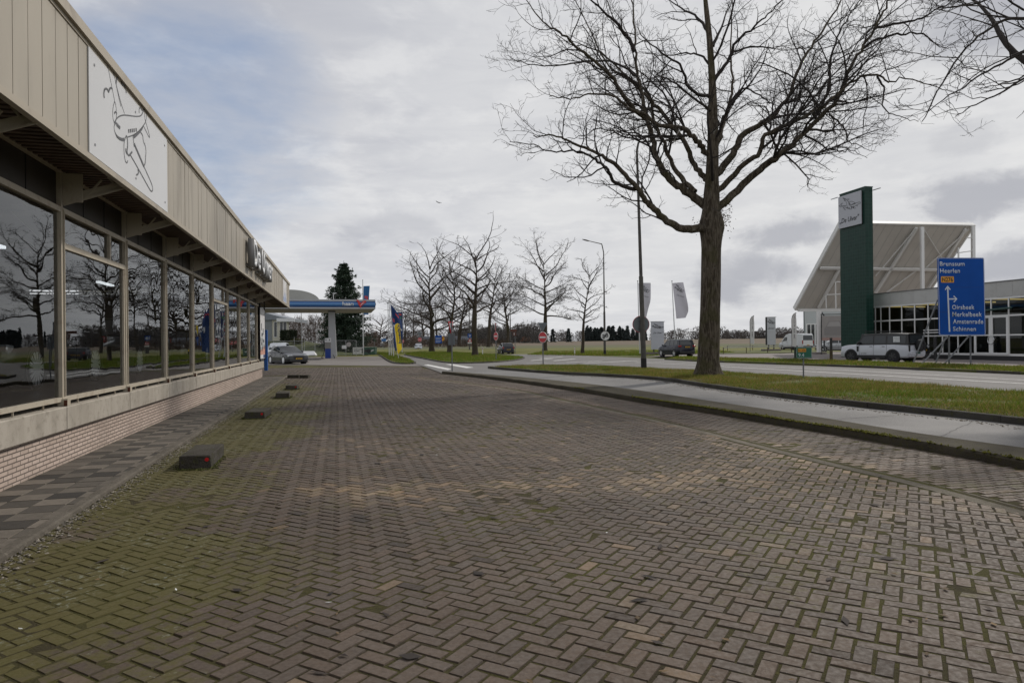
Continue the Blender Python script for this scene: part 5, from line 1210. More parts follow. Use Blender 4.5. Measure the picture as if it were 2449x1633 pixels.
M_WOOD = mat('far_wood', (0.130, 0.115, 0.105), 1.0, var=0.35, scale=0.05); M_WOODB = mat('near_wood', (0.125, 0.09, 0.072), 1.0, var=0.35, scale=0.1); M_FIR = mat('far_fir', (0.042, 0.055, 0.052), 1.0, var=0.4, scale=0.05); M_HAZEWOOD = mat('distant_wood', (0.16, 0.19, 0.23), 1.0, var=0.2, scale=0.02)  # the farthest wood has blue-grey distance haze mixed into its colour
rs = random.Random(11); it = []
def fh(u): return HV(u) + far_d(u)
for k in range(210):
    u = rs.uniform(860, 2450); Y = rs.uniform(415, 445); top = 22 + rs.gauss(0, 4) + (8 if u < 1250 else 0) - (6 if 1700 < u < 1850 else 0); it.append((u, fh(u) + 1.5, fh(u) - top, rs.uniform(16, 34), Y))
for k in range(60):
    u = rs.uniform(1090, 1300); it.append((u, fh(u) + 3, fh(u) - rs.uniform(26, 46), rs.uniform(20, 36), rs.uniform(380, 410)))
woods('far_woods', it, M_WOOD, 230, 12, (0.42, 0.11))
it = [(rs.uniform(1400, 1545), fh(1470) + 1.5, fh(1470) - rs.uniform(20, 36), rs.uniform(9, 14), rs.uniform(395, 415)) for k in range(46)] + [(1322, fh(1322) + 2, fh(1322) - 30, 10, 360), (1360, fh(1360) + 2, fh(1360) - 30, 10, 360), (1128, fh(1128) + 2, fh(1128) - 26, 16, 330), (1149, fh(1149) + 2, fh(1149) - 22, 18, 330)]
firs('far_firs', it, M_FIR, 13)
it = [(rs.uniform(1700, 1960), fh(1800) + 1, fh(1800) - rs.uniform(12, 24), rs.uniform(14, 30), rs.uniform(405, 440)) for k in range(40)]; woods('field_edge_woods', it, M_WOOD, 230, 14, (0.42, 0.12))
sheet_pts = []
it = [(rs.uniform(1820, 2050), HV(1900) - 3, HV(1900) - rs.uniform(9, 13), rs.uniform(40, 80), rs.uniform(1200, 1400)) for k in range(30)]; woods('distant_woods', it, M_HAZEWOOD, 200, 15, (0.5, 0.6))
it = [(rs.uniform(650, 800), 824, 772 - rs.gauss(0, 7) - (12 if u_ else 0), rs.uniform(12, 26), rs.uniform(150, 175)) for k in range(44)] + [(rs.uniform(840, 905), 828, 800 + rs.gauss(0, 7), rs.uniform(14, 24), rs.uniform(160, 180)) for k in range(16)]
woods('scrub_woods', it, M_WOODB, 260, 16, (0.5, 0.055))
it = [(rs.uniform(940, 1080), 826, 806 + rs.gauss(0, 5), rs.uniform(16, 30), rs.uniform(240, 300)) for k in range(34)]; woods('roadside_woods', it, M_WOODB, 200, 17, (0.45, 0.08))
it = [(rs.uniform(880, 1215), 832, 814 + rs.gauss(0, 3.5), rs.uniform(14, 30), rs.uniform(185, 215)) for k in range(70)]; woods('brown_hedges', it, mat('hedge_brown', (0.085, 0.062, 0.046), 1.0, var=0.4, scale=0.2), 220, 18, (0.45, 0.07))
it = [(rs.uniform(1090, 1300), HV(1190) + 6, HV(1190) - rs.uniform(20, 40), rs.uniform(20, 36), rs.uniform(300, 340)) for k in range(40)]; woods('dark_woods', it, mat('dark_wood', (0.085, 0.080, 0.074), 1.0, var=0.3, scale=0.1), 240, 19, (0.42, 0.10))
# ------------------------------------------------------------------ cars (local x = forward, y = left, z = up)
M_TYRE = mat('tyre', (0.018, 0.018, 0.019), 0.85, bump=0.2, bscale=60)
M_RIMS = mat('rim_silver', (0.93, 0.94, 0.95), 0.4, 0.35)
M_RIMK = mat('rim_black', (0.055, 0.055, 0.058), 0.4, 0.0)
M_PLAST = mat('black_plastic', (0.022, 0.022, 0.023), 0.6)
M_CARGL = mat('car_glass', (0.030, 0.036, 0.040), 0.03, spec=0.6)
M_LAMP = mat('headlamp', (0.62, 0.65, 0.68), 0.12, 0.3, coat=1.0)
M_TAIL = mat('tail_lamp', (0.30, 0.012, 0.015), 0.2, coat=1.0)
M_PLATE = mat('yellow_plate', (0.62, 0.36, 0.02), 0.45)
M_PINK = mat('plate_ink', (0.02, 0.02, 0.02), 0.6)
M_CHROME = mat('chrome', (0.6, 0.61, 0.62), 0.15, 1.0)
M_SEAMC = mat('panel_gap', (0.008, 0.008, 0.008), 0.8)
def paint(name, col, metal=0.3, rough=0.3): return mat(name, col, rough, metal, spec=0.35, coat=0.35, var=0.05, scale=3)
def wheel(root, x, y, r, w, rim, spokes=5, tyre_h=0.30):
    sg = 1 if y > 0 else -1
    wt_ = MB(); prof = [(r * (1 - tyre_h), -w / 2), (r * 0.93, -w / 2), (r, -w * 0.36), (r, w * 0.36), (r * 0.93, w / 2), (r * (1 - tyre_h), w / 2)]; N = 28
    rings = [[Vector((x + pr * math.cos(a), y + sg * pz, r + pr * math.sin(a))) for pr, pz in prof] for a in [2 * math.pi * i / N for i in range(N)]]; rings.append(rings[0])
    wt_.loft(rings, cap=False, closed=False); o = wt_.build('wheel', M_TYRE, root, 40)
    m = MB(); rr = r * (1 - tyre_h); yo = y + sg * w * 0.42
    m.tube([(x, y + sg * w * 0.49, r), (x, y + sg * w * 0.30, r)], [rr * 1.02, rr * 0.9], N, 0, cap=False).tube([(x, yo + sg * 0.025, r), (x, yo - sg * 0.01, r)], rr * 0.17, 14, 0)
    for k in range(spokes):
        a = 2 * math.pi * (k + 0.25) / spokes
        for da in ((-0.09, 0.09) if spokes > 6 else (0,)):
            p0 = (x + rr * 0.14 * math.cos(a + da), yo + sg * 0.015, r + rr * 0.14 * math.sin(a + da)); p1 = (x + rr * 0.97 * math.cos(a + da * 1.6), yo, r + rr * 0.97 * math.sin(a + da * 1.6))
            m.bar(p0, p1, rr * (0.105 if spokes > 6 else 0.20), 0.025, 0, up=(0, 1, 0))
    m.build('rim', rim, o); MB().disc((x, y + sg * w * 0.25, r), (0, 1, 0), rr * 0.98, 0.01, N).build('brake_disc', M_PLAST, o)
    return o
def car(name, label, cat, loc, rotz, P, body, group=None):
    t = thing(name, label, cat, loc, rotz, group)
    L, W, H, zb = P['L'], P['W'], P['H'], P.get('belt', 0.95); gc = P.get('gc', 0.2); w2 = W / 2; r = P['r']; fx, rx = P['axle']   # axle x positions
    hood = P['hood']                                            # [(x, z)] upper line of the lower body, front to rear
    xs = sorted(set([x for x, _ in hood] + [fx, rx, 0.0]), reverse=True)
    hx = [p[0] for p in reversed(hood)]; hz = [p[1] for p in reversed(hood)]
    rings = []
    for x in xs:
        e = min(L / 2 - x, x + L / 2); tw = 1.0 - 0.17 * max(0, 1 - e / 0.42) ** 2.2 * P.get('round', 1.0); zt_ = float(np.interp(x, hx, hz)); b0 = gc + P.get('nose', 0.12) * max(0, 1 - e / 0.25); wv = w2 * tw
        half = [(0, b0), (wv * 0.9, b0), (wv * 0.985, b0 + 0.10), (wv, b0 + 0.45 * (zt_ - b0)), (wv * 0.992, zt_ - 0.14 * (zt_ - b0) - 0.02), (wv * 0.93, zt_ - 0.012), (wv * 0.6, zt_ + 0.02), (0, zt_ + 0.028)]
        rings.append([Vector((x, y, z)) for y, z in half] + [Vector((x, -y, z)) for y, z in half[-2:0:-1]])
    b = MB().loft(rings)
    gw = w2 * P.get('gw', 0.93); tum = P.get('tumble', 0.17)
    def gy(z): return gw * (1 - tum * max(0.0, (z - zb) / (H - zb)))
    xa, xb_, xc, xd = P['gh']                                   # windscreen foot, roof front, roof rear, rear glass foot
    roof = P.get('roof') or [(xa, zb), (xb_ + 0.06 * (xa - xb_), H - 0.10), (xb_, H - 0.05), (xb_ * .6 + xc * .4, H), (xc * .7 + xb_ * .3, H), (xc, H - 0.05), (xd, zb)]
    rg = []
    for x, z in roof:
        z = max(z, zb + 0.005); rg.append([Vector((x, gw, zb - 0.06)), Vector((x, gy(z), z - 0.035 if z > zb + .1 else z)), Vector((x, gy(z) * 0.9, z)), Vector((x, 0, z + 0.015)), Vector((x, -gy(z) * 0.9, z)), Vector((x, -gy(z), z - 0.035 if z > zb + .1 else z)), Vector((x, -gw, zb - 0.06))])
    cab = MB().loft(rg)
    b.build('body', body, t, 35); cab.build('cabin', P.get('roofmat') or body, t, 30)
    def side(poly, mt, nm, off=0.006, parent=None):
        for sg in (1, -1):
            m = MB(); A = [Vector((x, sg * (gy(z) + off), z)) for x, z in poly]; Bk = [p - Vector((0, sg * 0.012, 0)) for p in A]; n = len(A)
            m.add(A + Bk, [tuple(range(n)), tuple(range(2 * n - 1, n - 1, -1))] + [(i, (i + 1) % n, n + (i + 1) % n, n + i) for i in range(n)]); m.build(nm, mt, parent or t)
    for w in P['windows']: side(w, M_CARGL, 'side_window')
    def sloped(x0, z0, x1, z1, nm, k0=0.93, k1=0.93, mt=M_CARGL, off=0.008):
        d = Vector((x1 - x0, 0, z1 - z0)).normalized(); nr = Vector((-d.z, 0, d.x)) if (x1 < x0) else Vector((-d.z, 0, d.x))
        if (nr.x > 0) != (x0 > 0): nr = -nr
        q = [Vector((x0, s * gy(z0) * k0, z0)) + nr * off for s in (1, -1)] + [Vector((x1, s * gy(z1) * k1, z1)) + nr * off for s in (-1, 1)]
        c = [p - nr * 0.02 for p in q]; MB().add(q + c, [(0, 1, 2, 3), (7, 6, 5, 4), (0, 4, 5, 1), (1, 5, 6, 2), (2, 6, 7, 3), (3, 7, 4, 0)]).build(nm, mt, t)
    ws = P.get('ws') or (0.06, 0.94); sloped(xa + (xb_ - xa) * ws[0], zb + (H - 0.07 - zb) * ws[0] + .01, xa + (xb_ - xa) * ws[1], zb + (H - 0.10 - zb) * ws[1] + .01, 'windscreen')
    rw = P.get('rw')
    if rw: sloped(*rw, 'rear_window', 0.88, 0.88)
    wv = P.get('ww', 0.22)
    for x in (fx, rx):
        for sg in (1, -1):
            y = sg * (w2 - wv / 2 + P.get('wout', 0.012 + P.get('arch', 0) * 0.7))
            MB().tube([(x, sg * (w2 - 0.30), r), (x, sg * (w2 + 0.004), r)], r * 1.09, 24).build('wheel_arch', M_PLAST, t)
            if P.get('arch'):
                m = MB(); N = 14; out = r * 1.24
                ring = [[Vector((x + q * math.cos(a), sg * yy, r + q * math.sin(a))) for q, yy in ((r * 1.12, w2 - 0.05), (r * 1.12, w2 + 0.03), (out * 0.96, w2 + 0.028), (out, w2 - 0.03))] for a in [math.pi * (-0.06 + 1.12 * i / N) for i in range(N + 1)]]
                m.loft(ring).build('arch_trim', M_PLAST, t, 40)
            wheel(t, x, y, r, wv, P.get('rim', M_RIMS), P.get('spokes', 5), P.get('tyre_h', 0.32))
    sb = gc + 0.02                                              # sills and bumpers
    for sg in (1, -1):
        MB().bbox(rx + r * 1.2, fx - r * 1.2, sg * (w2 - 0.05) - 0.07, sg * (w2 - 0.05) + 0.07, sb - 0.06, sb + P.get('sill', 0.10), 0.02).build('sill', M_PLAST, t)
        for x in P.get('doors', []): MB().box(x - 0.006, x + 0.006, sg * w2 * 0.99 - 0.012, sg * w2 * 0.99 + 0.012, gc + 0.16, zb - 0.05).build('door_gap', M_SEAMC, t)
        for x in P.get('handles', []): MB().bbox(x - 0.1, x + 0.1, sg * w2 - 0.02, sg * w2 + 0.022, zb - 0.17, zb - 0.135, 0.008).build('door_handle', P.get('hmat') or M_PLAST, t)
        xm = xa - 0.38 * (xa - xb_) - 0.05; MB().bbox(xm - 0.06, xm + 0.08, sg * (gw + 0.14) - 0.09, sg * (gw + 0.14) + 0.09, zb + 0.02, zb + 0.17, 0.03).box(xm - 0.02, xm + 0.02, min(sg * gw, sg * (gw + 0.1)), max(sg * gw, sg * (gw + 0.1)), zb + 0.02, zb + 0.05).build('mirror', P.get('mirmat') or body, t, 40)
    fz, rz = P.get('fb', (gc + 0.04, gc + 0.22)), P.get('rb', (gc + 0.02, gc + 0.25)); bw = P.get('bw', 0.80)
    MB().bbox(L / 2 - 0.22, L / 2 + 0.015, -w2 * bw, w2 * bw, fz[0], fz[1], 0.03).build('front_bumper', P.get('bmat') or M_PLAST, t, 40)
    MB().bbox(-L / 2 - 0.02, -L / 2 + 0.22, -w2 * (bw + .06), w2 * (bw + .06), rz[0], rz[1], 0.03).build('rear_bumper', P.get('bmat') or M_PLAST, t, 40)
    hl = P.get('hl')                                            # x0, x1, y0, y1, z0, z1
    if hl:
        for sg in (1, -1): MB().bbox(hl[0], hl[1], min(sg * hl[2], sg * hl[3]), max(sg * hl[2], sg * hl[3]), hl[4], hl[5], 0.02).build('headlight', M_LAMP, t, 40)
    tl = P.get('tl')
    if tl:
        for sg in (1, -1): MB().bbox(tl[0], tl[1], min(sg * tl[2], sg * tl[3]), max(sg * tl[2], sg * tl[3]), tl[4], tl[5], 0.02).build('taillight', P.get('tlmat') or M_TAIL, t, 40)
    gr = P.get('grille')
    if gr: MB().bbox(gr[0] - 0.06, gr[0], -gr[1], gr[1], gr[2], gr[3], 0.01).build('grille', M_PLAST, t)
    for key, s, xn in (('fp', 1, L / 2), ('rp', -1, -L / 2)):
        z = P.get(key)
        if z is None: continue
        xo = P.get(key + 'x', xn + s * 0.03); o = MB().box(xo - 0.008, xo + 0.008, -0.26, 0.26, z - 0.055, z + 0.055).build('number_plate', P.get('pmat') or M_PLATE, t)
        MB().box(xo + s * 0.008 - 0.001, xo + s * 0.008 + 0.001, -0.20, -0.08, z - 0.03, z + 0.03).box(xo + s * 0.008 - 0.001, xo + s * 0.008 + 0.001, -0.04, 0.06, z - 0.03, z + 0.03).box(xo + s * 0.008 - 0.001, xo + s * 0.008 + 0.001, 0.1, 0.2, z - 0.03, z + 0.03).build('plate_marks', M_PINK, o)
    return t
def head(deg): return math.radians(90 - deg)                    # heading measured from +Y towards +X -> rotation of local +x
HATCH = dict(L=4.0, W=1.72, H=1.50, belt=0.92, gc=0.17, r=0.31, axle=(1.22, -1.28), hood=[(2.0, 0.52), (1.93, 0.66), (1.55, 0.80), (1.0, 0.90), (0.6, 0.93), (-1.3, 0.97), (-1.75, 0.98), (-1.94, 0.92), (-2.0, 0.62)], gh=(1.05, 0.25, -1.45, -1.86),
    windows=[[(0.72, 0.97), (0.12, 1.40), (-0.40, 1.42), (-0.40, 0.97)], [(-0.46, 0.98), (-0.46, 1.42), (-1.0, 1.38), (-1.2, 1.02)]], rw=(-1.80, 1.02, -1.53, 1.40), doors=[0.75, -0.43, -1.1], handles=[-0.2, -0.95], hl=(1.72, 1.93, 0.50, 0.80, 0.58, 0.74), tl=(-2.0, -1.86, 0.62, 0.83, 0.74, 0.98), rp=0.62, fp=0.42, grille=(2.01, 0.45, 0.50, 0.58), spokes=5)
SUV = dict(L=4.6, W=1.90, H=1.73, belt=1.05, gc=0.22, r=0.365, axle=(1.42, -1.32), hood=[(2.3, 0.62), (2.22, 0.86), (1.85, 0.99), (1.2, 1.06), (0.6, 1.08), (-1.4, 1.12), (-2.0, 1.14), (-2.22, 1.08), (-2.3, 0.70)], gh=(1.25, 0.45, -1.95, -2.18), tumble=0.16,
    windows=[[(0.88, 1.12), (0.32, 1.60), (-0.22, 1.63), (-0.22, 1.12)], [(-0.30, 1.12), (-0.30, 1.63), (-0.98, 1.63), (-1.10, 1.14)], [(-1.20, 1.15), (-1.10, 1.63), (-1.72, 1.60), (-1.86, 1.20)]], rw=(-2.16, 1.18, -1.99, 1.60), doors=[0.85, -0.26, -1.12], handles=[0.0, -0.85], hl=(2.0, 2.2, 0.55, 0.90, 0.80, 0.94), tl=(-2.28, -2.1, 0.62, 0.93, 0.98, 1.14), rp=0.98, fp=0.55, grille=(2.31, 0.55, 0.66, 0.84), rb=(0.34, 0.58), spokes=5, tyre_h=0.26)
SEDAN = dict(L=4.7, W=1.86, H=1.45, belt=0.92, gc=0.16, r=0.335, axle=(1.40, -1.42), hood=[(2.35, 0.50), (2.27, 0.68), (1.8, 0.82), (1.0, 0.92), (0.4, 0.95), (-1.2, 0.98), (-1.9, 1.00), (-2.28, 0.96), (-2.35, 0.60)], gh=(1.05, 0.15, -1.0, -1.85), tumble=0.20,
    windows=[[(0.72, 0.98), (0.08, 1.34), (-0.35, 1.37), (-0.35, 0.98)], [(-0.42, 0.98), (-0.42, 1.37), (-0.95, 1.32), (-1.25, 1.02)]], rw=(-1.70, 1.04, -1.10, 1.36), doors=[0.75, -0.38, -1.15], handles=[-0.15, -0.95], hl=(2.0, 2.24, 0.48, 0.86, 0.60, 0.74), tl=(-2.33, -2.15, 0.55, 0.88, 0.78, 0.93), rp=0.72, fp=0.45, grille=(2.36, 0.42, 0.42, 0.66), spokes=14, tyre_h=0.24)
P_NAVY = paint('paint_navy', (0.006, 0.007, 0.018), 0.0); P_BLK = paint('paint_black', (0.006, 0.006, 0.007), 0.0); P_GREY = paint('paint_grey', (0.030, 0.032, 0.036), 0.0); P_WHITE = paint('paint_white', (0.62, 0.64, 0.67), 0.0); P_SILV = paint('paint_silver', (0.40, 0.42, 0.44), 0.6); P_DSILV = paint('paint_matt_silver', (0.60, 0.62, 0.67), 0.1, 0.38)
# cars driving on the road
p = G(1209, 846.2, ZR); car('hatchback_car', 'dark hatchback seen from behind driving away along the road', 'car', tuple(p), head(-13), HATCH, P_NAVY)
p = G(1617, 852.5, 0.02); c_ = car('suv_car', 'dark blue off-road car seen from its rear left corner, leaving the driveway', 'car', tuple(p), head(-15), SUV, P_NAVY)
MB().box(-1.9, 0.3, 0.62, 0.66, 1.73, 1.765).box(-1.9, 0.3, -0.66, -0.62, 1.73, 1.765).build('roof_rail', M_CHROME, c_)
p = G(1001, 837.4, ZR); car('compact_car', 'silver white compact car driving towards the camera between the tree trunks', 'car', tuple(p), head(180 - 6), {**HATCH, 'H': 1.56}, P_SILV)
p = G(909, 833.6, ZR); car('minivan_car', 'pale silver car approaching, seen just right of the green container', 'car', tuple(p), head(180 - 18), {**HATCH, 'L': 4.2, 'H': 1.62}, P_SILV)
p = G(943, 834.5, ZR); car('dark_car', 'dark car half hidden behind the flagpoles and the yellow flag', 'car', tuple(p), head(165), HATCH, P_BLK)
# white panel van parked beyond the lot grass
VAN = dict(L=5.5, W=2.05, H=2.52, belt=1.35, gc=0.24, r=0.34, axle=(1.78, -1.5), hood=[(2.75, 0.60), (2.68, 0.95), (2.2, 1.18), (1.85, 1.33), (1.4, 1.36), (-2.6, 1.38), (-2.72, 1.36), (-2.75, 0.80)], gh=(2.0, 1.05, -2.55, -2.73), tumble=0.10, gw=0.97, round=0.6,
    roof=[(2.0, 1.35), (1.35, 2.12), (1.05, 2.40), (0.5, 2.50), (-1.5, 2.52), (-2.55, 2.47), (-2.68, 2.30), (-2.73, 1.35)], windows=[[(1.72, 1.42), (1.30, 1.98), (0.72, 2.0), (0.72, 1.42)]], ws=(0.08, 0.8), rw=(-2.725, 1.50, -2.69, 2.22), doors=[1.75, 0.62, -0.7], handles=[0.8], hl=(2.42, 2.62, 0.62, 0.95, 0.92, 1.16), tl=(-2.78, -2.66, 0.86, 1.0, 0.95, 1.50), rp=0.78, fp=0.55, rb=(0.42, 0.68), sill=0.3, spokes=6, grille=(2.76, 0.6, 0.62, 0.78))
p = G(1903, 837.2, 0.02); car('panel_van', 'white high-roof panel van parked near the dealership, dark rear window', 'van', tuple(p), head(-16), VAN, P_WHITE)
p = G(1998, 841.5, 0.02); car('estate_car', 'silver car parked half hidden behind the dark green tower', 'car', tuple(p), head(-72), {**SUV, 'spokes': 6}, P_SILV)
# silver long-wheelbase off-roader with spare wheel on the tail
DEF = dict(L=5.05, W=2.0, H=1.97, belt=1.22, gc=0.30, r=0.405, axle=(1.62, -1.42), hood=[(2.45, 0.78), (2.38, 1.06), (2.1, 1.14), (1.5, 1.18), (1.1, 1.22), (-2.3, 1.26), (-2.46, 1.24), (-2.50, 0.90)], gh=(1.22, 0.72, -2.42, -2.50), tumble=0.10, gw=0.955, round=0.55,
    windows=[[(1.02, 1.29), (0.66, 1.78), (-0.02, 1.80), (-0.02, 1.29)], [(-0.10, 1.29), (-0.10, 1.80), (-0.92, 1.80), (-0.92, 1.29)], [(-1.04, 1.29), (-1.04, 1.80), (-2.28, 1.80), (-2.28, 1.29)]], rw=(-2.50, 1.32, -2.46, 1.80), doors=[0.98, -0.06, -1.0], handles=[0.12, -0.78], hl=(2.22, 2.43, 0.60, 0.90, 0.86, 1.06), tl=(-2.53, -2.42, 0.80, 0.93, 0.74, 1.14), tlmat=M_PLAST, arch=0.03, rim=M_RIMK, spokes=6, tyre_h=0.36, sill=0.16, ww=0.26, grille=(2.46, 0.5, 0.82, 1.0), roofmat=P_BLK, bmat=P_DSILV, rb=(0.50, 0.78), mirmat=P_BLK, rp=0.64, pmat=mat('teal_plate', (0.01, 0.16, 0.13), 0.5))
p = G(2108, 864.8, 0.02); d_ = car('offroad_car', 'long silver off-road wagon with black roof and a spare wheel on its tail', 'car', tuple(p), head(-29), DEF, P_DSILV)
wheel_ = MB(); N = 28; rr_ = 0.40
prof = [(0.22, -0.13), (0.37, -0.13), (0.40, -0.08), (0.40, 0.08), (0.37, 0.13), (0.22, 0.13)]
rings = [[Vector((-2.64 - q, -0.10 + a_ * math.cos(th), 1.13 + a_ * math.sin(th))) for a_, q in prof] for th in [2 * math.pi * i / N for i in range(N)]]; rings.append(rings[0])
sp = wheel_.loft(rings, cap=False, closed=False).build('spare_wheel', M_TYRE, d_, 40); m = MB().disc((-2.70, -0.10, 1.13), (1, 0, 0), 0.25, 0.06, 24)
for k in range(6):
    a = k * math.pi / 3; m.bar((-2.745, -0.10, 1.13), (-2.745, -0.10 + 0.22 * math.cos(a), 1.13 + 0.22 * math.sin(a)), 0.05, 0.03, up=(1, 0, 0))
m.build('rim', M_RIMK, sp)
MB().box(-1.9, -1.45, 0.9485 + 0.0, 0.9545, 1.36, 1.74).build('price_sheet', mat('paper_white', (0.68, 0.70, 0.71), 0.7), d_)
MB().box(-1.86, -1.5, 0.9545, 0.9555, 1.62, 1.64).box(-1.86, -1.55, 0.9545, 0.9555, 1.55, 1.565).box(-1.86, -1.6, 0.9545, 0.9555, 1.48, 1.495).box(-1.62, -1.54, 0.9545, 0.9555, 1.39, 1.43).build('print', mat('faint_ink', (0.3, 0.3, 0.33), 0.7), d_)
MB().bbox(1.02, 1.18, 0.985, 1.006, 0.72, 1.10, 0.006).bbox(1.02, 1.18, -1.006, -0.985, 0.72, 1.10, 0.006).build('side_vent', M_PLAST, d_)
MB().bbox(-2.52, -2.44, -0.98, 0.98, 1.26, 1.30, 0.01).build('tail_trim', M_PLAST, d_)
textmesh('DE UIVER', ((0.86, 1.002, 0.55), (-1, 0, 0), (0, 0, 1)), w=0.42, h=0.07, th=0.003, off=0.006, m=M_PLAST, parent=d_)
# older black off-roader facing the camera behind it
OLD = dict(L=4.6, W=1.85, H=2.02, belt=1.28, gc=0.34, r=0.40, axle=(1.38, -1.42), hood=[(2.20, 0.80), (2.17, 1.16), (1.9, 1.20), (0.9, 1.26), (0.8, 1.28), (-2.2, 1.28), (-2.28, 1.26), (-2.3, 0.8)], gh=(0.82, 0.62, -2.2, -2.28), tumble=0.10, gw=0.95, round=0.1,
    windows=[[(0.62, 1.36), (0.52, 1.82), (-0.2, 1.84), (-0.2, 1.36)], [(-0.3, 1.36), (-0.3, 1.84), (-1.1, 1.84), (-1.1, 1.36)], [(-1.25, 1.36), (-1.25, 1.84), (-2.05, 1.84), (-2.05, 1.36)]], rw=(-2.27, 1.4, -2.22, 1.8), doors=[0.7, -0.25], handles=[0.0], arch=0.03, rim=M_RIMK, spokes=6, tyre_h=0.38, ww=0.24, grille=(2.215, 0.42, 0.86, 1.12), fp=0.72, bmat=P_BLK, fb=(0.52, 0.68), sill=0.1)
p = G(2178, 861, 0.02); p = p + Vector((0.1, 2.3, 0)); o_ = car('old_offroad_car', 'black boxy off-road car facing the camera with a roof rack and round headlights', 'car', tuple(p), head(152), OLD, P_BLK)
m = MB()
for sg in (1, -1): MB().disc((2.215, sg * 0.62, 0.99), (1, 0, 0), 0.11, 0.05, 20).build('headlight', M_LAMP, o_)
m.box(-2.0, 0.5, -0.72, 0.72, 2.10, 2.13)
for sg in (1, -1):
    m.bar((-2.0, sg * 0.72, 2.20), (0.5, sg * 0.72, 2.20), 0.03)
    for x in (-1.9, -0.7, 0.4): m.bar((x, sg * 0.72, 2.0), (x, sg * 0.72, 2.2), 0.03)
m.build('roof_rack', M_PLAST, o_)
m = MB().bar((0.95, 0.78, 1.25), (0.95, 0.78, 1.95), 0.06); m.build('snorkel', M_PLAST, o_)
# dark saloon at the air pump of the petrol station, a white one behind it
p = G(688, 869.5, 0.012); car('saloon_car', 'dark grey saloon with a yellow plate facing right at the petrol station', 'car', tuple(p), head(140), {**SEDAN, 'H': 1.48}, P_GREY)
p = G(667, 862, 0.012); car('white_suv_car', 'white car of which only the roof shows above the dark saloon', 'car', tuple(p), head(168), {**SUV, 'H': 1.8}, P_WHITE)
# three saloons standing in the showroom
for i, (sa, sb_, lab) in enumerate(((12.75, 15.55, 'dark saloon with large silver wheels inside the nearest shop windows'), (18.75, 21.45, 'dark saloon with silver wheels in the middle of the showroom'), (24.95, 27.75, 'dark saloon with silver wheels near the far end of the showroom'))):
    mid = (sa + sb_) / 2; wb = sb_ - sa; q = Bp(mid, -5.72, 0.90)
    car('showroom_car', lab, 'car', tuple(q), math.atan2(-DV.y, -DV.x), {**SEDAN, 'axle': (wb / 2, -wb / 2), 'r': 0.35, 'tyre_h': 0.20}, (P_BLK, P_GREY, P_BLK)[i], 'dark saloons in the showroom')
# ------------------------------------------------------------------ petrol station
M_STBLU = mat('station_blue', (0.012, 0.10, 0.30), 0.25, coat=0.5); M_STSHEEN = mat('station_blue_highlight', (0.05, 0.20, 0.46), 0.25, coat=0.5); M_STDARK = mat('station_dark_blue', (0.008, 0.035, 0.13), 0.3, coat=0.5)
M_ALU = mat('aluminium', (0.38, 0.39, 0.41), 0.35, 0.5); M_UNDER = mat('canopy_ceiling', (0.42, 0.39, 0.34), 0.7); M_UNDERB = mat('canopy_ceiling_beige', (0.50, 0.40, 0.25), 0.7)
M_LET = mat('white_letter', (0.75, 0.76, 0.78), 0.4); M_RED = mat('rooster_red', (0.55, 0.03, 0.03), 0.35); M_POLE = mat('white_pole', (0.55, 0.56, 0.57), 0.4, 0.2); M_STEEL = mat('galvanised', (0.36, 0.37, 0.38), 0.5, 0.5, dirt=(0.2, 0.19, 0.18), dirt_amt=0.5)
YC = 74.0; XR = (R(898, 739, YC)).x; ZB = R(898, 738.5, YC).z; ZTOP = R(898, 716.5, YC).z
CT = thing('canopy', 'petrol station canopy with a shiny blue band, white haan lettering and a red rooster', 'canopy', (XR - 10 * math.cos(BA), YC - 10 * math.sin(BA), 0), BA)
def cl(u, d=0.0):
    q = (u - 1224.5) / F; l = (XR - DV.x * -d - q * (YC + DV.y * d)) / (NV.x - NV.y * q); return 10 - l
x0, x1 = -14.0, 10.0; D_ = 10.5
def fascia_prof(y): return [(y, ZB), (y, ZB + 0.15), (y + 0.06, ZB + 0.16), (y + 0.02, ZB + 0.26), (y - 0.05, ZB + 0.42), (y - 0.05, ZB + 0.58), (y + 0.03, ZB + 0.76), (y + 0.06, ZB + 0.80), (y, ZB + 0.81), (y, ZTOP)]
m = MB()
mats_ = [M_ALU, M_STDARK, M_STBLU, M_STSHEEN]; mi = [0, 0, 1, 2, 3, 2, 1, 0, 0]  # lighter blue along the bulge is a highlight painted into the band's colour
P_ = fascia_prof(0.0)
for i in range(len(P_) - 1):
    (y0, z0), (y1, z1) = P_[i], P_[i + 1]
    m.add([(x0, y0, z0), (x1 - y0 * 0, y0, z0), (x1, y1, z1), (x0, y1, z1)], [(0, 1, 2, 3)], mi[i])
    m.add([(x1 - y0, 0, z0), (x1 - y0, D_, z0), (x1 - y1, D_, z1), (x1 - y1, 0, z1)], [(0, 1, 2, 3)], mi[i])
m.build('fascia', mats_, CT, fixn=False)
MB().box(x0, x1 - 0.05, 0.08, D_, ZTOP - 0.06, ZTOP - 0.01).build('roof', M_ALU, CT)
MB().box(x0 + 9.5, x1 - 0.03, 0.03, D_, ZB + 0.0, ZB + 0.05).build('ceiling', M_UNDER, CT); MB().box(x0, x0 + 9.47, 0.03, D_, ZB - 0.02, ZB + 0.05).build('beige_ceiling', M_UNDERB, CT)
colx = cl(794, 5.0)
for cx in (colx, colx - 11.0):
    o = MB().bbox(cx - 0.38, cx + 0.38, 4.7, 5.3, 0.0, ZB, 0.02).build('column', M_ALU, CT); MB().box(cx - 0.42, cx + 0.42, 4.66, 5.34, ZB - 0.12, ZB - 0.03).build('collar', M_PLAST, o)
o_h = R(775, 727, YC); fr = ((cl(820), -0.06, ZB + 0.33), (1, 0, 0), (0, 0, 1))
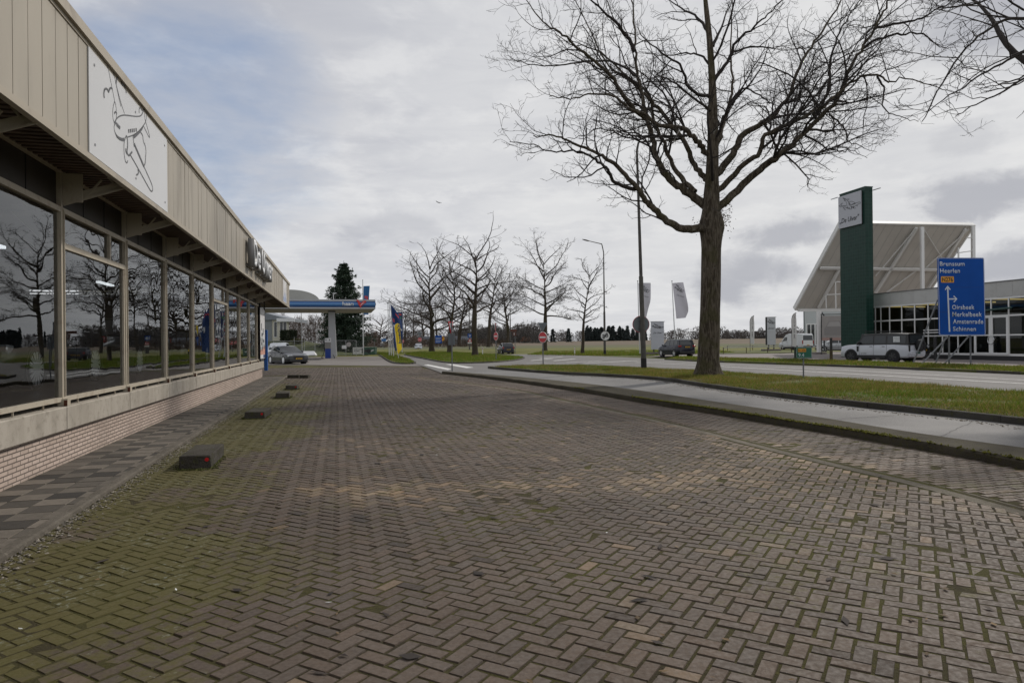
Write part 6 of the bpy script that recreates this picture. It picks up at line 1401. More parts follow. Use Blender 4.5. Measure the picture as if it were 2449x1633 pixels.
textmesh('haan', (fr[0], (1, 0, 0), (0, 0, 1)), w=1.15, h=0.40, off=0.004, th=0.03, bold=0.03, m=M_LET, parent=CT)
ROO = [(0.02, 0.98), (0.10, 1.0), (0.16, 0.96), (0.24, 1.0), (0.24, 0.90), (0.34, 0.80), (0.40, 0.66), (0.52, 0.62), (0.60, 0.78), (0.74, 0.90), (0.92, 0.92), (1.0, 0.80), (0.96, 0.62), (0.90, 0.70), (0.86, 0.52), (0.80, 0.60), (0.74, 0.44), (0.66, 0.46), (0.60, 0.30), (0.50, 0.28), (0.44, 0.02), (0.36, 0.0), (0.38, 0.10), (0.30, 0.26), (0.20, 0.44), (0.14, 0.66), (0.10, 0.80), (0.0, 0.84), (0.05, 0.90)]
rx0 = cl(853)
ox = MB().prism([(a * 1.05, b * 0.88) for a, b in ROO], ((rx0, -0.065, ZB + 0.08), (1, 0, 0), (0, 0, 1)), 0.05).build('rooster', M_RED, CT)
MB().ribbon([(0.50, 0.36), (0.66, 0.54), (0.84, 0.66)], ((rx0, -0.118, ZB + 0.08), (1, 0, 0), (0, 0, 1)), 0.03).ribbon([(0.42, 0.28), (0.6, 0.42), (0.78, 0.5)], ((rx0, -0.118, ZB + 0.08), (1, 0, 0), (0, 0, 1)), 0.025).build('tail_line', M_LET, ox)
# fuel pump at the foot of the column
pq = G(793, 856, 0.012); FP = thing('fuel_pump', 'tall fuel pump, white above, grey in the middle and blue at the foot', 'fuel pump', (pq.x, 77.6, 0.012))
MB().bbox(-0.30, 0.34, -0.3, 0.25, 0, 1.08, 0.02).build('base', mat('pump_blue', (0.012, 0.05, 0.30), 0.35, coat=0.3), FP); MB().bbox(-0.30, 0.34, -0.3, 0.25, 1.085, 1.80, 0.02).build('panel', mat('pump_grey', (0.26, 0.25, 0.24), 0.5), FP); MB().bbox(-0.33, 0.37, -0.32, 0.27, 1.805, 2.3, 0.02).build('display', M_LET, FP)
MB().box(-0.22, -0.14, -0.325, -0.32, 2.0, 2.16).box(0.18, 0.26, -0.325, -0.32, 2.0, 2.16).build('screen', M_PLAST, FP)
for sg in (-1, 1):
    o = MB().tube([(sg * 0.36, -0.1, 2.2), (sg * 0.44, -0.1, 1.7), (sg * 0.46, -0.12, 0.7), (sg * 0.62, -0.15, 0.25), (sg * 0.8, -0.15, 0.08), (sg * 0.55, -0.1, 0.04)], 0.035, 6).build('hose', M_PLAST, FP)
    MB().bbox(sg * 0.42 - 0.05, sg * 0.42 + 0.05, -0.18, -0.02, 0.85, 1.25, 0.02).build('nozzle', M_PLAST, o)
# air and water post on a round-cornered island with low barriers
A0 = G(658, 867.5, 0.012); AP = thing('air_pump', 'pale grey rounded air and water post with a blue arrow, beside low barriers', 'air pump', tuple(A0))
prof = [(-0.30, 0.06), (0.30, 0.06), (0.30, 1.15), (0.22, 1.38), (0.02, 1.50), (-0.18, 1.48), (-0.30, 1.36)]
M_PGREY = mat('pale_grey_paint', (0.46, 0.48, 0.49), 0.4); MB().prism(prof, ((0, 0, 0), (1, 0, 0), (0, 0, 1)), -0.34).build('housing', M_PGREY, AP); MB().bbox(-0.12, 0.16, -0.012, 0.0, 0.96, 1.12, 0.003).build('screen', M_PLAST, AP)
MB().prism([(-0.32, 0.60), (-0.05, 0.60), (-0.05, 0.56), (0.12, 0.68), (-0.05, 0.80), (-0.05, 0.76), (-0.32, 0.76)], ((0, 0, 0), (1, 0, 0), (0, 0, 1)), 0.006, off=0.001).build('blue_arrow', mat('arrow_blue', (0.05, 0.35, 0.62), 0.5), AP)
B0 = G(683, 868.5, 0.012); BR = thing('barrier', 'low white posted barrier with dark louvred panels at the air post', 'barrier', (A0.x + 0.45, A0.y - 0.5, 0.012))
m = MB(); lo_ = MB()
for x in (0.12, 0.72, 1.42): m.bbox(x - 0.03, x + 0.03, -0.03, 0.03, 0.1, 0.78, 0.008)
m.bbox(0.06, 1.5, -0.08, 0.12, 0.05, 0.16, 0.01).build('frame', M_PGREY, BR)
for i in range(8): lo_.bar((0.15, 0.0, 0.22 + 0.07 * i), (0.69, 0.0, 0.22 + 0.07 * i), 0.02, 0.05).bar((0.75, 0.0, 0.22 + 0.07 * i), (1.39, 0.0, 0.22 + 0.07 * i), 0.02, 0.05)
lo_.box(0.14, 1.4, 0.02, 0.03, 0.18, 0.76).build('louvre', mat('louvre_grey', (0.07, 0.08, 0.09), 0.5), BR)
isl = [Vector((A0.x + a, A0.y + b, 0)) for a, b in ((-1.6, -0.9), (2.2, -0.9), (3.0, -0.6), (3.1, -0.1), (2.4, 0.3), (-1.6, 0.5))]; slab('pump_island', smoothline(isl + [isl[0]], 1)[:-1], 0.0, 0.13, M_LOT)
# white slanted lid / storage box
q = G(729, 852, 0.1); WB = thing('storage_box', 'low white slanted storage box on the station verge', 'box', tuple(q)); MB().prism([(-1.35, 0.05), (1.35, 0.05), (1.35, 0.16), (-1.35, 0.16)], ((0, 0, 0), (1, 0, 0), (0, 0, 1)), -0.8).build('base', M_PGREY, WB)
MB().add([(-1.3, 0, 0.17), (1.35, 0, 0.17), (0.95, 0.75, 0.66), (-1.45, 0.75, 0.66), (-1.3, 0.8, 0.17), (1.35, 0.8, 0.17)], [(0, 1, 2, 3), (3, 2, 5, 4), (0, 3, 4), (1, 5, 2)]).build('lid', M_LET, WB)
# chain-link fence: posts, top rail and a net of wires
Yf = 88.0; fa_, fb_ = R(630, 846, Yf), R(852, 841.5, Yf); fa_.z = fb_.z = 0.12; FN = thing('chain_link_fence', 'grey chain-link fence with a top rail in front of the green bank', 'fence', tuple(fa_)); ln = (fb_ - fa_); nP = 9; Hf = 1.95
for k in range(nP + 1):
    a = ln * (k / nP); MB().tube([a, a + Vector((0, 0, Hf + (0.5 if k == 3 else 0)))], 0.035, 7).build('post', M_STEEL, FN)
MB().tube([Vector((0, 0, Hf)), ln + Vector((0, 0, Hf))], 0.028, 6).build('top_rail', M_STEEL, FN)
net = MB(); n_ = int(ln.length / 0.24); dl = ln / n_
for k in range(-8, n_):
    for sgn in (1, -1):
        a = dl * k if sgn == 1 else dl * (k + 8); b = dl * (k + 8) if sgn == 1 else dl * k
        a2, b2 = a + Vector((0, 0, 0.05)), b + Vector((0, 0, Hf - 0.03)); x = Vector((0.007, 0, 0))
        net.add([a2 - x, a2 + x, b2 + x, b2 - x], [(0, 1, 2, 3)])
net.build('wire_net', M_STEEL, FN, fixn=False)
for u in (646, 823): 
    q = R(u, 830, Yf - 0.3); s_ = MB().box(-0.3, 0.3, 0, 0.02, 0, 0.45).build('fence_notice', M_LET); s_.location = (q.x, Yf - 0.3, 1.0); tag(s_, 'small white notice fixed to the chain-link fence, ' + ('its left end near the showroom' if u < 700 else 'right of the canopy column'), 'notice')
q = R(834, 818, Yf - 0.3); s_ = MB().disc((0, 0, 0), (0, 1, 0), 0.3, 0.02, 24).build('fence_sign', mat('faded_disc', (0.45, 0.42, 0.42), 0.6)); s_.location = (q.x, Yf - 0.3, 1.55); tag(s_, 'faded round sign on the chain-link fence', 'sign')
# green bank with the house
V = []; Fq = []
us = list(range(520, 900, 20)); rows = [(92, lambda u: 0.1), (100, lambda u: 1.0 - max(0, (u - 740)) * 0.007), (106, lambda u: 2.15 - max(0, (u - 720)) * 0.014), (115, lambda u: 2.6 - max(0, (u - 700)) * 0.014), (180, lambda u: 2.6 - max(0, (u - 700)) * 0.016)]
for Y, f in rows:
    for u in us: q = R(u, 820, Y); V.append((q.x, Y, max(f(u), -0.02)))
for i in range(len(rows) - 1):
    for k in range(len(us) - 1): n_ = len(us); Fq.append((i * n_ + k, i * n_ + k + 1, (i + 1) * n_ + k + 1, (i + 1) * n_ + k))
o = obj_np('green_bank', V, Fq, soil('bank_grass', (0.055, 0.072, 0.028), (0.075, 0.085, 0.035), (0.10, 0.085, 0.05), 0.15, 1.5, bump=0.5, bs=4)); o['kind'] = 'structure'
M_HGREY = mat('house_grey', (0.24, 0.26, 0.27), 0.7, var=0.1, scale=1); M_HCREAM = mat('house_cream', (0.62, 0.60, 0.50), 0.8, var=0.1, scale=1); M_ROOFT = mat('house_roof', (0.20, 0.22, 0.25), 0.6)
YH = 108.0; h0 = R(670, 806, YH); HS = thing('flat_house', 'low house with a grey side wall, cream front and white eaves on the green bank', 'house', (h0.x - 1.3, YH, 2.3))
zw = R(660, 765, YH).z - 2.3
MB().box(-8, 0, 0, 6, -0.4, zw).build('grey_wall', M_HGREY, HS); MB().box(0.0, 2.6, 0.1, 0.35, -0.4, zw).build('cream_wall', M_HCREAM, HS)
MB().prism([(-8.4, 0), (1.4, 0), (3.6, -0.35), (3.6, 0.1), (1.4, 0.5), (-3, 1.7), (-8.4, 1.7)], ((0, -0.3, zw), (1, 0, 0), (0, 0, 1)), -7, 0).build('roof', M_ROOFT, HS)
MB().box(0.9, 3.7, -0.45, -0.33, zw - 0.3, zw + 0.25).build('eaves', M_LET, HS)
for xx in (0.55, 1.5, 2.05): f_ = MB().box(xx - 0.2, xx + 0.2, 0.05, 0.09, 0.55, zw - 0.35).build('window', M_CARGL, HS); MB().box(xx - 0.25, xx + 0.25, 0.055, 0.085, 0.45, zw - 0.27).build('frame', M_LET, f_)
def shrub(name, label, loc, size, n, seed, c0, c1, leaf=0.16, cat='shrub', group=None, box=False):
    r = np.random.default_rng(seed); p = r.random((n, 3)) * 2 - 1
    if box: ax_ = r.integers(0, 3, n); p[np.arange(n), ax_] = np.sign(p[np.arange(n), ax_]) * (1 - 0.1 * r.random(n))
    else: p /= np.linalg.norm(p, axis=1, keepdims=True) / (0.55 + 0.45 * r.random((n, 1)))
    p[:, 2] = (p[:, 2] + 1) / 2; p *= np.array(size); d = r.normal(0, 1, (n, 3)); d /= np.linalg.norm(d, axis=1, keepdims=True); x = np.cross(d, r.normal(0, 1, (n, 3))); x /= np.linalg.norm(x, axis=1, keepdims=True)
    V = np.stack([p - x * leaf * .4, p + x * leaf * .4, p + d * leaf], 1); f = r.random((n, 1)); t = thing(name, label, cat, loc, 0, group); MB().tube([(0, 0, -0.3), (0, 0, size[2] * 0.6)], 0.05, 5).build('stem', M_BARK2, t)
    obj_np('foliage', V.reshape(-1, 3), np.arange(3 * n).reshape(-1, 3), mat('leafage', (0.03, 0.05, 0.02), 0.8, attr='bc', spec=0.3), t, False, col=np.repeat(np.array(c0) * f + np.array(c1) * (1 - f), 3, 0)); return t
q = R(690, 806, 106); shrub('clipped_hedge', 'dark clipped hedge block beside the cream house', (q.x, 106, 2.3), (1.0, 0.9, 1.5), 3500, 3, (0.018, 0.026, 0.014), (0.032, 0.042, 0.02), 0.2, 'hedge', box=True)
q = R(712, 808, 104); shrub('low_shrub', 'low round olive shrub on the bank right of the hedge', (q.x, 104, 1.9), (1.1, 0.8, 0.55), 1500, 4, (0.05, 0.055, 0.02), (0.09, 0.08, 0.03), 0.18)
# shallow barrel roof standing on the canopy
ac = cl(697, 4.5); AH = []
for k in range(21):
    a = math.pi * k / 20; AH.append((ac + math.cos(a) * 3.1, ZTOP - 0.02 + math.sin(a) * (R(697, 698.5, 78.5).z - ZTOP)))
MB().prism(AH, ((0, 3.0, 0), (1, 0, 0), (0, 0, 1)), -5.0).build('barrel_roof', mat('hall_sheet', (0.36, 0.36, 0.33), 0.6, var=0.1, scale=0.6), CT, 40)
# containers and banner by the road
q = R(884, 838, 96); GC = thing('green_container', 'dark green container with small notices beside the station exit', 'container', (q.x, 96, 0.1)); MB().bbox(-0.9, 0.75, 0, 1.4, 0, 0.98, 0.03).build('body', mat('container_green', (0.05, 0.11, 0.075), 0.6, var=0.2, scale=2), GC); MB().bbox(-0.95, 0.8, -0.05, 1.45, 0.99, 1.06, 0.02).build('lid', mat('container_lid', (0.12, 0.2, 0.15), 0.5), GC)
for x, rr_ in ((-0.15, 0.32), (-0.6, 0.2)): MB().disc((x, -0.012, 0.5), (0, 1, 0), rr_, 0.01, 20).build('dark_emblem', M_PLAST, GC)
MB().prism([(0.15, 0.35), (0.6, 0.55), (0.55, 0.75), (0.2, 0.6)], ((0, -0.006, 0), (1, 0, 0), (0, 0, 1)), 0.006).build('pale_print', M_PGREY, GC)
q = R(857, 839, 92); FBN = thing('roadside_banner', 'white banner with dark lines of writing stretched in front of the fence', 'banner', (q.x, 92, 0.15)); MB().box(-0.75, 0.75, 0, 0.02, 0.1, 1.0).build('cloth', M_CLOTH, FBN)
m = MB()
for z, w_ in ((0.72, 0.9), (0.50, 0.75)):
    x = -0.6
    while x < -0.6 + w_: l_ = random.uniform(0.08, 0.2); m.box(x, x + l_, -0.004, -0.001, z - 0.045, z + 0.045); x += l_ + 0.04
m.box(0.45, 0.66, -0.004, -0.001, 0.2, 0.9).build('print', M_PINK, FBN)
for x in (-0.78, 0.78, -0.28): MB().tube([(x, 0.02, -0.1), (x, 0.02, 1.15)], 0.02, 6).build('post', M_PLAST, FBN)
# ---- flags
def cloth_flag(mb, fr, cols, rows, fn):
    o, x, y = (Vector(c) for c in fr); nr = x.cross(y).normalized(); V = []
    for j in range(rows + 1):
        for i in range(cols + 1):
            a, b, c = fn(i / cols, j / rows); V.append(o + x * a + y * b + nr * c)
    F_ = []
    for j in range(rows):
        for i in range(cols): k = j * (cols + 1) + i; F_.append((k, k + 1, k + cols + 2, k + cols + 1))
    mb.add(V, F_); return mb
def flag_strip(fr, fn, u0, u1, v0, v1, m, parent, name, off=0.006, n=6):
    "patch of print that follows the cloth"
    o, x, y = (Vector(c) for c in fr); nr = x.cross(y).normalized(); mb = MB(); V = []
    for j in range(n + 1):
        for i in range(n + 1):
            a, b, c = fn(u0 + (u1 - u0) * i / n, v0 + (v1 - v0) * j / n); V.append(o + x * a + y * b + nr * (c + off))
    mb.add(V, [(j * (n + 1) + i, j * (n + 1) + i + 1, (j + 1) * (n + 1) + i + 1, (j + 1) * (n + 1) + i) for j in range(n) for i in range(n)]); return mb.build(name, m, parent, 60, fixn=False)
def flag_text(s, fr, fn, u0, v0, wu, hv, m, parent, rot=False, off=0.008, shear=0.0, bold=0.0, name='lettering'):
    "text bent onto the cloth; (u0, v0) lower left, wu/hv its share of the flag"
    o, x, y = (Vector(c) for c in fr); nr = x.cross(y).normalized()
    ob = textmesh(s, ((0, 0, 0), (1, 0, 0), (0, 1, 0)), w=1, h=1, off=0, th=0, shear=shear, bold=bold, m=m, parent=parent, name=name)
    for v in ob.data.vertices:
        a, b = v.co.x, v.co.y
        if rot: a, b = 1 - b, a
        p, q_, c = fn(u0 + wu * a, v0 + hv * b); v.co = o + x * p + y * q_ + nr * (c + off)
    return ob
M_FLB = mat('flag_blue', (0.012, 0.115, 0.30), 0.6); M_FLN = mat('flag_navy', (0.012, 0.045, 0.16), 0.6); M_YEL = mat('flag_yellow', (0.80, 0.58, 0.01), 0.6); M_PINKR = mat('flag_red', (0.55, 0.06, 0.07), 0.6)
q = R(869, 842, 92); FPb = thing('flag_pole', 'white flagpole with a blue flag rising right of the canopy', 'flagpole', (q.x, 92, 0.1)); Hp = R(869, 671.5, 92).z; MB().tube([(0, 0, 0), (0, 0, Hp)], [0.09, 0.05], 8).build('pole', M_POLE, FPb); MB().disc((0, 0, Hp), (0, 0, 1), 0.07, 0.06, 8).build('cap', M_PLAST, FPb)
fb = lambda u, v: (0.08 + u * 0.78 + 0.10 * v * u - 0.16 * (1 - v) * u, v * 3.85, 0.10 * math.sin(u * 5 + v * 4))
frb = ((0, 0, Hp - 4.65), (1, 0, 0), (0, 0, 1)); FB_ = thing('blue_flag', 'light blue hanging flag on the pole behind the canopy', 'flag', (q.x, 92, 0.1)); cloth_flag(MB(), frb, 10, 18, fb).build('cloth', M_FLB, FB_, 80, fixn=False)
flag_strip(frb, fb, 0.2, 0.45, 0.56, 0.66, M_PINKR, FB_, 'red_emblem'); flag_strip(frb, fb, 0.5, 0.8, 0.52, 0.64, M_PINKR, FB_, 'red_emblem')
for k, (ub, ut, vt, lab) in enumerate(((931, 927.5, 724, 'leftmost pole of the three flagpoles on the grass island'), (936, 930.5, 719, 'middle and tallest pole of the three flagpoles on the grass island'), (941.5, 934, 722, 'rightmost of the three island flagpoles, carrying the dark blue flag'))):
    b = G(ub, 849.5 - k * -1, 0.11); tp_ = R(ut, vt, b.y) - b; f_ = thing('flag_pole', lab, 'flagpole', tuple(b), 0, 'three flagpoles on the grass island'); MB().tube([(0, 0, -0.1), tp_], [0.06, 0.045], 8).build('pole', M_POLE, f_); MB().disc(tp_, (0, 0, 1), 0.08, 0.07, 8).build('cap', M_PLAST, f_)
b = G(941.5, 851.5, 0.11); Yb = b.y - 0.15; o_ = R(934, 728, Yb); k_ = Yb / F
def fq(u, v):                                               # slanting, half-furled flag (v = 1 at the top)
    top = (u * 22, -u * 20 - 10 * u * u); bot = (2 + u * 16, -112 + 6 * u)
    return ((bot[0] + (top[0] - bot[0]) * v + 4 * math.sin(v * 3.1) * u + (1 - v) * 8) * k_, (bot[1] + (top[1] - bot[1]) * v) * k_, 0.12 * math.sin(u * 6 + v * 5) - 0.1 * u)
frf = ((0, 0, 0), (1, 0, 0), (0, 0, 1)); FD = thing('dark_blue_flag', 'dark blue slanting flag with a white P and red emblem on the island', 'flag', tuple(o_)); cloth_flag(MB(), frf, 10, 20, fq).build('cloth', M_FLN, FD, 80, fixn=False)
flag_strip(frf, fq, 0.45, 0.8, 0.86, 0.91, M_PINKR, FD, 'red_emblem'); flag_strip(frf, fq, 0.06, 0.26, 0.64, 0.72, M_PINKR, FD, 'red_emblem'); flag_strip(frf, fq, 0.1, 0.3, 0.52, 0.58, M_LET, FD, 'white_print')
flag_text('P', frf, fq, 0.55, 0.47, 0.42, 0.14, M_LET, FD, bold=0.04)
# yellow feather flag
b = G(950, 857.5, 0.11); Yb = b.y; ky = Yb / F; YF = thing('feather_flag', 'yellow feather flag lettered boedelbak on the grass island', 'flag', tuple(b))
lft = [(952, 847), (949.5, 830), (947, 810), (944.8, 792), (943.5, 782), (946, 776), (951, 773)]; rgt = [(961.5, 834), (960.5, 826), (959.0, 812), (957.6, 795), (956.8, 782), (955.6, 776), (954.2, 774.5)]
Lp = spline([(x, y, 0) for x, y in lft], 25); Rp = spline([(x, y, 0) for x, y in rgt], 25)
def fy(u, v):
    i = min(int(v * 24), 23); t_ = v * 24 - i; l = Lp[i] * (1 - t_) + Lp[i + 1] * t_; r2 = Rp[i] * (1 - t_) + Rp[i + 1] * t_; p = R(l[0] + (r2[0] - l[0]) * u, l[1] + (r2[1] - l[1]) * u, Yb) - b
    return (p.x, p.z, 0.06 * math.sin(v * 9 + u * 3))
cloth_flag(MB(), frf, 8, 24, fy).build('cloth', M_YEL, YF, 80, fixn=False); flag_text('boedelbak', frf, fy, 0.45, 0.24, 0.50, 0.62, mat('flag_ink', (0.02, 0.05, 0.14), 0.6), YF, rot=True, bold=0.03)
flag_text('huur en verhuur', frf, fy, 0.14, 0.2, 0.16, 0.3, mat('flag_brown', (0.30, 0.14, 0.01), 0.6), YF, rot=True) if False else flag_strip(frf, fy, 0.2, 0.3, 0.22, 0.5, mat('flag_brown', (0.30, 0.16, 0.01), 0.6), YF, 'small_print')
MB().tube([(0.15, 0.02, 0.0)] + [R(x, y, Yb) - b + Vector((-0.03, 0.03, 0)) for x, y in lft], 0.025, 6).build('pole', M_POLE, YF)
# price pylon
b = G(957, 843.5, 0.09); kp = b.y / F; PY = thing('price_pylon', 'dark blue fuel price pylon with coloured squares behind the flags', 'price sign', tuple(b)); zt_, zb_ = R(957, 746, b.y).z - b.z, R(957, 809, b.y).z - b.z; hw = 6.6 * kp
MB().bbox(-hw, hw, 0, 0.35, zb_, zt_, 0.03).build('panel', mat('pylon_blue', (0.008, 0.03, 0.12), 0.3, coat=0.4), PY); MB().box(-hw * 0.8, -hw * 0.6, 0.1, 0.25, 0, zb_).box(hw * 0.6, hw * 0.8, 0.1, 0.25, 0, zb_).build('legs', M_POLE, PY) if False else [MB().box(s * hw * 0.7 - 0.06, s * hw * 0.7 + 0.06, 0.1, 0.25, 0, zb_).build('leg', M_POLE, PY) for s in (-1, 1)]
hh = zt_ - zb_
for f_, mt, nm in ((0.90, M_PINKR, 'red_square'), (0.77, mat('pylon_green', (0.10, 0.35, 0.05), 0.5), 'green_square'), (0.66, M_LET, 'white_square'), (0.56, M_PINKR, 'red_square'), (0.46, M_LET, 'white_square'), (0.34, M_PINKR, 'red_square'), (0.22, M_LET, 'white_square'), (0.10, M_PINKR, 'red_square')):
    MB().box(-hw * 0.45, hw * 0.55 if mt is not M_LET else 0.15 * hw, -0.012, 0.0, zb_ + hh * (f_ - 0.03), zb_ + hh * (f_ + 0.03)).build(nm, mt, PY)
# ------------------------------------------------------------------ dealership across the road
DA = math.radians(11.5); dD = Vector((-math.sin(DA), math.cos(DA), 0)); nD = Vector((math.cos(DA), math.sin(DA), 0))
def loc2(p): return (p.dot(nD), p.dot(dD), p.z)
def onplane(u, v, p0, nrm):
    d = ray(u, v); k = (p0 - CPOS).dot(nrm) / d.dot(nrm); return CPOS + d * k
M_DWHITE = mat('wall_panel_white', (0.50, 0.50, 0.48), 0.45, var=0.08, scale=0.5, dirt=(0.3, 0.29, 0.27), dirt_amt=0.25)
M_DSTEEL = mat('white_steel', (0.74, 0.74, 0.72), 0.45); M_UNDR = mat('roof_lining', (0.58, 0.55, 0.50), 0.7, var=0.08, scale=0.4); M_SEAM2 = mat('lining_seam', (0.42, 0.41, 0.39), 0.8)
M_DGLASS = glass_mat('dealer_glass', (0.55, 0.60, 0.58), 0.0, boost=-0.02)
def tile_mat():
    m = bpy.data.materials.new('green_tiles'); m.use_nodes = True; t = m.node_tree; t.nodes.clear(); k = NT(t)
    out = k.n('ShaderNodeOutputMaterial'); p = k.n('ShaderNodeBsdfPrincipled'); k.link(p.outputs[0], out.inputs[0]); o = k.sep(k.n('ShaderNodeTexCoord').outputs['Object'])
    g = k.n('ShaderNodeNewGeometry'); nx = k.math('ABSOLUTE', k.sep(g.outputs['Normal'])[0])
    vec = k.comb(k.math('ADD', k.math('MULTIPLY', o[1], k.math('GREATER_THAN', nx, 0.6)), k.math('MULTIPLY', o[0], k.math('LESS_THAN', nx, 0.6))), o[2], 0.0)
    b = k.n('ShaderNodeTexBrick'); k.link(vec, b.inputs['Vector']); b.offset = 0.0; b.inputs['Scale'].default_value = 1.0; b.inputs['Mortar Size'].default_value = 0.012; b.inputs['Brick Width'].default_value = 0.30; b.inputs['Row Height'].default_value = 0.30
    b.inputs['Color1'].default_value = (0.006, 0.032, 0.023, 1); b.inputs['Color2'].default_value = (0.009, 0.043, 0.031, 1); b.inputs['Mortar'].default_value = (0.03, 0.06, 0.05, 1)
    k.link(b.outputs['Color'], p.inputs['Base Color']); p.inputs['Roughness'].default_value = 0.35; p.inputs['Specular IOR Level'].default_value = 0.22; return m
M_GTILE = tile_mat()
# tower with sign boards
tc0 = R(2070, 820, 58.0); tl0 = R(2012, 820, 61.2); (cx, cy, _), (lx, ly, _) = loc2(tc0), loc2(tl0); HT = R(2070, 447, 58.0).z
TWR = thing('green_tower', 'tall dark green tiled advertising tower in front of the dealership canopy', 'tower', (0, 0, 0), DA)
MB().box(lx - 0.02, lx + 0.70, cy, ly, -0.1, HT).build('tower_shaft', M_GTILE, TWR); MB().box(lx - 0.05, lx + 0.73, cy - 0.03, ly + 0.03, HT, HT + 0.06).build('coping', mat('green_coping', (0.03, 0.07, 0.06), 0.5), TWR)
pTL, pBR = onplane(2004.5, 471, nD * (lx - 0.22), nD), onplane(2059, 536, nD * (lx - 0.22), nD)
zt_, zb_ = onplane(2058, 455.5, nD * (lx - 0.22), nD).z, onplane(2059, 535, nD * (lx - 0.22), nD).z
y1, y0 = loc2(pTL)[1], loc2(pBR)[1]
for side_, lab in ((-1, 'square white sign board with an airliner drawing and De Uiver on the green tower'), (1, 'white sign board seen edge-on on the rear of the green tower')):
    S_ = thing('tower_sign', lab, 'sign', (0, 0, 0), DA)
    xs0 = (lx - 0.22) if side_ < 0 else (lx + 0.90); MB().bbox(min(xs0, xs0 - side_ * 0.10), max(xs0, xs0 - side_ * 0.10), y0, y1, zb_, zt_, 0.01).build('panel', mat('sign_white', (0.46, 0.47, 0.51), 0.5), S_)
    if side_ > 0: MB().box(lx + 0.70, lx + 0.80, y0, y1, zb_, zt_).build('casing', M_PLAST, S_); continue
    MB().box(lx - 0.12, lx - 0.02, y0 + 0.03, y1 - 0.03, zb_ + 0.02, zt_ - 0.02).build('casing', M_PLAST, S_)
    wS, hS = y1 - y0, zt_ - zb_; fr = ((lx - 0.222, y1 - wS * 0.06, zb_ + hS * 0.42), (0, -1, 0), (0, 0, 1))
    # drawing is turned on this board: nose down to the left, wings across
    mb = MB()
    def rot(p): a, b = p[0] - 0.5, p[1] - 0.5; c, s = math.cos(math.radians(57)), math.sin(math.radians(57)); x, y = a * 1.0, b * 1.9; X, Yy = x * c - y * s, x * s + y * c; return ((X / 1.85 + 0.5) * wS * 0.88, (Yy / 1.5 + 0.5) * hS * 0.5)
    for i, (q, wt_) in enumerate(LOGO): mb.ribbon([rot(p) for p in q], fr, 0.034 * wt_, 0.004 + 0.00015 * i)
    for i, q in enumerate(LOGOB): mb.add([Vector(fr[0]) + Vector((-0.03, -rot(p)[0], rot(p)[1])) for p in q], [tuple(range(len(q)))])
    mb.build('airliner_drawing', M_INK, S_, fixn=False)
    textmesh('„De Uiver"', ((lx - 0.222, y1 - wS * 0.05, zb_ + hS * 0.13), (0, -1, 0), (0, 0, 1)), w=wS * 0.88, h=hS * 0.18, off=0.006, th=0.004, shear=0.25, bold=0.012, m=M_INK, parent=S_)
    MB().bar((lx - 0.2, y1 + 0.1, zt_ + 0.02), (lx - 0.2, y1 + 1.0, zt_ + 0.02), 0.06).build('lamp_arm', M_STEEL, S_); MB().bar((lx + 0.9, y0 - 0.1, zt_ + 0.02), (lx + 0.9, y0 - 1.0, zt_ + 0.02), 0.06).build('lamp_arm', M_STEEL, S_)
# sloping canopy roof open towards the viewer
RA, RB_, RC, RD = R(2012, 533, 70.0), R(2331, 539, 72.4), R(1901, 740, 77.0), R(2195, 738, 79.4)
rn = (RB_ - RA).cross(RC - RA).normalized(); rn = rn if rn.z > 0 else -rn
CR = thing('sloping_canopy', 'big pale canopy roof sloping up towards the viewer on white steel trusses', 'canopy', (0, 0, 0))
up_ = rn * 0.30
MB().add([RA, RB_, RD, RC, RA + up_, RB_ + up_, RD + up_, RC + up_], [(0, 1, 2, 3), (7, 6, 5, 4), (0, 4, 5, 1), (1, 5, 6, 2), (2, 6, 7, 3), (3, 7, 4, 0)]).build('roof_sheet', M_UNDR, CR)
e = MB()
for a, b in ((RA, RB_), (RA, RC), (RC, RD), (RB_, RD)): e.bar(a + up_ * 0.5, b + up_ * 0.5, 0.16, 0.46, up=rn)
e.build('roof_edge', M_DSTEEL, CR)
s_ = MB()
for k in range(1, 15):
    f = k / 15; s_.bar(RA.lerp(RB_, f) - rn * 0.006, RC.lerp(RD, f) - rn * 0.006, 0.035, 0.01, up=rn)
s_.build('lining_seam', M_SEAM2, CR)
def RP(u, v, off=0.22): return onplane(u, v, RA - rn * off, rn)
for (a, b, w_) in (((2192, 545), (2094, 700), .26), ((1962, 641), (2239, 645), .26), ((2094, 660), (2192, 545), .10), ((2120, 700), (2190, 648), .12), ((2310, 548), (2220, 690), .22), ((2208, 545), (2254, 618), .08), ((1958, 736), (2006, 646), .26), ((2215, 640), (2318, 548), .10), ((2290, 640), (2240, 660), .1)):
    MB().bar(RP(*a), RP(*b), w_, w_, up=rn).build('truss_beam', M_DSTEEL, CR)
for u, v0, v1, Y, w_ in ((2205, 543, 700, 70.8, .3), (2327, 541, 700, 72.2, .3), (1998, 674, 737, 74, .1), (1975, 705, 737, 75, .1), (2292, 592, 640, 72.0, .12)):
    MB().bar(R(u, v0, Y), R(u + 1, v1, Y), w_, w_, up=(0, 1, 0)).build('post', M_DSTEEL, CR)
for a, b, Y in (((1975, 705), (2014, 703), 75), ((1998, 674), (2014, 674), 74), ((2311, 569), (2327, 568.5), 72.2), ((2284, 606), (2327, 600), 72.2)): MB().bar(R(*a, Y), R(*b, Y), 0.1).build('rail', M_DSTEEL, CR)
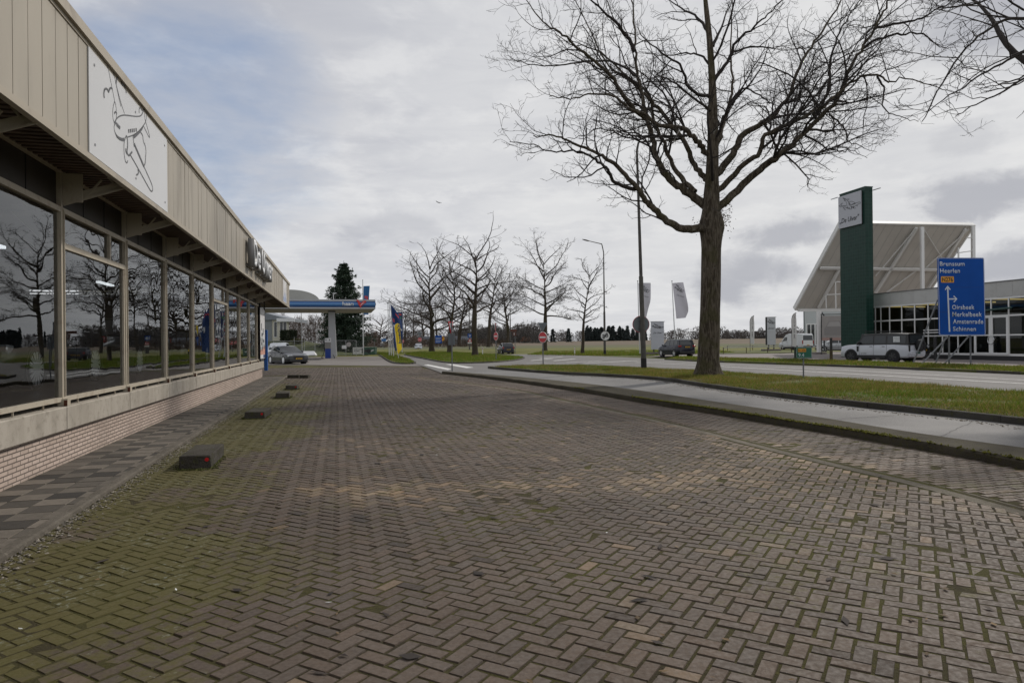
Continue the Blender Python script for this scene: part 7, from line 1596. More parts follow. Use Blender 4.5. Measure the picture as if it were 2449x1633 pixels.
cb_ = R(1959.5, 838, 74.5); MB().tube([(cb_.x, cb_.y, 0), (cb_.x, cb_.y, 4.7)], 0.27, 12).build('column', M_DSTEEL, CR); MB().bar(RC + Vector((0.3, -0.2, -0.1)), RC.lerp(RD, 0.5) + Vector((0, -0.2, -0.1)), 0.3, 0.3).build('gutter', M_DSTEEL, CR)
MB().tube([(cb_.x + 0.5, cb_.y - 0.1, 0.3), (cb_.x + 0.5, cb_.y - 0.1, 4.2), (cb_.x + 0.25, cb_.y, 4.6)], 0.09, 8).build('downpipe', mat('slate_pipe', (0.08, 0.09, 0.10), 0.5), CR)
MB().disc((cb_.x, cb_.y, 0.12), (0, 0, 1), 0.75, 0.2, 16).build('footing', M_LOT, CR)
# showroom hall behind: fascia band, glazed front
XF = 43.0; dn_ = nD; FPx = nD * XF
def fp(u, v): p = onplane(u, v, FPx, nD); return p.dot(dD), p.z
yN, yF = 24.0, fp(2086, 700)[0] + 3; z1, z0 = fp(2236, 690)[1], fp(2236, 722.5)[1]
DB = thing('dealership_building', 'flat-roofed white glazed dealership hall behind the blue direction sign', 'building', (0, 0, 0), DA)
m = MB(); q = yN
while q < yF: m.box(XF - 0.02, XF + 0.3, q + 0.006, min(q + 1.25, yF) - 0.006, z0, z1); q += 1.25
m.build('fascia', M_DWHITE, DB); MB().box(XF - 0.06, XF + 0.3, yN, yF, z1, z1 + 0.08).build('coping', mat('grey_coping', (0.16, 0.16, 0.16), 0.5), DB); MB().box(XF + 0.3, XF + 14, yN, yF, z1 - 0.2, z1 - 0.05).build('roof', M_DARK, DB)
MB().box(XF, XF + 0.3, yN, yF, -0.1, 0.38).build('plinth', M_PLAST, DB)
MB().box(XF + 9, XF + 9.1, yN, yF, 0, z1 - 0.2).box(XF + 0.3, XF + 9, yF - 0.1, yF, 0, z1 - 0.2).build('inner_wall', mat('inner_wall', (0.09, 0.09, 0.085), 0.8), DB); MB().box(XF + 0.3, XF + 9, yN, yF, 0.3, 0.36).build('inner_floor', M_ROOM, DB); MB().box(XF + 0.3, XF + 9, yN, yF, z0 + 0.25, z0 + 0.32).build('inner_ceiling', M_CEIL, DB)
M_WARM = mat('warm_strip', (0.85, 0.62, 0.22), 0.5, emit=0.55)  # yellowish beams under the ceiling, given a weak glow of their own
for k in range(7): MB().box(XF + 1.5, XF + 6.5, yN + 8 + k * 3.6, yN + 8.1 + k * 3.6, z0 + 0.02, z0 + 0.12).build('ceiling_strip', M_WARM, DB)
mu = [2094, 2107, 2128, 2157, 2188, 2220, 2254, 2291, 2331, 2371, 2413, 2462, 2520, 2590]
ys = [fp(u, 780)[0] for u in mu] + [yN]; fr_ = MB()
for y in ys: fr_.box(XF - 0.03, XF + 0.05, y - 0.045, y + 0.045, 0.38, z0)
for z, w_ in ((0.42, 0.08), (1.80, 0.05), (3.15, 0.06), (z0 - 0.04, 0.08)): fr_.box(XF - 0.02, XF + 0.04, yN, yF - 3, z - w_, z + w_)
fr_.build('window_frame', M_DSTEEL, DB)
for a, b in zip(ys, ys[1:]):
    MB().add([(XF + 0.01, b + 0.045, 0.42), (XF + 0.01, a - 0.045, 0.42), (XF + 0.01, a - 0.045, z0), (XF + 0.01, b + 0.045, z0)], [(3, 2, 1, 0)]).build('pane', M_DGLASS, DB, fixn=False)
for a, b in ((2331, 2371), (2371, 2413)):
    ya, yb = fp(a, 780)[0], fp(b, 780)[0]; d_ = MB().box(XF - 0.07, XF - 0.02, yb, ya, 0.42, 0.56).box(XF - 0.07, XF - 0.02, yb, ya, 3.02, 3.18).box(XF - 0.07, XF - 0.02, ya - 0.16, ya, 0.56, 3.02).box(XF - 0.07, XF - 0.02, yb, yb + 0.16, 0.56, 3.02).build('door', M_DSTEEL, DB)
    if a == 2371: 
        N = 20; m = MB(); m.tube([(XF - 0.12, ya + 0.25 * math.cos(t_) - 0.05, 1.45 + 0.30 * math.sin(t_)) for t_ in [2 * math.pi * i / N for i in range(N + 1)]], 0.025, 6, cap=False); m.build('handle', M_CHROME, d_)
MB().tube([(XF - 0.3, fp(2358, 743)[0], 3.55), (XF - 0.3, fp(2428, 743)[0], 3.65)], 0.07, 8).build('awning_rail', mat('green_rail', (0.03, 0.07, 0.06), 0.5), DB)
for z in (2.05, 2.25): MB().tube([(XF - 0.25, fp(2215, 792)[0], z), (XF - 0.25, fp(2300, 792)[0], z)], 0.04, 8).build('hand_rail', M_DSTEEL, DB)
for y in (36.5, 43, 47): MB().bbox(XF + 3, XF + 4.4, y, y + 2.4, 0.36, 1.5, 0.3).build('display_plinth', M_PLAST, DB)
# white hall farther back, below the canopy
wq = R(1923, 838, 128); WH = thing('white_hall', 'small white hall with tall dark windows seen under the canopy', 'building', (wq.x, 128, 0), math.radians(-26)); zt_ = R(1923, 742, 128).z
MB().box(0, 9, 0, 8, -0.1, zt_).build('wall', mat('hall_white', (0.50, 0.53, 0.56), 0.6), WH); MB().box(-0.05, 0.12, -0.04, 0.0, 0, zt_).build('corner_trim', mat('slate_trim', (0.08, 0.1, 0.11), 0.5), WH)
for x in (0.6, 1.3, 2.05): MB().box(x, x + 0.52, -0.05, -0.01, 0.4, 4.4).build('window', M_CARGL, WH)
MB().box(0.4, 2.8, -0.03, 0.0, 0.3, 4.6).build('window_frame', M_LET, WH)
q = R(1966, 838, 73.0); q2 = R(2024, 838, 73.0); wB = q2.x - q.x; BN = thing('car_banner', 'large faded grey banner with a car picture hung on a dark frame under the canopy', 'banner', (q.x, 73, 0)); za, zb2 = R(1990, 814, 73).z, R(1990, 755, 73).z
MB().box(0, wB, 0, 0.03, za, zb2).build('cloth', mat('banner_grey', (0.40, 0.375, 0.35), 0.7, var=0.12, scale=0.6), BN); MB().tube([(-0.05, 0, 0), (-0.05, 0, zb2 + 0.2)], 0.05, 8).tube([(-0.05, 0, zb2 + 0.15), (wB, 0, zb2 + 0.15)], 0.04, 8).build('frame', M_PLAST, BN)
fr = ((0.25, -0.002, za + 0.35), (1, 0, 0), (0, 0, 1)); cp = mat('faded_print', (0.30, 0.285, 0.27), 0.7)
MB().prism([(0, 0.2), (0, 0.9), (0.2, 1.15), (0.5, 1.7), (1.7, 1.75), (1.95, 1.1), (2.0, 0.2)], fr, 0.001).build('car_print', cp, BN); MB().prism([(0.3, 1.15), (0.55, 1.62), (1.6, 1.65), (1.8, 1.15)], ((0.25, -0.004, za + 0.35), (1, 0, 0), (0, 0, 1)), 0.001).build('pale_print', mat('paler_print', (0.43, 0.41, 0.39), 0.7), BN); MB().box(0.0, wB, -0.004, -0.001, za, za + 0.3).build('pink_ground', mat('pink_print', (0.45, 0.30, 0.26), 0.7), BN)
# pylons and feather flags with writing
def pylon(name, label, ul, ur, vt, vb, ub, Y, side=True, base=True, txt=True):
    a, b = R(ul, vb, Y), R(ur, vb, Y); zt_ = R(ul, vt, Y).z; w_ = b.x - a.x; t = thing(name, label, 'sign', (a.x, Y, 0.02)); z0_ = a.z
    MB().bbox(0, w_, 0, 0.22, z0_, zt_, 0.01).build('panel', mat('pylon_white', (0.46, 0.48, 0.52), 0.5), t); MB().box(-0.12, w_ + 0.12, -0.02, 0.24, zt_, zt_ + 0.05).build('cap', M_STEEL, t)
    if side: MB().box(-0.16, -0.005, -0.005, 0.22, z0_, zt_).build('dark_edge', M_PLAST, t)
    MB().bbox(-0.7, w_ + 0.7, -0.25, 0.55, 0, 0.32, 0.02).build('footing', M_LOT, t)
    for x in (w_ * 0.2, w_ * 0.8): MB().box(x - 0.06, x + 0.06, 0.05, 0.17, 0.3, z0_).build('leg', M_PLAST, t)
    h_ = zt_ - z0_; fr = ((w_ * 0.08, -0.003, zt_ - h_ * 0.28), (1, 0, 0), (0, 0, 1)); mb = MB()
    def rt(p): aa, bb = p[0] - 0.5, p[1] - 0.5; c, s = math.cos(math.radians(57)), math.sin(math.radians(57)); x, y = aa, bb * 1.9; return (((x * c - y * s) / 1.85 + 0.5) * w_ * 0.84, ((x * s + y * c) / 1.5 + 0.5) * h_ * 0.2)
    for i, (q_, wt_) in enumerate(LOGO): mb.ribbon([rt(p) for p in q_], fr, 0.035 * wt_, 0.002 + 0.0004 * i)
    mb.build('airliner_drawing', M_INK, t, fixn=False); textmesh('„De Uiver"', ((w_ * 0.1, -0.003, zt_ - h_ * 0.44), (1, 0, 0), (0, 0, 1)), w=w_ * 0.8, h=h_ * 0.075, off=0.003, th=0.003, shear=0.25, bold=0.01, m=M_INK, parent=t)
    MB().box(w_ * 0.06, w_ * 0.94, -0.006, -0.001, zt_ - h_ * 0.535, zt_ - h_ * 0.53).build('dividing_line', M_STEEL, t); return t
pylon('sign_pylon', 'pale grey sign pylon with airliner drawing behind the dark off-road car', 1558, 1588.5, 770, 836, 838, 78.0, side=False)
pylon('sign_pylon', 'pale grey sign pylon with dark left edge standing left of the white van', 1835, 1855.5, 759, 825, 828, 96.0)
def feather(label, word, up, vt, vb, ub, Y):
    b = R(ub, vb, Y); b.z = 0.05; t = thing('feather_flag', label, 'flag', tuple(b)); k = Y / F; H_ = R(up, vt, Y).z - 0.05; zl_ = R(up, vb - 11, Y).z - 0.05
    pole = [(0, 0, 0), (0, 0, H_ * 0.72), (0.03, 0, H_ * 0.86), (0.22, 0, H_ * 0.95), (0.58, 0, H_ * 0.995)]; MB().tube(spline(pole, 16), 0.03, 6).build('pole', M_PLAST, t)
    PL = spline([(0, 0, zl_), (0, 0, H_ * 0.72), (0.03, 0, H_ * 0.86), (0.22, 0, H_ * 0.95), (0.50, 0, H_ * 0.985)], 25)
    def f(u, v):
        i = min(int(v * 24), 23); t_ = v * 24 - i; l = PL[i] * (1 - t_) + PL[i + 1] * t_; wd = max(0.58 - l[0] + 0.05 * math.sin(v * 7) - 0.12 * max(0, 0.4 - v), 0.03); return (l[0] + wd * u, l[2] - (0.12 * u if v < 0.05 else 0), 0.05 * math.sin(v * 8 + u * 2) * u)
    cloth_flag(MB(), frf, 6, 24, f).build('cloth', M_CLOTH, t, 80, fixn=False)
    n = len(word)
    for i, ch in enumerate(word):
        if ch == ' ': continue
        h_ = 0.56 / n; flag_text(ch, frf, f, 0.42, 0.64 - (i + 1) * h_ + 0.012, 0.30, h_ * 0.72, M_INK, t, name='letter')
    flag_strip(frf, f, 0.3, 0.85, 0.685, 0.695, mat('flag_grey', (0.3, 0.3, 0.3), 0.7), t, 'rule'); mb = MB()
    return t
feather('white feather flag lettered JAGUAR at the edge of the field', 'JAGUAR', 1795, 754, 832, 1794, 92.0)
feather('white feather flag lettered LAND ROVER in front of the white van', 'LAND ROVER', 1892, 747, 838, 1894, 84.0)
# two white banner flags on poles
for (ut, ub, vt, vb, lab, curl, word) in ((1525, 1530.5, 672, 847.5, 'white flag with a curled lower corner, partly behind the near lamp post', 1, 1), (1607, 1616, 672, 846, 'white flag hanging full and wide, right of the sign pylon', 0, 1)):
    b = G(ub, vb, 0.03); Y = b.y; k = Y / F; tp_ = R(ut, vt, Y) - b; t = thing('flag_pole', 'white flagpole ' + ('half hidden by the near lamp post' if curl else 'rising behind the dark off-road car'), 'flagpole', tuple(b), 0, 'white flagpoles by the sign pylon'); MB().tube([(0, 0, -0.1), tp_], [0.075, 0.045], 8).build('pole', M_POLE, t); MB().disc(tp_, (0, 0, 1), 0.07, 0.08, 8).build('cap', M_PLAST, t)
    if curl: LP, RPp = [(1527, 677), (1528.5, 720), (1530, 752)], [(1556.5, 676.5), (1556, 715), (1552, 735), (1547, 760)]
    else: LP, RPp = [(1608.5, 677), (1613, 720), (1617.5, 762)], [(1634.5, 675), (1640, 705), (1645, 732), (1645.5, 746), (1640, 760)]
    A_ = spline([(x, y, 0) for x, y in LP], 20); B_ = spline([(x, y, 0) for x, y in RPp], 20); o_ = R(ut, vt, Y)
    def f(u, v, A_=A_, B_=B_, o_=o_, Y=Y, curl=curl):
        x = (1 - v) * 19; i = min(int(x), 18); t_ = x - i; l = A_[i] * (1 - t_) + A_[i + 1] * t_; r2 = B_[i] * (1 - t_) + B_[i + 1] * t_; p = R(l[0] + (r2[0] - l[0]) * u, l[1] + (r2[1] - l[1]) * u, Y) - o_
        return (p.x, p.z, 0.13 * math.sin(u * 5 + v * 5) * (0.3 + 0.7 * u) - (0.35 * u * (1 - v) if curl else 0))
    WF = thing('white_flag', lab, 'flag', tuple(o_), 0, None); cloth_flag(MB(), frf, 12, 22, f).build('cloth', mat('flag_white', (0.56, 0.55, 0.60), 0.7), WF, 80, fixn=False)
    flag_text('„De Uiver"', frf, f, 0.22, 0.665, 0.62, 0.04, M_INK, WF, shear=0.2); mb = MB(); o0, x0_, z0_ = Vector((0, 0, 0)), Vector((1, 0, 0)), Vector((0, 0, 1))
    for q_, wt_ in LOGO:
        pts = []
        for p in q_: aa, bb = p[0] - 0.5, p[1] - 0.5; c, s = math.cos(math.radians(57)), math.sin(math.radians(57)); x, y = aa, bb * 1.9; U, V_ = 0.18 + 0.68 * ((x * c - y * s) / 1.85 + 0.5), 0.74 + 0.19 * ((x * s + y * c) / 1.5 + 0.5); a_, b_, c_ = f(U, V_); pts.append(Vector((a_, -c_ - 0.012, b_)))
        for a_, b_ in zip(pts, pts[1:]):
            d = (b_ - a_); 
            if d.length < 1e-6: continue
            qn = d.cross(Vector((0, 1, 0))).normalized() * 0.016 * wt_; mb.add([a_ - qn, a_ + qn, b_ + qn, b_ - qn], [(0, 1, 2, 3)])
    mb.build('airliner_drawing', M_INK, WF, fixn=False)
# bollards and low rails of the lot
M_WOODP = mat('weathered_post', (0.085, 0.06, 0.03), 0.9, var=0.4, scale=4)
b = G(1988, 864, 0.1); t = thing('post', 'weathered post, black above and brown below, left of the silver off-road wagon', 'post', tuple(b)); hB = R(1987, 808, b.y).z - b.z; MB().tube([(0, 0, -0.1), (0, 0, hB * 0.48)], 0.10, 10).build('lower_post', M_WOODP, t); MB().tube([(0, 0, hB * 0.48), (0, 0, hB)], 0.085, 10).build('upper_post', M_PLAST, t)
for u, vt, vb, lab in ((2380, 802, 860, 'black bollard in front of the glass doors'), (2237, 806, 861, 'dark bollard under the left edge of the blue direction sign')):
    b = G(u, vb, 0.02); hB = R(u, vt, b.y).z - b.z; o = MB().tube([(0, 0, -0.1), (0, 0, hB - 0.04), (0, 0, hB)], [0.11, 0.11, 0.07], 12).build('bollard', M_PLAST, None, 40); o.location = b; tag(o, lab, 'bollard')
for pts, lab in (([(1730, 846), (1785, 844.6), (1836, 843.5), (1893, 842.6)], 'low dark guard rail along the near edge of the lot grass'), ([(1740, 838.6), (1800, 837.4), (1870, 836.6)], 'low dark rail along the far edge of the lot grass')):
    P = [G(u, v, 0.06) for u, v in pts]; o0 = P[0].copy(); t = thing('guard_rail', lab, 'rail', tuple(o0)); hR = 0.72
    for p in P: MB().bar(p - o0 + Vector((0, 0, -.1)), p - o0 + Vector((0, 0, hR)), 0.07).build('post', M_WOODP, t)
    for a, b in zip(P, P[1:]): MB().bar(a - o0 + Vector((0, 0, hR)), b - o0 + Vector((0, 0, hR)), 0.10).build('rail', M_STEEL, t)
# ------------------------------------------------------------------ street furniture and signs
M_LAMPP = mat('lamp_post_paint', (0.085, 0.080, 0.072), 0.6, var=0.3, scale=3, dirt=(0.16, 0.13, 0.09), dirt_amt=0.4)
M_LAMPD = mat('lamp_post_foot', (0.022, 0.021, 0.02), 0.8, var=0.3, scale=6); M_SBACK = mat('sign_back', (0.15, 0.17, 0.185), 0.45, 0.3); M_SRED = mat('sign_red', (0.50, 0.022, 0.035), 0.4, coat=0.2); M_SWHITE = mat('sign_white_face', (0.66, 0.66, 0.66), 0.4); M_SBLUE = mat('sign_blue', (0.004, 0.070, 0.34), 0.55, spec=0.15, var=0.12, scale=0.7); M_SYEL = mat('sign_amber', (0.68, 0.29, 0.008), 0.4); M_SINK = mat('sign_black', (0.015, 0.015, 0.017), 0.5); M_SGREEN = mat('sign_green', (0.006, 0.105, 0.060), 0.4); M_SLET = mat('sign_letter', (0.56, 0.60, 0.66), 0.45); M_BROWN = mat('sign_brown', (0.10, 0.035, 0.022), 0.5); M_GREYP = mat('sign_pole_grey', (0.15, 0.155, 0.165), 0.5, 0.2)
def lamp(label, ub, vb, z, top, bend, arm, head_len, s=1.0):
    b = G(ub, vb, z); Y = b.y; t = thing('street_lamp', label, 'street lamp', tuple(b), 0, 'street lamps along the road'); tp = R(*top, Y) - b; bp_ = R(*bend, Y) - b; ar = R(*arm, Y) - b
    jo = tp * 0.42
    MB().tube([(0, 0, -0.1), tp * 0.045], [0.16 * s, 0.155 * s], 12).build('foot', M_LAMPD, t); MB().tube([tp * 0.045, jo * 0.99, jo, jo + tp * 0.004], [0.145 * s, 0.118 * s, 0.125 * s, 0.095 * s], 12).build('lower_pole', M_LAMPP, t)
    MB().tube([jo + tp * 0.004, tp * 0.8, tp], [0.095 * s, 0.07 * s, 0.062 * s], 10).build('upper_pole', M_LAMPP, t); pts = spline([tp, tp + (bp_ - tp) * 0.55 + Vector((0, 0, (bp_ - tp).z * 0.35)), bp_, bp_.lerp(ar, 0.5), ar], 22); MB().tube([tuple(p) for p in pts], list(np.linspace(0.062, 0.04, 22) * s), 8).build('bracket', M_LAMPP, t)
    d = (ar - bp_).normalized(); e = ar + d * head_len; n = Vector((0, 0, 1)); sd = Vector((0, 1, 0)); rg = []
    for f, w_, h_ in ((0, .05, .04), (.15, .11, .06), (.45, .16, .085), (.8, .14, .06), (1, .04, .02)):
        c = ar.lerp(e, f); rg.append([c + sd * w_ * math.cos(a) + n * h_ * math.sin(a) for a in [2 * math.pi * i / 10 for i in range(10)]])
    MB().loft(rg).build('lamp_head', M_LAMPP, t, 50); return t
lamp('tall dark street lamp on the near verge, its arm behind the oak boughs', 1540, 880, 0.14, (1523.2, 362), (1530, 340), (1590, 336), 0.85)
lamp('tall far street lamp with its arm to the left, above the end-of-50 sign', 1446.5, 848.6, 0.05, (1443.6, 604), (1436, 583), (1411, 577), 0.95)
for u, v, vt, z, lab in ((1221, 834, 655, 0.1, 'slim lamp post rising behind the dark hatchback and brown sign'), (1123, 838, 690, 0.1, 'slim lamp post behind the small blue square sign'), (870 + 72, 826, 736, 0.1, 'thin lamp post seen beyond the station exit')):
    b = G(u, v, z); H_ = R(u, vt, b.y).z - b.z; t = thing('lamp_post', lab, 'street lamp', tuple(b), 0, 'street lamps along the road'); MB().tube([(0, 0, -.1), (0, 0, H_ * 0.4), (0, 0, H_ * 0.41), (0, 0, H_)], [0.13, 0.12, 0.09, 0.06], 8).build('pole', M_LAMPP, t); MB().bbox(-1.1, 0.05, -0.07, 0.07, H_ - 0.03, H_ + 0.06, 0.02).build('lamp_head', M_LAMPP, t)
q = R(825 - 6, 840, 90); t = thing('lamp_post', 'short pale lamp post standing right of the canopy column', 'street lamp', (q.x - 0.1, 86, 0.1), 0, None); H_ = R(815, 703, 86).z; MB().tube([(0.35, 0, 0), (0, 0, H_)], [0.07, 0.05], 8).build('pole', M_POLE, t); MB().bbox(-0.05, 0.4, -0.08, 0.08, H_ - 0.05, H_ + 0.05, 0.02).build('lamp_head', M_POLE, t)
# round sign seen from behind on the near lamp post
b = G(1540, 880, 0.14); c = R(1533, 775.5, b.y + 0.16); t = thing('round_sign', 'round grey sign back with red rim fixed to the near lamp post', 'sign', tuple(c)); rS = 20.3 / F * b.y
MB().disc((0, 0, 0), (0, 1, 0.0), rS, 0.025, 40).build('back', M_SBACK, t)
m = MB(); N = 40; m.loft([[Vector((q * math.cos(a), y, q * math.sin(a))) for q, y in ((rS * 0.955, -0.016), (rS * 1.0, -0.016), (rS * 1.01, 0.016), (rS * 0.955, 0.016))] for a in [2 * math.pi * i / N for i in range(N + 1)]], cap=False); m.build('rim', M_SRED, t)
for z in (-0.43 * rS, 0.5 * rS): MB().box(-0.14, 0.14, -0.20, -0.012, z - 0.02, z + 0.02).build('clamp', M_GREYP, t)
def pole(t, x, y, z0, z1, r=0.038, m=None, name='pole'): return MB().tube([(x, y, z0), (x, y, z1)], r, 10).build(name, m or M_GREYP, t)
def noentry(label, ub, vb, z, uc, vc, wpx, hpx, rotz, tri=None, trirot=0.0):
    b = G(ub, vb, z); Y = b.y; t = thing('no_entry_sign', label, 'road sign', tuple(b), 0.0); k = Y / F; zc = R(uc, vc, Y).z - b.z; R_ = hpx / 2 * k; lean = R(uc, vc, Y).x - b.x
    MB().tube([(0, 0, -0.1), (lean * 1.1, 0, zc + (0.9 if tri else 0.3))], 0.04, 10).build('pole', M_GREYP, t); M_ = Matrix.Translation((lean, -0.06, zc)) @ Matrix.Rotation(rotz, 4, 'Z')
    def dsk(r, y, m, nm, th=0.02): o = MB().disc((0, y, 0), (0, 1, 0), r, th, 36).build(nm, m, t); o.matrix_local = M_; return o
    dsk(R_, 0, M_SWHITE, 'disc'); dsk(R_ * 0.93, -0.012, M_SRED, 'red_face', 0.006); o = MB().box(-R_ * 0.72, R_ * 0.72, -0.019, -0.0155, -R_ * 0.15, R_ * 0.15).build('white_bar', M_SWHITE, t); o.matrix_local = M_
    if tri:
        z_ = R(uc, tri[1], Y).z - b.z; h_ = tri[2] * k; w_ = h_ * 1.12; M2 = Matrix.Translation((lean * 1.1, -0.02, z_)) @ Matrix.Rotation(trirot, 4, 'Z')
        o = MB().prism([(-w_ / 2, h_ / 2), (w_ / 2, h_ / 2), (0.03, -h_ / 2), (-0.03, -h_ / 2)], ((0, 0.05, 0), (1, 0, 0), (0, 0, 1)), 0.025).build('give_way_back', M_SBACK if tri[0] == 'back' else M_SRED, t); o.matrix_local = M2
        if tri[0] != 'back': o = MB().prism([(-w_ * 0.34, h_ * 0.36), (w_ * 0.34, h_ * 0.36), (0, -h_ * 0.3)], ((0, 0.079, 0), (1, 0, 0), (0, 0, 1)), 0.004).build('white_triangle', M_SWHITE, t); o.matrix_local = M2
    return t
noentry('larger no entry sign under a grey triangle back, at the tip of the verge', 1299, 870.5, 0.14, 1298, 806.5, 18, 26.5, math.radians(-44), ('back', 782, 21))
noentry('no entry sign on the traffic island just left of the dark hatchback', 1186.5, 859.5, 0.11, 1186, 804, 10, 20.5, math.radians(-58), ('edge', 783, 20), math.radians(100))
b = G(1080.5, 887.5, 0.03); Y = b.y; k = Y / F; t = thing('sign_post', 'grey rectangular sign back under a give way sign seen edge-on', 'road sign', tuple(b)); z0_, z1_ = R(1080, 825, Y).z - b.z, R(1080, 797, Y).z - b.z
pole(t, 0.02, 0, -0.1, R(1080, 768, Y).z - b.z, 0.035); w_ = 8.2 * k; MB().bbox(-w_, w_ * 0.55, 0.045, 0.07, z0_, z1_, 0.004).build('sign_back', M_SBACK, t); MB().bbox(w_ * 0.6, w_ * 1.0, 0.045, 0.07, z0_, z1_, 0.004).build('sign_back', M_SBACK, t)
zz_ = R(1080, 783, Y).z - b.z; hh_ = 28 * k; o = MB().prism([(-hh_ * .55, hh_ / 2), (hh_ * .55, hh_ / 2), (0.03, -hh_ / 2), (-0.03, -hh_ / 2)], ((0, 0.05, 0), (1, 0, 0), (0, 0, 1)), 0.025).build('give_way', M_SRED, t); o.matrix_local = Matrix.Translation((0, 0, zz_)) @ Matrix.Rotation(math.radians(72), 4, 'Z')
o = MB().prism([(-hh_ * .38, hh_ * .38), (hh_ * .38, hh_ * .38), (0, -hh_ * .32)], ((0, 0.02, 0), (1, 0, 0), (0, 0, 1)), 0.004).build('white_triangle', M_SWHITE, t); o.matrix_local = Matrix.Translation((0, 0, zz_)) @ Matrix.Rotation(math.radians(72), 4, 'Z')
# far no entry signs
for ub, vb, uc, vc, hp, rz_, lab, tri in ((1003.5, 836, 1004, 812, 10, 0.5, 'tiny far no entry sign under a triangle back, beside the silver compact car', True), (962, 838, 962, 816, 9, 0.2, 'tiny far no entry sign right of the yellow feather flag', False)): noentry(lab, ub, vb, 0.1, uc, vc, hp, hp, rz_, ('back', 800, 11) if tri else None)
# end-of-50 sign on the far lamp
b = G(1446.5, 848.6, 0.05); Y = b.y - 0.2; c = R(1447.5, 803, Y); rS = 10.6 / F * Y; t = thing('speed_limit_sign', 'white round end-of-50 sign crossed by a dark bar on the far lamp post', 'road sign', tuple(c)); MB().disc((0, 0, 0), (0, 1, 0), rS, 0.025, 36).build('disc', M_SWHITE, t)
textmesh('50', ((-rS * 0.70, -0.014, -rS * 0.33), (1, 0, 0), (0, 0, 1)), w=rS * 1.4, h=rS * 0.66, off=0.0, th=0.003, bold=0.03, m=M_SINK, parent=t); a = math.radians(52); m = MB()
for o_ in (-0.16, 0, 0.16): m.bar((-math.cos(a) * rS * 0.8 + o_ * rS * math.sin(a), -0.02, -math.sin(a) * rS * 0.8 - o_ * rS * math.cos(a)), (math.cos(a) * rS * 0.8 + o_ * rS * math.sin(a), -0.02, math.sin(a) * rS * 0.8 - o_ * rS * math.cos(a)), rS * 0.10, 0.004, up=(0, 1, 0))
m.build('cancel_bar', M_SINK, t); MB().box(-0.1, 0.1, 0.012, 0.1, -0.03, 0.03).build('clamp', M_GREYP, t)
# big blue direction sign
b = G(2300, 869.4, 0.13); Y = b.y; k = Y / F; TL, TR_, BL, BR_ = R(2242, 616.5, Y), R(2355, 616.5, Y), R(2246, 802, Y), R(2357.5, 802, Y); xax = (BR_ - BL); W_ = xax.length; yax = (TL - BL); H_ = yax.length; x_, y_ = xax / W_, yax / H_
t = thing('direction_sign', 'big blue direction sign to Brunssum, Heerlen, Oirsbeek and Schinnen on grey legs', 'road sign', tuple(b)); o0 = BL - b
def P2(a, c, d=0.0): return o0 + xax * a + yax * c + Vector((0, -d, 0))
def rrect(w, h, r, n=5):
    out = []
    for cx_, cy_, a0_ in ((w - r, h - r, 0), (r, h - r, 90), (r, r, 180), (w - r, r, 270)): out += [(cx_ + r * math.cos(math.radians(a0_ + 90 * i / n)), cy_ + r * math.sin(math.radians(a0_ + 90 * i / n))) for i in range(n + 1)]
    return out
MB().prism(rrect(W_, H_, 0.10), (o0, x_, y_), -0.05).build('panel', M_SBLUE, t); bd = rrect(W_ - 0.06, H_ - 0.06, 0.09)
MB().ribbon([(p[0] + 0.03, p[1] + 0.03) for p in bd + [bd[0]]], (o0, x_, y_), 0.022, 0.004).build('border', M_SLET, t)
for f_ in (0.30, 0.62): MB().ribbon([(0.05, H_ * f_), (W_ - 0.05, H_ * f_)], (o0, x_, y_), 0.008, 0.003).build('panel_joint', M_SINK, t)
def ln_(s, a, c, h, w=None): textmesh(s, (P2(a, c), tuple(x_), tuple(y_)), w=w, h=h, off=0.004, th=0.003, bold=0.015, m=M_SLET, parent=t, spacing=1.08)
u0 = 1880; sc = 569 / 1859
def W_at(xz): return (1880 + xz * sc - 2243.5) / 112.5
def C_at(yz): return (802 - (420 + yz * sc)) / 185.5
for s, xl, xr, yb, yt in (('Brunssum', 1205, 1400, 707, 672), ('Heerlen', 1205, 1362, 762, 727), ('Oirsbeek', 1294, 1470, 1046, 1010), ('Merkelbeek', 1296, 1527, 1102, 1066), ('Amstenrade', 1298, 1537, 1158, 1122), ('Schinnen', 1298, 1478, 1215, 1180)):
    ln_(s, W_at(xl), C_at(yb), (C_at(yt) - C_at(yb)) * H_, (W_at(xr) - W_at(xl)) * W_)
a0, a1, c0, c1 = W_at(1212), W_at(1313), C_at(836), C_at(788); MB().prism([(p[0] + a0 * W_, p[1] + c0 * H_) for p in rrect((a1 - a0) * W_, (c1 - c0) * H_, 0.03)], (o0, x_, y_), 0.004, off=0.003).build('route_plate', M_SYEL, t)
textmesh('N276', (P2(a0 + 0.02, c0 + 0.010), tuple(x_), tuple(y_)), w=(a1 - a0 - 0.04) * W_, h=(c1 - c0 - 0.020) * H_, off=0.009, th=0.002, bold=0.02, m=M_SINK, parent=t)
ar = MB(); fr_ = (o0, x_, y_); A2 = lambda x, y: (W_at(x) * W_, C_at(y) * H_)
ar.ribbon([A2(1270, 1220), A2(1263, 872)], fr_, 0.085, 0.004).ribbon([A2(1243, 892), A2(1263, 864), A2(1283, 892)], fr_, 0.07, 0.0045).ribbon([A2(1268, 964), A2(1330, 963)], fr_, 0.075, 0.0042).ribbon([A2(1308, 940), A2(1333, 963), A2(1309, 988)], fr_, 0.065, 0.0047); ar.build('arrows', M_SLET, t, fixn=False)
for ub_, vb_ in ((2274, 869.6), (2325.5, 868)): p = G(ub_, vb_, 0.13) - b; MB().tube([p - Vector((0, -0.15, 0.1)), Vector((p.x, p.y + 0.15, o0.z + H_ * 0.9))], 0.05, 10).build('leg', M_GREYP, t)
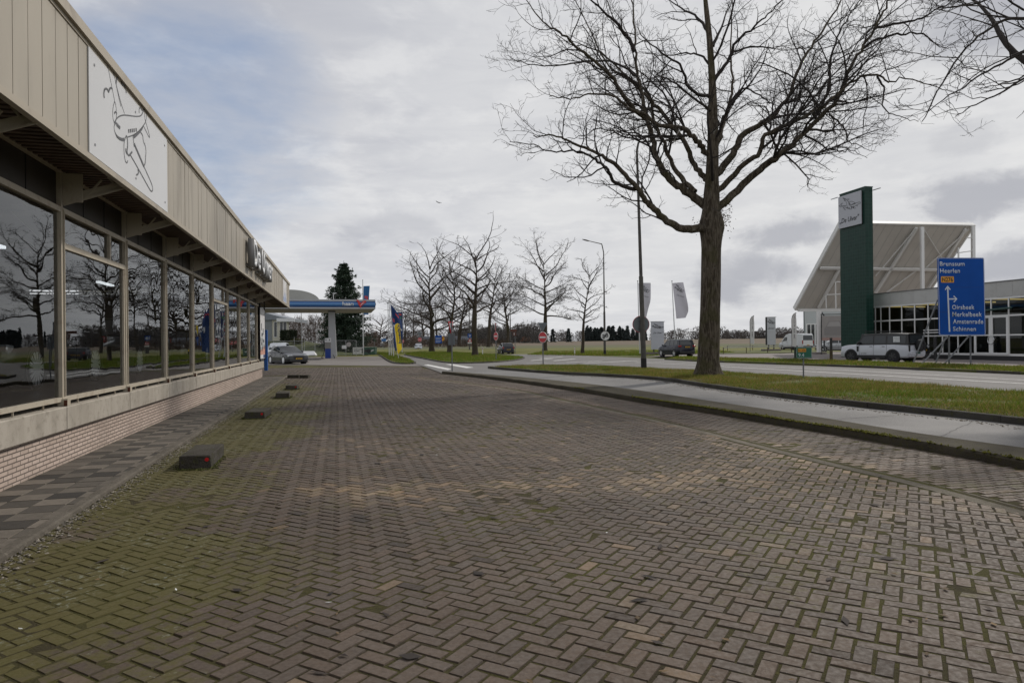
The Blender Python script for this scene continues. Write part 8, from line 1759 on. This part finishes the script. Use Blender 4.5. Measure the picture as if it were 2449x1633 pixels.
for (ua, va), (ub_, vb_) in (((2242.6, 717), (2183, 871)), ((2266, 806), (2203, 872)), ((2262, 806), (2236.5, 871)), ((2317.6, 803), (2258, 871))): MB().tube([R(ua, va, Y + 0.12) - b, G(ub_, vb_, 0.10) - b], 0.042, 8).build('brace', M_GREYP, t)
# hectometre box sign
b = G(1923.5, 904.5, 0.14); Y = b.y; k = Y / F; c = R(1923, 843, Y) - b; t = thing('road_number_sign', 'small green box sign reading N 276 and 9.4 on a post in the verge', 'road sign', tuple(b), math.radians(5)); w_, h_ = 40 * k, 27.5 * k
pole(t, c.x, 0.06, -0.1, c.z, 0.028); MB().bbox(c.x - w_ / 2, c.x + w_ / 2, 0, 0.16, c.z - h_ / 2, c.z + h_ / 2, 0.012).build('box', mat('sign_green_dark', (0.006, 0.030, 0.020), 0.4), t)
MB().prism([(p[0] + c.x - w_ / 2 + 0.012, p[1] + c.z - h_ / 2 + 0.012) for p in rrect(w_ - 0.024, h_ - 0.024, 0.03)], ((0, 0, 0), (1, 0, 0), (0, 0, 1)), 0.004, off=0.0).build('face', M_SGREEN, t)
MB().ribbon([(p[0] + c.x - w_ / 2 + 0.022, p[1] + c.z - h_ / 2 + 0.022) for p in (lambda q: q + [q[0]])(rrect(w_ - 0.044, h_ - 0.044, 0.03))], ((0, 0, 0), (1, 0, 0), (0, 0, 1)), 0.008, 0.0055).build('border', M_SLET, t, fixn=False)
MB().box(c.x - w_ * 0.38, c.x + w_ * 0.12, -0.008, -0.004, c.z + h_ * 0.06, c.z + h_ * 0.34).build('route_plate', M_SYEL, t); textmesh('N 276', ((c.x - w_ * 0.355, -0.008, c.z + h_ * 0.10), (1, 0, 0), (0, 0, 1)), w=w_ * 0.45, h=h_ * 0.20, off=0.001, th=0.001, bold=0.02, m=M_SINK, parent=t); textmesh('9.4', ((c.x - w_ * 0.36, -0.004, c.z - h_ * 0.36), (1, 0, 0), (0, 0, 1)), w=w_ * 0.36, h=h_ * 0.30, off=0.001, th=0.002, m=M_SLET, parent=t)
# small far signs
def board(name, label, ul, ur, vt, vb, ug, vg, z, m, cat='road sign', Y=None):
    b = G(ug, vg, z); Y = b.y; t = thing(name, label, cat, tuple(b)); p0, p1 = R(ul, vb, Y) - b, R(ur, vt, Y) - b; MB().bbox(p0.x, p1.x, -0.03, 0.0, p0.z, p1.z, 0.006).build('panel', m, t); cx_ = (p0.x + p1.x) / 2; pole(t, cx_, 0.04, -0.1, p1.z, 0.04); return t, p0, p1, Y / F
t, p0, p1, k = board('direction_sign', 'far blue direction sign with white lines of writing between two tree trunks', 1041, 1056.5, 802, 821, 1048, 836, 0.1, M_SBLUE)
m = MB()
for i in range(4): z = p0.z + (p1.z - p0.z) * (0.12 + 0.18 * i); m.box(p0.x + 0.1, p0.x + (0.8 + 0.1 * (i % 2)) * (p1.x - p0.x), -0.036, -0.031, z, z + 0.09)
m.build('writing', M_SLET, t)
t, p0, p1, k = board('blue_square_sign', 'small blue square sign with white arrows over a warning triangle', 1118.5, 1129, 797.5, 807.5, 1124, 838.5, 0.1, M_SBLUE)
MB().box(p0.x + 0.25, p0.x + 0.35, -0.036, -0.031, p0.z + 0.15, p1.z - 0.15).bar((p0.x + 0.45, -0.034, p0.z + 0.15), (p0.x + 0.6, -0.034, p1.z - 0.2), 0.08, 0.004, up=(0, 1, 0)).build('arrows', M_SWHITE, t); zc = p0.z - 10 * k; MB().prism([(p0.x, zc), (p1.x, zc), ((p0.x + p1.x) / 2, zc + 9.5 * k)], ((0, -0.03, 0), (1, 0, 0), (0, 0, 1)), -0.02).build('warning_triangle', M_SRED, t); MB().prism([(p0.x + 0.17, zc + 0.1), (p1.x - 0.17, zc + 0.1), ((p0.x + p1.x) / 2, zc + 6.8 * k)], ((0, -0.031, 0), (1, 0, 0), (0, 0, 1)), 0.006).build('white_triangle', M_SWHITE, t); MB().box(p0.x, p1.x, -0.03, 0, zc - 4 * k, zc - 0.5 * k).build('sub_plate', M_SWHITE, t)
b = G(1058.5, 835, 0.1); t = thing('yellow_round_sign', 'small amber round sign on a thin pole right of the far blue direction sign', 'road sign', tuple(b)); k = b.y / F; zc = R(1058, 810, b.y).z - b.z; pole(t, 0, 0.05, -0.1, zc, 0.04); MB().disc((0, 0, zc), (0, 1, 0), 5.0 * k, 0.03, 24).build('disc', M_SYEL, t); MB().prism([(-0.3, zc + 0.05), (0.3, zc + 0.05), (0, zc + 0.32)], ((0, -0.018, 0), (1, 0, 0), (0, 0, 1)), 0.004).build('dark_arrow', M_SINK, t)
b = G(1232, 845, 0.06); Y = b.y; k = Y / F; t = thing('tourist_sign', 'brown tourist signs on a grey pole behind the dark hatchback', 'road sign', tuple(b)); pole(t, 0, 0.05, -0.1, R(1231, 787, Y).z - b.z, 0.05)
for ul, ur, vt, vb in ((1220.5, 1236, 787.5, 793.2), (1225.8, 1234.5, 794.2, 803)): p0, p1 = R(ul, vb, Y) - b, R(ur, vt, Y) - b; MB().bbox(p0.x, p1.x, -0.03, 0.0, p0.z, p1.z, 0.005).build('panel', M_BROWN, t)
MB().box(p0.x + 0.19, p0.x + 0.27, -0.036, -0.03, p0.z + 0.1, p1.z - 0.1).build('white_mark', M_SWHITE, t)
for ub_, vb_, vt_, z, lab in ((1154.3, 848, 830, 0.05, 'white reflector post beyond the traffic island'), (1374.5, 848.5, 831, 0.05, 'white reflector post at the meadow edge')):
    b = G(ub_, vb_, z); Y = b.y; h_ = R(ub_, vt_, Y).z - b.z; t = thing('reflector_post', lab, 'marker post', tuple(b)); MB().prism([(-0.06, -0.1), (0.06, -0.1), (0.06, h_ - 0.06), (-0.06, h_)], ((0, 0.05, 0), (1, 0, 0), (0, 0, 1)), 0.09).build('post', M_SWHITE, t); MB().box(-0.035, 0.035, -0.046, -0.041, h_ * 0.72, h_ * 0.86).build('reflector', M_SRED, t)
b = G(896, 838, 0.1); t = thing('traffic_blue_sign', 'faint small blue sign beyond the station exit', 'road sign', tuple(b)); k = b.y / F; zc = R(918, 813, b.y).z - b.z; xc = R(918, 813, b.y).x - b.x; MB().bbox(xc - 5.5 * k, xc + 5.5 * k, 0, 0.04, zc - 3.2 * k, zc + 3.2 * k, 0.01).build('panel', mat('faded_blue', (0.05, 0.16, 0.40), 0.5), t); pole(t, xc, 0.05, -0.1, zc, 0.05)
b = G(894, 838.5, 0.1); t = thing('signal_light', 'dark oval signal head on a short mast beyond the green container', 'traffic light', tuple(b)); k = b.y / F; zc = R(893, 813, b.y).z - b.z; pole(t, 0.1, 0.05, -0.1, zc, 0.05); MB().disc((0, 0, zc), (0, 1, 0), 3.2 * k, 0.12, 20).build('head', M_PLAST, t)
for u, vb, vt, Y, lab in ((721, 843, 737, 87, 'tall thin mast by the station fence'), (758, 815, 778, 112, 'white mast with arms on the bank behind the fence')):
    q = R(u, vb, Y); t = thing('mast', lab, 'mast', (q.x, Y, max(q.z - 1.2, 0.05))); H_ = R(u, vt, Y).z - t.location.z; MB().tube([(0.1 if u < 730 else 0, 0, 0), (0, 0, H_)], [0.06, 0.035], 8).build('pole', M_STEEL if u < 730 else M_POLE, t)
    if u > 730: MB().bar((0, 0, H_ * 0.85), (1.0, 0, H_ * 0.80), 0.12).bar((0, 0, H_ * 0.62), (1.3, 0, H_ * 0.62), 0.10).build('arm', M_POLE, t)
# low roofs far behind the field
q = R(1255, 822, 350); t = thing('farm_house', 'tiny far farmhouse with an orange roof against the woods', 'house', (q.x, 350, q.z)); MB().box(-2.4, 3.4, 0, 4, -0.5, 1.1).build('wall', M_HGREY, t); MB().prism([(-2.7, 1.1), (3.7, 1.1), (2.4, 3.6), (-1.4, 3.6)], ((0, -0.2, 0), (1, 0, 0), (0, 0, 1)), -4.4).build('roof', mat('orange_tiles', (0.30, 0.12, 0.06), 0.8), t)
q = R(1085, 822, 300); t = thing('far_shed', 'long low grey shed far behind the island trees', 'shed', (q.x, 300, q.z - 0.5)); MB().box(-18, 8, 0, 5, -0.5, 2.2).build('wall', M_HGREY, t); MB().prism([(-18.5, 2.2), (8.5, 2.2), (8.0, 3.8), (-18, 3.8)], ((0, -0.3, 0), (1, 0, 0), (0, 0, 1)), -5.6).build('roof', M_ROOFT, t)
# bird gliding over the trees
b = R(1047, 484, 60); t = thing('bird', 'small dark bird gliding in the sky left of the oak', 'bird', tuple(b)); k = 60 / F; rg = []
for x, r_ in ((-4.5, .05), (-2.5, .5), (0, .95), (2.5, .8), (4.2, .5), (5.4, .12)): rg.append([Vector((x * k, r_ * k * math.cos(a), -x * 0.42 * k + r_ * k * math.sin(a))) for a in [2 * math.pi * i / 8 for i in range(8)]])
wing_ = MB().loft(rg)
for sg, tx, tz in ((1, -5.5, 5.6), (-1, 10.5, -3.6)):
    A_ = [Vector((-1.6 * k, sg * 0.6 * k, 1.0 * k)), Vector((1.8 * k, sg * 0.6 * k, -0.5 * k)), Vector(((tx + 1) * k * 0.6 + 0.6 * k, sg * 5 * k, tz * 0.5 * k)), Vector((tx * k, sg * 8 * k, tz * k)), Vector(((tx * 0.6 - 1.5) * k, sg * 5 * k, tz * 0.62 * k))]
    Bk = [p + Vector((0.1 * k, 0, 0.22 * k)) for p in A_]; n = 5; wing_.add(A_ + Bk, [tuple(range(n)), tuple(range(2 * n - 1, n - 1, -1))] + [(i, (i + 1) % n, n + (i + 1) % n, n + i) for i in range(n)])
wing_.build('body', mat('dark_feather', (0.03, 0.03, 0.035), 0.8), t, 60)
